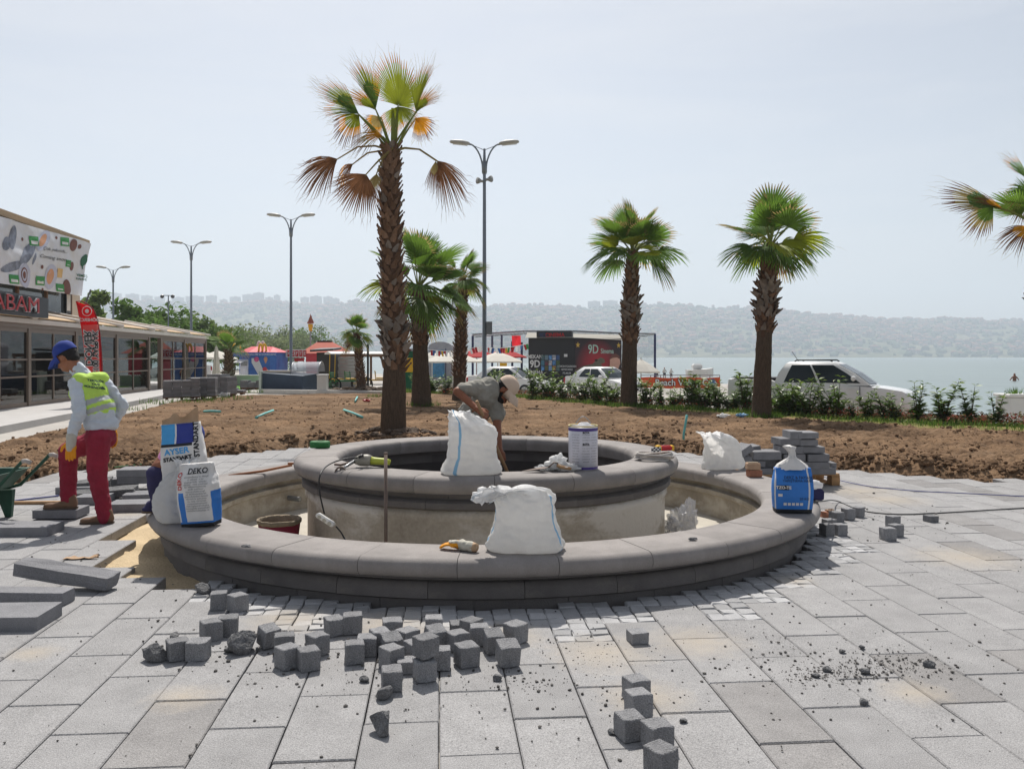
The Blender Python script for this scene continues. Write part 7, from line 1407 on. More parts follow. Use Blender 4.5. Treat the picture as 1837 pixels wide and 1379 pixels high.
# blue-white bag at the front
def bands(s, t, v):
    if v < .05: return 3
    if v < .10: return 1
    if s == 0: return 1 if v < .56 and t < .22 and t > .05 else (2 if t < .05 else 0)
    return 1 if v < .56 else 0
r, pr, tx, rc = paper_bag('cement_bag', 'upright white and blue adhesive bag lettered DEKO on the left rim', Vector(((362 - CX) / F * 6.12, 6.12, .306)), -.12, .235, .125, .44, radians(-5), 4, .011, bands, mats=('paper_white', 'paper_blue', 'paper_white', 'ink'))
tx('DEKO', .62, .885, .052, 'ink', 0, 0, .001); tx('DEKO', .10, .74, .045, 'ink_red', pi / 2 + .1, 0, .001)
rg = random.Random(2)
for k in range(15): v = .80 - k * .038; tx(''.join(rg.choice('aenrlıikdmtsuoyz ') for _ in range(rg.randint(16, 22))), .60, v, .018, 'ink_grey')
rc(.30, .92, .845, .85, 'ink')
# tall opened bag behind
def bands(s, t, v):
    if s == 0:
        if v > .80 and t < .86: return 1 if t < .36 else (0 if t < .40 else 2)
        if .765 < v < .79 and t < .84: return 3
    return 0
r, pr, tx, rc = paper_bag('cement_bag', 'tall opened cement bag lettered STANDART with torn brown paper top', Vector(((340 - CX) / F * 6.46, 6.46, .306)), .10, .27, .14, .70, radians(-5), 8, .012, bands, mats=('paper_white', 'paper_cyan', 'paper_navy', 'ink'))
tx('AYSER', .42, .715, .060, 'paper_cyan', .06, 0, .002); tx('STANDART', .43, .640, .040, 'ink', .06, 0, .002, .95); tx('STANDART', .925, .82, .050, 'ink', pi / 2, 0, .002)
P = []; n = 14
for lay in (0, 1):
    for k in range(n + 1):
        t = k / n; b_ = pr(t * .98 + .01, .985, 0); P += [b_ + Vector((0, .012 + lay * .006, 0)), b_ + Vector((-.005, .04 + lay * .006, .03 + .03 * t)), b_ + Vector((.0, .02 + .02 * sin(t * 7) + lay * .006, .045 + .05 * t + .03 * sin(t * 8) * t + (.02 if .25 < t < .5 else 0)))]
fs = []
for b0 in (0, 3 * (n + 1)): fs += [(b0 + 3 * k + j, b0 + 3 * k + 3 + j, b0 + 3 * k + 4 + j, b0 + 3 * k + 1 + j) for k in range(n) for j in range(2)]
MB().add(P, fs).build('torn_top', 'kraft', r, True)
# blue bag at right with twisted neck
def bands(s, t, v):
    if v < .09: return 2
    if s == 0 and .86 < t < .90 or s == 3 and t > .9: return 1
    return 0
p = Vector(((1421 - CX) / F * 6.66, 6.66, .306))
r, pr, tx, rc = paper_bag('cement_bag', 'blue adhesive bag with twisted white neck on the right rim', p, -.1, .265, .14, .34, 0, 13, .005, bands, mats=('paper_blue', 'paper_white', 'ink'))
tx('DERZ & FAYANS', .62, .80, .030, 'ink'); tx('YAPIŞTIRMA HARCI', .60, .73, .026, 'ink'); rc(.06, .34, .53, .63, 'ink'); tx('TZO-TE', .20, .58, .030, 'paper_white', 0, 0, .001); rc(.06, .17, .38, .44, 'paper_white'); tx('25 KG', .75, .33, .026, 'ink')
for k in range(5): rc(.20 + k * .11, .28 + k * .11, .18, .24, 'paper_white')
mb = MB(); P = []; n = 28
for j, (z, rx_2, ry_2, x) in enumerate(((.325, .132, .055, 0), (.36, .105, .045, 0), (.395, .055, .03, 0), (.42, .026, .02, .0), (.45, .024, .018, .0), (.475, .03, .022, -.01), (.495, .045, .03, -.02), (.505, .035, .03, -.035))):
    for k in range(n): a = 2 * pi * k / n; f = 1 + .22 * sin(9 * a + j) * (0.5 if j < 2 else 1); P.append((x + rx_2 * f * cos(a), ry_2 * f * sin(a), z + .012 * nz(cos(a) * 3, sin(a) * 3, j)))
mb.add(P, [(j * n + k, j * n + (k + 1) % n, (j + 1) * n + (k + 1) % n, (j + 1) * n + k) for j in range(7) for k in range(n)] + [tuple(7 * n + k for k in range(n))]).build('twisted_neck', 'paper_white', r, True)
MB().tube([(.03, -.02, .42), (-.03, -.02, .422), (-.05, -.03, .40), (-.06, -.02, .37)], .004, 6).build('tie_string', 'sheet_white', r)
pu = thing('purple_package', 'small purple and white package behind the blue bag', 'package', Vector(((1460 - CX) / F * 7.2, 7.2, .304))); MB().cbox(.14, .1, .1, .02, None, .004, rg).build('package', 'trousers_navy', pu); MB().ico((0, 0, .125), (.07, .05, .04), 2, .35, 3).build('wrap', 'sheet_white', pu, True)
# paint can
p = Vector(((1046 - CX) / F * 6.78, 6.78, .622)); can = thing('paint_can', 'tall white printed tin can with purple bands on the upper rim', 'can', p); R_, Hc = .115, .335
mat('tin_white', srgb(206, 206, 216), .35, .04, 5); mat('tin_purple', srgb(70, 52, 130), .35); mat('tin_rim', srgb(190, 176, 120), .35, .1, 5, metal=.8)
MB().lathe([(.0, 0), (R_, 0), (R_, Hc - .01), (R_ - .012, Hc), (R_ - .018, Hc - .02), (0, Hc - .02)], 40).build('body', 'tin_white', can, True, fix=True)
for z0, z1 in ((.004, .022), (Hc - .035, Hc - .012)): MB().lathe([(R_ + .001, z0), (R_ + .001, z1)], 40).build('band', 'tin_purple', can, True)
MB().lathe([(R_ - .006, Hc - .004), (R_ + .003, Hc), (R_ + .002, Hc + .008), (R_ - .008, Hc + .006)], 40).build('rim', 'tin_rim', can, True)
MB().tube([(-.06 + .12 * k / 10, -.02, Hc + .02 + .055 * sin(pi * k / 10)) for k in range(11)], .004, 6).build('handle', 'steel', can, True); MB().ico((.01, .01, Hc + .01), (.05, .04, .02), 1, .4, 3).build('cloth_scrap', 'sheet_white', can)
def can_txt(t_, a0, z, size, m, bold=0):
    vs, f2 = text_geo(t_, size, 0, 'CENTER', bold); MB().add([((R_ + .002) * sin(a0 + x / R_), -(R_ + .002) * cos(a0 + x / R_), z + y) for x, y, _ in vs], f2).build('lettering', m, can)
rg = random.Random(12)
for c in (-.62, .12, .75):
    for k in range(11): can_txt(''.join(rg.choice('aeirntlskdomuy  ') for _ in range(rg.randint(9, 14))), c, .275 - k * .021, .012, 'ink_grey')
for z in (.29, .20): can_txt('BOYA', .12, z, .020, 'ink', .001)
# white rag and trowel
rag = thing('plastic_rag', 'crumpled white plastic bag lying on the upper rim by the can', 'plastic bag', Vector(((1000 - CX) / F * 6.66, 6.66, .622)))
mb = MB(); mb.ico((0, 0, .05), (.075, .05, .055), 3, .9, 2.6, 4); mb.ico((.06, -.03, .03), (.09, .045, .028), 3, .9, 3, 7); mb.ico((-.08, 0, .02), (.07, .03, .022), 3, .9, 3, 9); mb.build('sheet', 'sheet_white', rag, True)
tr = thing('trowel', 'steel trowel with wooden handle beside the crumpled plastic bag', 'trowel', Vector(((985 - CX) / F * 6.58, 6.58, .624)), .1); MB().add([(-.22, 0, .006), (-.05, .05, .03), (.0, .0, .035), (-.05, -.05, .03), (-.22, 0, .003), (-.05, .05, .027), (.0, .0, .032), (-.05, -.05, .027)], [(0, 3, 2, 1), (4, 5, 6, 7), (0, 1, 5, 4), (1, 2, 6, 5), (2, 3, 7, 6), (3, 0, 4, 7)]).build('blade', 'rust_steel', tr); MB().tube([(-.005, 0, .033), (.04, 0, .07), (.07, 0, .06)], .006, 8).build('shank', 'rust_steel', tr, True); MB().tube([(.06, 0, .05), (.09, -.005, .035), (.17, -.01, .02)], [.012, .014, .012], 10).build('handle', 'handle_wood', tr, True)
# cable coil, red-yellow box
mat('cable_grey', srgb(178, 172, 166), .6); mat('cable_black', srgb(38, 38, 40), .5); mat('cable_blue', srgb(60, 68, 130), .5)
cc = Vector(((1174 - CX) / F * 7.35, 7.35, .622)); co = thing('cable_coil', 'coil of pale grey cable lying on the right of the upper rim', 'cable', cc, .1); rg = random.Random(1)
mb = MB()
for k in range(9):
    rx_, ry_ = .15 + rg.uniform(-.025, .025), .10 + rg.uniform(-.02, .02); z = .008 + k * .006; mb.tube([(rx_ * cos(a) + .01 * sin(3 * a + k), ry_ * sin(a) + .01 * cos(2 * a + k), z + .006 * sin(2 * a + k)) for a in [2 * pi * i / 26 for i in range(27)]], .0065, 6, False)
tag(mb.build('loops', 'cable_grey', co, True), kind='stuff')
tp = thing('tape_measure', 'red and yellow tool box on top of the grey cable coil', 'tool', cc + Vector((.10, .03, .075)), .3); MB().cbox(.10, .05, .045, .012).build('case', 'red_paint', tp); MB().cbox(.035, .054, .05, .01, Matrix.Translation((-.068, 0, .0))).build('end_cap', 'arch_yellow', tp); MB().cbox(.02, .052, .047, .008, Matrix.Translation((.06, 0, 0))).build('end_cap', 'arch_yellow', tp)
tg = thing('notched_trowel', 'black and white checked notched spreader on the cable coil', 'trowel', cc + Vector((.0, -.02, .07)), .5)
for i in range(5):
    for j in range(3): MB().box(-.05 + i * .02, -.03 + i * .02, -.02, -.015, j * .014, j * .014 + .014).build('check', 'ink' if (i + j) % 2 else 'paper_white', tg)
# mixer drill with cable to a hanging socket strip
dr = thing('mixer_drill', 'grey and lime mixing drill lying on the left of the upper rim', 'drill', Vector(((655 - CX) / F * 6.86, 6.86, .622)), -.12)
mat('drill_grey', srgb(150, 146, 134), .5, .15, 8); mat('drill_lime', srgb(170, 178, 62), .5, .1, 8)
MB().tube([(-.08, 0, .05), (-.04, 0, .055), (.02, 0, .055), (.05, 0, .052)], [.030, .046, .048, .040], 14).build('motor', 'drill_grey', dr, True); MB().tube([(.05, 0, .052), (.08, 0, .05), (.17, .01, .045), (.20, .01, .04)], [.034, .030, .027, .022], 12).build('handle', 'drill_lime', dr, True); MB().tube([(-.02, .0, .09), (-.01, -.05, .10), (-.02, -.09, .09)], .012, 8).build('side_grip', 'cable_black', dr, True)
MB().tube([(-.08, -.01, .05), (-.12, -.10, .02), (-.14, -.16, .0)], [.014, .012, .010], 8).build('spindle', 'steel', dr, True); t_ = [(-.145 + .04 * cos(a), -.18 + .012 * sin(a), -.02 + .04 * sin(a)) for a in [2 * pi * k / 16 for k in range(17)]]; MB().tube(t_, .008, 6).build('mixing_paddle', 'rust_steel', dr, True); MB().tube([(-.145, -.18, -.06), (-.145, -.18, .02)], .006, 6).build('paddle_bar', 'rust_steel', dr)
MB().tube([(-.14, .02, .03), (-.20, .0, .015), (-.25, -.01, .02)], .010, 8).build('bit', 'rust_steel', dr)
def cable(name, label, pts, r, m, samples=8):
    P = [Vector(q) for q in pts]; out = []
    for i in range(len(P) - 1):
        A_ = [P[max(0, i - 1)], P[i], P[i + 1], P[min(len(P) - 1, i + 2)]]
        for k in range(samples): t = k / samples; out.append(Vector([crm(A_[0][j], A_[1][j], A_[2][j], A_[3][j], t) for j in range(3)]))
    out.append(P[-1]); return tag(MB().tube(out, r, 7).build(name, m, None, True), label, 'cable')
cable('drill_cable', 'black cable hanging from the drill down the drum wall', [at(700, 838, 6.8), at(665, 822, 6.95), at(625, 822, 6.75), at(592, 832, 6.65), at(575, 850, 6.42), at(573, 880, 6.40), at(582, 922, 6.40)], .006, 'cable_black')
ps_ = thing('socket_strip', 'white socket strip hanging against the drum wall', 'socket strip', at(584, 932, 6.42), 0); ps_.rotation_euler = (0, radians(30), radians(-10)); MB().cbox(.155, .045, .04, .012, Matrix.Translation((0, 0, -.02))).build('case', 'white_paint', ps_); 
for k in range(3): MB().tube([(-.045 + k * .045, -.022, 0), (-.045 + k * .045, -.026, 0)], .015, 12).build('socket', 'glove_grey', ps_)
cable('socket_cable', 'black cable trailing from the socket strip into the basin', [at(603, 944, 6.40), at(612, 955, 6.36), at(620, 970, 6.3), at(626, 985, 6.25)], .006, 'cable_black')
# steel bar standing in the basin
rb = at(692, 990, 6.05); sb_ = thing('steel_bar', 'rusty steel bar standing upright against the drum', 'bar', (0, 0, 0)); MB().tube([Vector((rb.x + .005, 6.02, -.149)), at(692, 812, 6.18)], .0125, 8).build('shaft', 'rust_steel', sb_, True); MB().tube([at(692, 815, 6.18), at(692, 811.5, 6.18)], .015, 8).build('tip', 'rust_steel', sb_, True)
# work glove on the front rim
gl = thing('work_glove', 'orange and white work glove lying on the front rim', 'glove', Vector(((822 - CX) / F * 5.34, 5.34, .304))); blob_obj('fingers', [(q[0], q[1] + Vector((0, 0, .0)), *q[2:]) if q[0] == 'e' else q for q in hand_parts(Vector((.03, -.01, .035)), (-1, .3, .0), (0, 0, -1), .95, .3, 1)], 'glove_orange', gl, .005, 2, (.004, 30)); blob_obj('cuff', [('c', Vector((.02, -.005, .034)), Vector((.09, -.05, .028)), .034, .032), ('e', Vector((-.02, .005, .05)), (.045, .035, .012))], 'glove_grey', gl, .007, 2, (.006, 30)); MB().tube([(.09, -.05, .03), (.115, -.066, .026)], [.030, .028], 12).build('rolled_hem', 'kraft', gl, True)
# green tape roll, wooden stick, bucket, bricks, clear plastic
tp_ = thing('tape_roll', 'roll of green tape on the rear left of the upper rim', 'tape', Vector(((574 - CX) / F * 8.35, 8.35, .621))); mat('tape_green', srgb(36, 110, 52), .6, .1, 8); MB().lathe([(.04, 0), (.095, 0), (.098, .01), (.098, .052), (.09, .062), (.04, .06), (.04, 0)], 24, Matrix.Diagonal((1, .8, 1, 1))).build('roll', 'tape_green', tp_, True, fix=True); MB().box(.0, .1, -.085, -.075, .02, .055).build('loose_end', 'tape_green', tp_)
st = thing('wooden_stick', 'long thin wooden stick lying across the left rim', 'stick', (0, 0, 0)); MB().tube([at(410, 853, 8.75), at(470, 845, 8.85), at(524, 834, 8.95)], [.012, .013, .012], 8).build('shaft', mat('stick_wood', srgb(150, 96, 62), .8, .1, 9), st, True); st2 = thing('wooden_stick', 'short wooden peg end resting on the left upper rim', 'stick', (0, 0, 0)); MB().cbox(.12, .025, .02, .004, TRS(at(528, 833, 8.0), .1)).build('shaft', 'stick_wood', st2)
bk = thing('mortar_bucket', 'dark red bucket with mortar-crusted rim in the lower basin', 'bucket', Vector(((501 - CX) / F * 7.02, 7.02, -.147))); mat('bucket_red', srgb(130, 28, 50), .5, .15, 8); mat('mortar', srgb(132, 120, 102), .95, .25, 12, bump=.8, bscale=40)
MB().lathe([(.0, 0), (.105, 0), (.135, .24), (.13, .24), (.1, .012), (0, .012)], 32).build('body', 'bucket_red', bk, True, fix=True); mb = MB()
P = [];  n = 36
for z, r_ in ((.232, .134), (.240, .142), (.258, .145), (.266, .138), (.258, .128), (.21, .120)):
    for k in range(n): a = 2 * pi * k / n; f = 1 + .03 * nz(cos(a) * 4, sin(a) * 4, z * 20); P.append((r_ * f * cos(a), r_ * f * sin(a), z + .006 * nz(cos(a) * 5, sin(a) * 5, z)))
mb.add(P, [(i * n + k, i * n + (k + 1) % n, (i + 1) * n + (k + 1) % n, (i + 1) * n + k) for i in range(5) for k in range(n)]).build('crusted_rim', 'mortar', bk, True); MB().lathe([(0, .17), (.12, .17)], 24).build('mortar', 'mortar', bk); bk.scale = (1.25, 1.25, 1.25)
mat('brick_tan', srgb(178, 148, 122), .95, .15, 12, bump=.5, bscale=60); mat('brick_red', srgb(164, 112, 88), .95, .15, 12, bump=.5, bscale=60)
for k, (dx, dz, m, lab) in enumerate(((0.005, 0, 'brick_red', 'reddish brick, lower of two stacked on the rear right rim'), (-.008, .071, 'brick_tan', 'tan brick, upper of two stacked on the rear right rim'))):
    b = thing('brick', lab, 'brick', Vector(((1352 - CX) / F * 8.62 + dx, 8.62, .303 + dz)), .15 - k * .2); MB().cbox(.13, .10, .068, .006, None, .002, random.Random(k)).build('block', m, b)
    if k == 1: MB().cbox(.10, .07, .004, .001, Matrix.Translation((0, 0, .0695))).build('mortar_face', 'mortar', b)
br = thing('brick', 'broken red brick by the loose cubes at right', 'brick', gp(1487, 928), .3); MB().cbox(.12, .09, .055, .006, None, .006, random.Random(5)).build('block', 'brick_red', br); MB().cbox(.07, .06, .02, .006, Matrix.Translation((.01, 0, .056)), .006, random.Random(6)).build('mortar_lump', 'brick_tan', br)
mat('clear_plastic', srgb(214, 214, 216), .2, .1, 9, alpha=.5, spec=.7); pb = thing('plastic_bag', 'crumpled clear plastic bag in the right of the lower basin', 'plastic bag', Vector(((1224 - CX) / F * 8.0, 8.0, -.147))); mb = MB()
mb.ico((-.02, 0, .10), (.11, .08, .12), 3, .9, 2.4, 3); mb.ico((.06, .02, .13), (.07, .05, .16), 3, .9, 2.8, 8); mb.ico((-.10, 0, .07), (.06, .05, .07), 3, .9, 3, 11); mb.build('sheet', 'clear_plastic', pb)
cable('blue_cable', 'blue cable running across the paving at right', [gp(1440, 848, .06) , gp(1500, 860, .02), gp(1560, 872, .008), gp(1640, 880, .008), gp(1720, 884, .008), gp(1837, 890, .008), gp(2000, 898, .008)], .005, 'cable_blue'); cable('black_cable', 'black cable running across the paving at right', [gp(1360, 930, .0) * 1, Vector(((1400 - CX) / F * 7.0, 7.0, .31)), Vector(((1467 - CX) / F * 7.15, 7.15, .30)), gp(1500, 898, .03), gp(1545, 915, .008), gp(1610, 922, .008), gp(1700, 919, .008), gp(1837, 911, .008), gp(2000, 905, .008)][1:], .006, 'cable_black')
cable('black_cable_end', 'black cable dropping over the right rim into the basin', [Vector(((1400 - CX) / F * 7.0, 7.0, .31)), Vector(((1385 - CX) / F * 7.1, 7.1, .24)), Vector(((1360 - CX) / F * 7.25, 7.25, -.02)), Vector(((1345 - CX) / F * 7.3, 7.3, -.14))], .006, 'cable_black')
cable('green_rope', 'thin green rope on the paving behind the young worker', [gp(205, 838, .01), gp(240, 834, .01), gp(262, 832, .01)], .008, 'tape_green'); cable('purple_cable', 'thin blue cable on the paving left of the young worker', [gp(-30, 905, .01), gp(40, 896, .01), gp(105, 889, .01)], .009, 'cable_blue')
# turquoise irrigation pipes sticking out of the soil
mat('pipe_teal', srgb(104, 180, 176), .5, .06, 6)
def pipe(pts, lab, r=.022): 
    o = MB().tube(pts, r, 8).build('irrigation_pipe', 'pipe_teal', None, True); tag(o, lab, 'pipe', 'turquoise irrigation pipes')
a = gp(1226, 800, .02); pipe([a, a + Vector((.005, 0, .2)), a + Vector((.04, 0, .40)), a + Vector((.06, 0, .52))], 'turquoise pipe standing upright in the soil behind the right sack', .02)
for x0, y0, x1, y1, lab in ((459, 749, 490, 736, 'turquoise pipe lying in soil left of the tall palm, rising rightwards'), (617, 735, 650, 748, 'turquoise pipe lying in soil just left of the tall palm'), (366, 738, 395, 738, 'turquoise pipe end in soil right of the torn cement bag'), (637, 720, 641, 712, 'tiny turquoise pipe stub far back in the soil')):
    a, b = gp(x0, y0, .06), gp(x1, y1, .10); pipe([a, (a + b) / 2 + Vector((0, 0, .01)), b], lab, .03)
# wheelbarrow at the left edge
mat('barrow_green', srgb(36, 78, 60), .5, .25, 8, bump=.1); wb_ = thing('wheelbarrow', 'battered green wheelbarrow at the left edge beside the young worker', 'wheelbarrow', Vector(((-16 - CX) / F * 7.9, 7.9, 0)), .05); wb_.scale = (.92, .92, .95)
def tr_row(z, x0, x1, w): return [(x0, -w, z), (x1, -w, z), (x1, w, z), (x0, w, z)]
P = tr_row(.30, -.50, .10, .20) + tr_row(.47, -.62, .22, .30) + tr_row(.475, -.64, .24, .32) + tr_row(.47, -.60, .20, .285) + tr_row(.32, -.48, .08, .185)
fs = [(3, 2, 1, 0)] + [(i * 4 + k, i * 4 + (k + 1) % 4, i * 4 + 4 + (k + 1) % 4, i * 4 + 4 + k) for i in range(4) for k in range(4)] + [(16, 17, 18, 19)]
MB().add(P, fs).build('tray', 'barrow_green', wb_, fix=True)
for s in (-1, 1):
    MB().tube([(-.7, s * .12, .26), (0, s * .22, .27), (.16, s * .25, .31), (.40, s * .27, .56), (.44, s * .27, .60), (.47, s * .27, .605)], .017, 8).build('handle_bar', 'barrow_green', wb_, True); MB().tube([(.44, s * .27, .60), (.475, s * .27, .605), (.52, s * .27, .585)], .021, 8).build('grip', 'cable_grey', wb_, True)
    MB().add([(-.06, s * .2 - .03, .27), (.12, s * .2 - .03, .27), (.10, s * .2 - .02, 0), (.04, s * .2 - .02, 0), (-.06, s * .2 + .03, .27), (.12, s * .2 + .03, .27), (.10, s * .2 + .02, 0), (.04, s * .2 + .02, 0)], [(0, 1, 2, 3), (7, 6, 5, 4), (0, 4, 5, 1), (1, 5, 6, 2), (2, 6, 7, 3), (3, 7, 4, 0)]).build('leg', 'barrow_green', wb_, fix=True)
MB().lathe([(.08, -.04), (.17, -.05), (.19, -.03), (.19, .03), (.17, .05), (.08, .04)], 24, TRS((-.78, 0, .19), 0, pi / 2)).build('wheel', 'tyre', wb_, True, fix=True)
# ---------------------------------------------------------------- loose stones, slabs, pallet, planting, grit
def cube_mesh(i, s=.1):
    rg = random.Random(500 + i); mb = MB(); c = .006; vs = []
    bm = bmesh.new(); bmesh.ops.create_cube(bm, size=1)
    bmesh.ops.bevel(bm, geom=bm.edges[:], offset=.035, segments=1, affect='EDGES'); bmesh.ops.subdivide_edges(bm, edges=[e for e in bm.edges if e.calc_length() > .5], cuts=2, use_grid_fill=True)
    for v in bm.verts: v.co = Vector((v.co.x, v.co.y, v.co.z + .5)) * s + Vector([.005 * s / .1 * noise.noise(v.co * 3 + Vector((i * 3.1, k * 7, i))) for k in range(3)])
    me = bpy.data.meshes.new('stone'); bm.to_mesh(me); bm.free(); me.materials.append(MATS['cube_stone']); return me
CM = [cube_mesh(i) for i in range(6)]
def rubble_mesh(i, s, m='broken_stone', sub=2):
    rg = random.Random(900 + i); vs, fs = ICO[sub]; P = []
    pl = [(Vector((rg.gauss(0, 1), rg.gauss(0, 1), rg.gauss(0, 1))).normalized(), rg.uniform(.5, .85)) for _ in range(9)]
    for v in vs:
        p = Vector(v)
        for n_, d in pl:
            k = p.dot(n_)
            if k > d: p = p - n_ * (k - d)
        P.append(Vector((p.x * s[0], p.y * s[1], (p.z + .62) * s[2])) * (1 + .06 * nz(p.x * 3, p.y * 3, p.z * 3 + i)))
    return MB().add(P, fs).mesh('stone', m)
GC = 'loose dark granite cubes'
CUBES = [  # px x, px y of the base centre, turn, height, label
 (388, 1096, .2, 0, 'left cube of the pair nearest the sand pit'), (422, 1099, .9, 0, 'right cube of the pair nearest the sand pit'), (373, 1152, .7, 0, 'cube leaning on its neighbour below the sand pit pair'), (404, 1143, .3, 0, 'half-hidden cube behind its neighbour below the sand pit pair'),
 (313, 1187, .6, 0, 'cube between the broken leftmost cube and its right neighbour'), (350, 1187, .1, 0, 'third cube from the left end of the scatter'), (476, 1165, .8, 0, 'lone cube right of the tipped broken block'), (506, 1178, .3, 0, 'rear left cube of the four-cube cluster left of centre'), (512, 1202, .7, 0, 'front left cube of the four-cube cluster left of centre'), (549, 1206, .6, 0, 'front right cube of the four-cube cluster left of centre'), (566, 1178, .8, 0, 'rear right cube of the four-cube cluster left of centre'),
 (596, 1142, .5, 0, 'left cube of the pair below the pale setts'), (630, 1139, .15, 0, 'right cube of the pair below the pale setts'), (633, 1193, .25, 0, 'big upright cube at the left of the central heap'), (656, 1178, .1, 0, 'narrow cube behind the left end of the central heap'), (679, 1170, .5, 0, 'cube second from the left at the back of the central heap'), (702, 1149, .3, 0, 'small cube at the far back of the central heap'), (698, 1180, .55, 0, 'tilted rough cube in the middle of the central heap'), (700, 1203, .75, 0, 'speckled cube in front of the middle of the central heap'), (729, 1165, .7, 0, 'corner-on cube at the back of the central heap'), (730, 1209, .15, 0, 'low cube between two cubes in the central heap'), (700, 1241, .3, 0, 'foremost speckled cube of the central heap'),
 (760, 1224, .35, 0, 'lower cube of the stacked two in the central heap'), (762, 1222, .75, .103, 'upper cube of the stacked two in the central heap'), (788, 1204, .2, 0, 'cube leaning at the right of the stacked two'), (745, 1190, .6, 0, 'cube half hidden behind the stacked two'), (777, 1141, .1, 0, 'back row cube directly below the fountain shadow'), (778, 1166, .45, 0, 'tipped cube behind the stacked two'), (820, 1170, .7, 0, 'tall-looking cube at the right back of the heap'), (822, 1140, .3, 0, 'flat-lying cube at the far right back of the heap'), (845, 1149, .8, 0, 'dark cube in shadow at the right back of the heap'), (859, 1160, .15, 0, 'cube left of the speckled pair at the right of the heap'), (884, 1174, .25, 0, 'speckled cube left of the tipped one at the right end'), (836, 1198, .5, 0, 'lone cube in front at the right of the heap'), (910, 1198, .35, 0, 'tipped speckled cube at the right end of the heap'), (925, 1156, .7, 0, 'rightmost cube of the heap, nearest the fountain'),
 (1146, 1156, .15, 0, 'solitary low cube right of centre in open paving'), (1144, 1262, .3, 0, 'rearmost cube of the group at bottom right of centre'), (1148, 1290, .3, 0, 'second cube of the group at bottom right of centre'), (1132, 1331, .4, 0, 'largest speckled cube of the group at bottom right of centre'), (1183, 1352, .3, 0, 'cube before last of the group at bottom right of centre'), (1189, 1398, .7, 0, 'cube cut by the lower picture edge'),
 (1491, 944, .2, 0, 'low broken cube at the foot of the right rim'), (1487, 962, .25, 0, 'front left cube of the group by the right rim'), (1510, 961, .1, 0, 'front right cube of the group by the right rim'), (1504, 937, .5, 0, 'back left cube of the group by the right rim'), (1525, 933, .3, 0, 'back middle cube of the group by the right rim'), (1543, 928, .6, 0, 'smallest back right cube of the group by the right rim'), (1606, 947, .2, 0, 'rear cube of the trio in open paving at right'), (1597, 970, .1, 0, 'front left cube of the trio in open paving at right'), (1611, 963, .4, 0, 'front right cube of the trio in open paving at right'), (1674, 937, .2, 0, 'single flat cube farthest right on the paving')]
rg = random.Random(77)
for i, (x, y, rz, z, lab) in enumerate(CUBES):
    p = gp(x, y, 0); p.y += .045; s = 1.0 * (.62 if 'flat' in lab or 'low' in lab.split() else 1)
    o = new_obj('stone_cube', CM[i % 6], None, (p.x, p.y, z + .001), rz + rg.uniform(-.1, .1)); tag(o, 'dark granite ' + lab if not lab.startswith(('big', 'tall', 'dark')) else 'granite ' + lab, 'stone', GC); o.scale = (rg.uniform(.88, 1.02), rg.uniform(.88, 1.02), rg.uniform(.9, 1.02) * s)
    if 'tipped' in lab or 'tilted' in lab: o.rotation_euler.x = .22; o.location.z += .012
for i, (x, y, s, lab) in enumerate(((274, 1186, (.085, .05, .055), 'broken cube fragment at the left end of the scatter'), (433, 1172, (.085, .075, .075), 'tipped broken block with ribbed side left of centre'), (363, 1064, (.07, .055, .04), 'broken stone lump at the edge of the setts'), (686, 1256, (.05, .035, .04), 'pointed stone chip in front of the foremost cube'), (683, 1317, (.065, .055, .06), 'broken stone lump lying alone low in the picture'), (412, 1172, (.035, .03, .03), 'small chip left of the tipped broken block'), (312, 1146, (.04, .025, .02), 'flat chip beside the leaning cube'))):
    p = gp(x, y, 0); o = new_obj('broken_stone', rubble_mesh(i, s), None, (p.x, p.y + .02, 0), i * 1.3); tag(o, 'dark ' + lab, 'stone', 'broken stone pieces')
for x, yy, lab in ((443, 5.42, 'small dark stone chip on the front left rim'), (1243, 5.62, 'small dark stone chip on the front right rim')):
    o = new_obj('broken_stone', rubble_mesh(20 + x, (.035, .025, .014)), None, ((x - CX) / F * yy, yy, .303), .3); tag(o, lab, 'stone', 'stone chips on the rim')
# loose slabs
def slab_thing(label, p, rz, rx=0.0, ry=0.0, l=.6, w=.3, m='slab_loose', rough=False, h=.08):
    rg = random.Random(hash(label) % 9999 if False else sum(map(ord, label))); bm = bmesh.new(); bmesh.ops.create_cube(bm, size=1)
    bmesh.ops.bevel(bm, geom=bm.edges[:], offset=.02, segments=1, affect='EDGES')
    if rough: bmesh.ops.subdivide_edges(bm, edges=bm.edges[:], cuts=3, use_grid_fill=True)
    for v in bm.verts:
        v.co = Vector((v.co.x * l, v.co.y * w, (v.co.z + .5) * h))
        if rough: v.co += Vector([.012 * noise.noise(v.co * 22 + Vector((k * 5, 0, 0))) for k in range(3)])
    me = bpy.data.meshes.new('slab'); bm.to_mesh(me); bm.free(); me.materials.append(MATS[m])
    o = new_obj('loose_slab', me, None, p); o.rotation_euler = (rx, ry, rz); return tag(o, label, 'paving slab', 'loose paving slabs')
slab_thing('loose slab lying tilted on others at near left, its top edge broken rough', gp(106, 1063, .0) + V(0, .09, .062), -.10, .10, .13, .64, .14, 'slab_loose', True)
slab_thing('grey slab beneath the tilted rough one at near left', gp(22, 1087, .0) + V(0, .075, .001), -.05, 0, 0, .62, .14)
slab_thing('slab cut by the picture edge, lowest of the near left pile', gp(-34, 1132) + V(0, .13, 0), .05)
slab_thing('slab under the front foot of the young worker', gp(98, 932, .0) + V(0, .12, .012), .06, 0, 0, .40, .28); slab_thing('slab lying in front of the one under the worker foot', gp(25, 962) + V(0, .13, 0), .04, 0, 0, .56, .3)
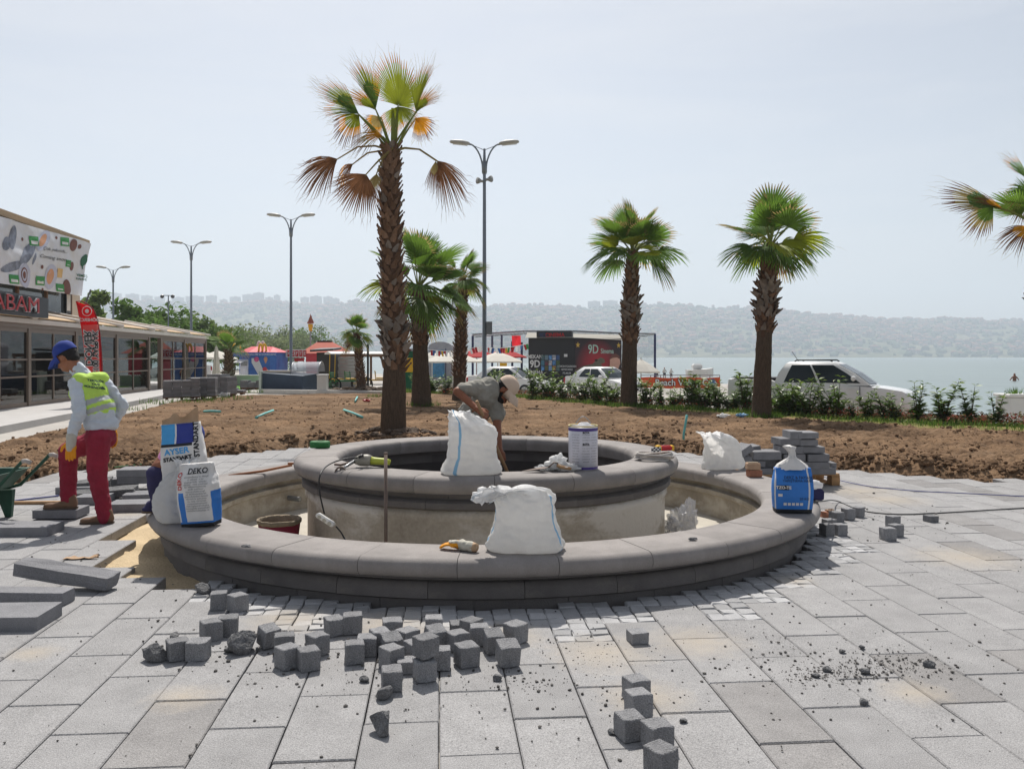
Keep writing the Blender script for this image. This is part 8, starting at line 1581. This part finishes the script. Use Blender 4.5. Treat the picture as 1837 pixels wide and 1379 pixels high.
PL = [(160, 905, 0, .30, .30, .10, 'small slab piece between the legs of the young worker'), (240, 918, 0, .52, .3, .12, 'front slab of the pile behind the young worker'), (262, 900, .0, .5, .3, .2, 'back slab of the pile at the left rim'), (255, 880, .08, .56, .3, .15, 'second layer slab of the pile at the left rim'), (255, 880, .16, .56, .32, .12, 'top clean slab of the pile at the left rim'), (180, 898, .02, .62, .22, .14, 'rough long slab leaning in the pile behind the worker legs'), (160, 885, .05, .36, .2, .25, 'rough upper slab of the pile behind the worker legs'), (212, 880, .05, .3, .2, .6, 'corner slab piece behind the standing leg'), (130, 888, .0, .4, .2, .1, 'low slab edge behind the front leg')]
for x, y, z, l, w, rz, lab in PL:
    rough = 'rough' in lab; p = gp(x, y, 0) + V(0, .12, z + .002); slab_thing(lab, p, rz, .08 if rough else 0, -.08 if rough else 0, l, w, 'broken_stone' if rough else 'slab_loose', rough)
cb_ = thing('cardboard_scrap', 'torn brown cardboard scrap on the paving at left', 'cardboard', gp(146, 1003) + V(0, 0, .004), .08); P = []
for j in range(4):
    for i in range(9): x = -.12 + .24 * i / 8; y = -.035 + .07 * j / 3; P.append((x + .006 * nz(i, j, 1, .9), y * (1 - .5 * i / 8) + .01 * nz(i, j, 2, .8), .008 + .02 * max(0, nz(i * .7, j * .9, 3)) + .02 * (i > 6) * (j % 2)))
MB().add(P, [(j * 9 + i, j * 9 + i + 1, (j + 1) * 9 + i + 1, (j + 1) * 9 + i) for j in range(3) for i in range(8)]).add([(a, b, c - .004) for a, b, c in P], [(j * 9 + i, (j + 1) * 9 + i, (j + 1) * 9 + i + 1, j * 9 + i + 1) for j in range(3) for i in range(8)]).build('sheet', 'kraft', cb_, True)
# wooden plank at far left
wp_ = thing('wooden_plank', 'thin wooden plank on the paving behind the wheelbarrow', 'plank', gp(40, 904) + V(0, 0, .0), .06); MB().cbox(1.1, .05, .03, .005).build('board', 'handle_wood', wp_)
# pallet with slabs at right
mat('pallet_wood', srgb(176, 138, 98), .85, .2, 7, stretch=(.4, 4, 4), bump=.3, bscale=30)
pc = gp(1468, 872); pl = thing('wooden_pallet', 'wooden pallet carrying a heap of grey slabs at right', 'pallet', pc + V(-.35, .45, 0), .12)
for k in range(6): MB().cbox(1.15, .10, .022, .003, Matrix.Translation((0, -.4 + k * .16, .115))).build('deck_board', 'pallet_wood', pl)
for x in (-.53, 0, .53):
    MB().cbox(.1, .9, .02, .003, Matrix.Translation((x, 0, .094))).build('stringer_board', 'pallet_wood', pl); MB().cbox(.1, .9, .018, .003, Matrix.Translation((x, 0, 0))).build('bottom_board', 'pallet_wood', pl)
    for y in (-.39, 0, .39): MB().cbox(.1, .12, .074, .003, Matrix.Translation((x, y, .019))).build('block', 'pallet_wood', pl)
HEAP = [(1418, 1440, 773, 787, 'top left small slab'), (1432, 1470, 775, 787, 'topmost slab'), (1398, 1438, 786, 799, 'second row left slab'), (1436, 1469, 788, 800, 'second row right slab'), (1400, 1445, 800, 814, 'third row left slab'), (1443, 1483, 801, 813, 'third row right slab'), (1449, 1489, 814, 828, 'fourth row right slab'), (1405, 1446, 814, 828, 'fourth row left slab'), (1438, 1490, 828, 841, 'fifth row right slab'), (1398, 1436, 828, 842, 'fifth row left slab'), (1446, 1502, 841, 854, 'bottom right slab'), (1390, 1444, 842, 854, 'bottom middle slab'),
        (1352, 1404, 809, 825, 'wide pale-topped left slab'), (1325, 1350, 818, 832, 'left outer slab'), (1350, 1374, 826, 838, 'dark slab under the wide left one'), (1370, 1402, 826, 841, 'dark recessed slab in the middle left'), (1336, 1388, 841, 853, 'bottom left slab'), (1492, 1503, 830, 841, 'slab end at the far right')]
YH = 9.95
for i, (x0, x1, y0, y1, lab) in enumerate(HEAP):
    k = YH / F; c = at((x0 + x1) / 2, y1, YH); h = (y1 - y0) * k * .93; l = (x1 - x0) * k * .97
    slab_thing(lab + ' of the heap on the wooden pallet', Vector((c.x, YH + .16 + rg.uniform(-.02, .02) + (.1 if 'recessed' in lab else 0), max(c.z, .14))), rg.uniform(-.08, .08), 0, rg.uniform(-.015, .015), l, .3, 'slab_loose', False, h)
slab_thing('tilted slab leaning at the left end of the pallet heap', at(1338, 816, 9.9) + V(0, .15, 0), .2, 0, -.55, .2, .26, 'slab_loose', False, .08); slab_thing('tilted slab behind the leaning one on the pallet heap', at(1353, 816, 10.1) + V(0, .2, 0), .1, 0, -.15, .2, .26, 'slab_loose', False, .09)
# heap of slabs in the rear left corner of the paving, small litter
for x, y, z, s, lab, m in ((402, 711, .05, .22, 'crumpled white plastic litter by the slab stacks', 'sheet_white'), (1297, 748, .06, .12, 'white plastic litter at the foot of the hedge', 'sheet_white'), (1330, 747, .06, .12, 'pale blue plastic litter by the broad palm', 'woven_blue'), (657, 720, .05, .12, 'red and white wrapper on the soil left of the tall palm', 'red_paint')):
    p = gp(x, y, z); o = MB().ico((0, 0, s * .3), (s, s * .6, s * .35), 2, .9, 2.5, x).build('litter', m, None, False, p); tag(o, lab, 'litter')
# palm-foot earth
for (x, y, Yv, r, lab) in ((705, 784, 16.4, .75, 'dark dug earth around the tall palm foot'), (648, 702, 37.6, 1.4, 'heap of grey earth around the small palm foot')):
    p = at(x, y, Yv); rg2 = random.Random(x); mb = MB()
    for k in range(70): a = rg2.random() * 6.28; q = r * sqrt(rg2.random()); rr = rg2.uniform(.03, .10) * r; mb.ico((q * cos(a), q * sin(a), .04 + .14 * (1 - q / r)), (rr * 1.3, rr, rr * .7), 1, .5, 2, k + x)
    o = mb.build('earth_mound', mat('earth_%d' % x, srgb(92, 78, 66), 1, .3, 6, bump=.6, bscale=40), None, False, (p.x, p.y, 0)); tag(o, kind='stuff')
# grass and weeds along the hedge
def blade(mb, p, h, az, lean_, w):
    d = Vector((cos(az), sin(az), 0)); s = Vector((-sin(az), cos(az), 0)) * w; m_ = p + Vector((0, 0, h * .6)) + d * lean_ * .35; t = p + Vector((0, 0, h)) + d * lean_
    mb.add([p - s, p + s, m_ + s * .7, m_ - s * .7, t], [(0, 1, 2, 3), (3, 2, 4)])
HB = polyY([gp(x, y) for x, y, _, _ in SHR] + [gp(1950, 768), gp(600, 695)]); rg = random.Random(15); mb = MB(); n = 0
while n < 15000:
    x = rg.uniform(-5.5, 14.5); hb = HB(x); y = hb + rg.gauss(-.9, .8)
    dn = .5 + .5 * nz(x, y, 0, .8)
    if rg.random() > dn * (1 - .6 * ss(-1.2, -2.6, y - hb) if y < hb else 1): continue
    if y < soil_back(x) - 2.2 or y > min(hb + 1.2, soil_back(x) + 2.5): continue
    z = max(soil_h(x, y), .015); mb.k = 0 if rg.random() < .75 else 1; blade(mb, Vector((x, y, z - .01)), rg.uniform(.05, .16) * (1 + .8 * max(0, nz(x, y, 5, .6))), rg.random() * 6.28, rg.uniform(.02, .09), rg.uniform(.004, .009)); n += 1
tag(mb.build('grass', ['grass', 'hedge_leaf_new']), kind='stuff')
# tufts at the broad palm foot, at the sidewalk edge and stacks
mb = MB()
for (x, y, r, m_) in ((1366, 750, .6, 500), (1128, 730, .6, 300), (758, 728, .6, 220), (330, 722, 1.4, 260), (395, 716, 1.2, 220), (225, 735, .6, 90), (440, 704, .8, 120), (690, 712, .8, 160)):
    c = gp(x, y)
    for k in range(m_): a = rg.random() * 6.28; q = r * sqrt(rg.random()); xx, yy = c.x + q * cos(a), c.y + q * sin(a) * .8; blade(mb, Vector((xx, yy, max(soil_h(xx, yy), 0) - .01)), rg.uniform(.06, .2), rg.random() * 6.28, rg.uniform(.02, .1), rg.uniform(.005, .01))
tag(mb.build('grass_tufts', 'grass'), kind='stuff')
# bedding plants: low reddish-green leaves, white and red flowers
mat('bed_leaf', srgb(98, 92, 48), .7, .3, 6, rnd=.4, sub=.25); mat('bed_red', srgb(150, 70, 52), .7, .3, 6, rnd=.3, sub=.25); mat('flower_red', srgb(190, 40, 40), .7); mat('flower_white', srgb(228, 222, 206), .7)
mb = MB(); n = 0
while n < 9000:
    x = rg.uniform(-3, 14.5); hb = HB(x); y = hb + rg.gauss(-.25, .42)
    if rg.random() > .45 + .55 * nz(x, y, 8, .9) or y > soil_back(x) + 2.5: continue
    z = max(soil_h(x, y), .015) if y < hb + .6 else 0; r = rg.random(); mb.k = 0 if r < .62 else (1 if r < .955 else (2 if r < .985 else 3)); L_ = rg.uniform(.04, .09) * (.7 if mb.k > 1 else 1)
    p = Vector((x, y, z + rg.uniform(.02, .24))); Mx = Matrix.Translation(p) @ Matrix.Rotation(rg.random() * 6.28, 4, 'Z') @ Matrix.Rotation(rg.uniform(-1, .4), 4, 'Y') @ Matrix.Rotation(rg.uniform(-.6, .6), 4, 'X')
    mb.add([(0, 0, 0), (L_ * .5, -L_ * .32, .008), (L_, 0, -.01), (L_ * .5, L_ * .32, .008)], [(0, 1, 2, 3)], Mx); n += 1
tag(mb.build('bedding_plants', ['bed_leaf', 'bed_red', 'flower_red', 'flower_white']), kind='stuff')
# low red kerb behind the bed at right
kb_ = MB(); pts = [gp(1480, 744), gp(1640, 747), gp(1800, 752)]
for a, b in zip(pts, pts[1:]):
    M = frame(a + V(0, .35, -.52), b - a, Vector((0, 1, 0))); L_ = (b - a).length; k = int(L_ / .6)
    for i in range(k): kb_.cbox(L_ / k - .01, .14, .58, .01, M @ Matrix.Translation((L_ / k * (i + .5), 0, 0)))
tag(kb_.build('kerb_red', mat('kerb_red', srgb(132, 84, 66), .9, .15, 5)), kind='structure')
# grit and crumbs on the paving
mat('grit', srgb(92, 89, 86), .95, .3, 20, rnd=.4); mb = MB(); rg = random.Random(31)
def crumb(p, r):
    vs, fs = ICO[0]; sd = rg.random() * 40; mb.add([Vector((v[0] * r, v[1] * r * rg.uniform(.7, 1), v[2] * r * .6)) * (1 + .5 * noise.noise(Vector(v) * 2 + Vector((sd, sd, 0)))) + Vector((0, 0, r * .45)) for v in vs], fs, Matrix.Translation(p) @ Matrix.Rotation(rg.random() * 6.28, 4, 'Z'))
def okp(p): return p.y < soil_front(p.x) - .1 and ((p - FC) * Vector((1, 1, 0))).length > RW + .05 and not inpoly((p.x, p.y), PIT)
for (x, y, sx_, sy_, n_, rmax) in ((1520, 1195, 130, 26, 520, .010), (1480, 1210, 40, 9, 420, .007), (1590, 1195, 60, 12, 420, .009), (960, 1225, 60, 14, 160, .010), (640, 1190, 180, 30, 420, .012), (420, 1160, 60, 20, 140, .016), (1080, 1180, 60, 16, 160, .006), (1330, 1120, 160, 40, 160, .010), (1120, 1270, 60, 30, 60, .012), (300, 1130, 160, 40, 110, .009), (1560, 930, 60, 14, 160, .018), (150, 1000, 90, 30, 80, .012), (900, 1250, 420, 80, 260, .008), (1700, 1000, 120, 40, 160, .006), (300, 1020, 30, 15, 120, .02)):
    for k in range(int(n_ * .6)):
        yy = rg.gauss(y, sy_)
        if yy < 880: continue
        p = gp(rg.gauss(x, sx_), yy, 0)
        if not okp(p): continue
        crumb(p, .0025 + (rmax - .0025) * rg.random() ** 3)
for k in range(420):
    p = gp(rg.uniform(-100, 1940), 900 + 520 * rg.random() ** 1.2, 0)
    if okp(p): crumb(p, .002 + .007 * rg.random() ** 4)
tag(mb.build('grit', 'grit'), kind='stuff')
for i, (x, y, s) in enumerate(((1551, 1207, .03), (1484, 1204, .03), (1462, 1214, .026), (1666, 1195, .032), (1549, 1262, .028), (891, 1219, .032), (655, 1222, .03), (1511, 1170, .022), (1545, 1162, .022), (1098, 1316, .022), (1226, 1294, .02))):
    p = gp(x, y, 0); o = new_obj('stone_chip', rubble_mesh(60 + i, (s, s * .8, s * .6), sub=1), None, (p.x, p.y, 0), i); tag(o, ['dark chip in the middle of the grit patch at right', 'dark chip at the left of the grit patch', 'crumbly chip left in the grit patch', 'pale chip at the right end of the grit patch', 'dark chip below the grit patch', 'dark chip right of the foremost cube of the heap', 'dark chip left of the foremost cube of the heap', 'small chip above the grit patch, left one', 'small chip above the grit patch, right one', 'dark chip beside the largest cube at bottom', 'flat dark chip right of the bottom cube group'][i], 'stone', 'stone chips on the paving')
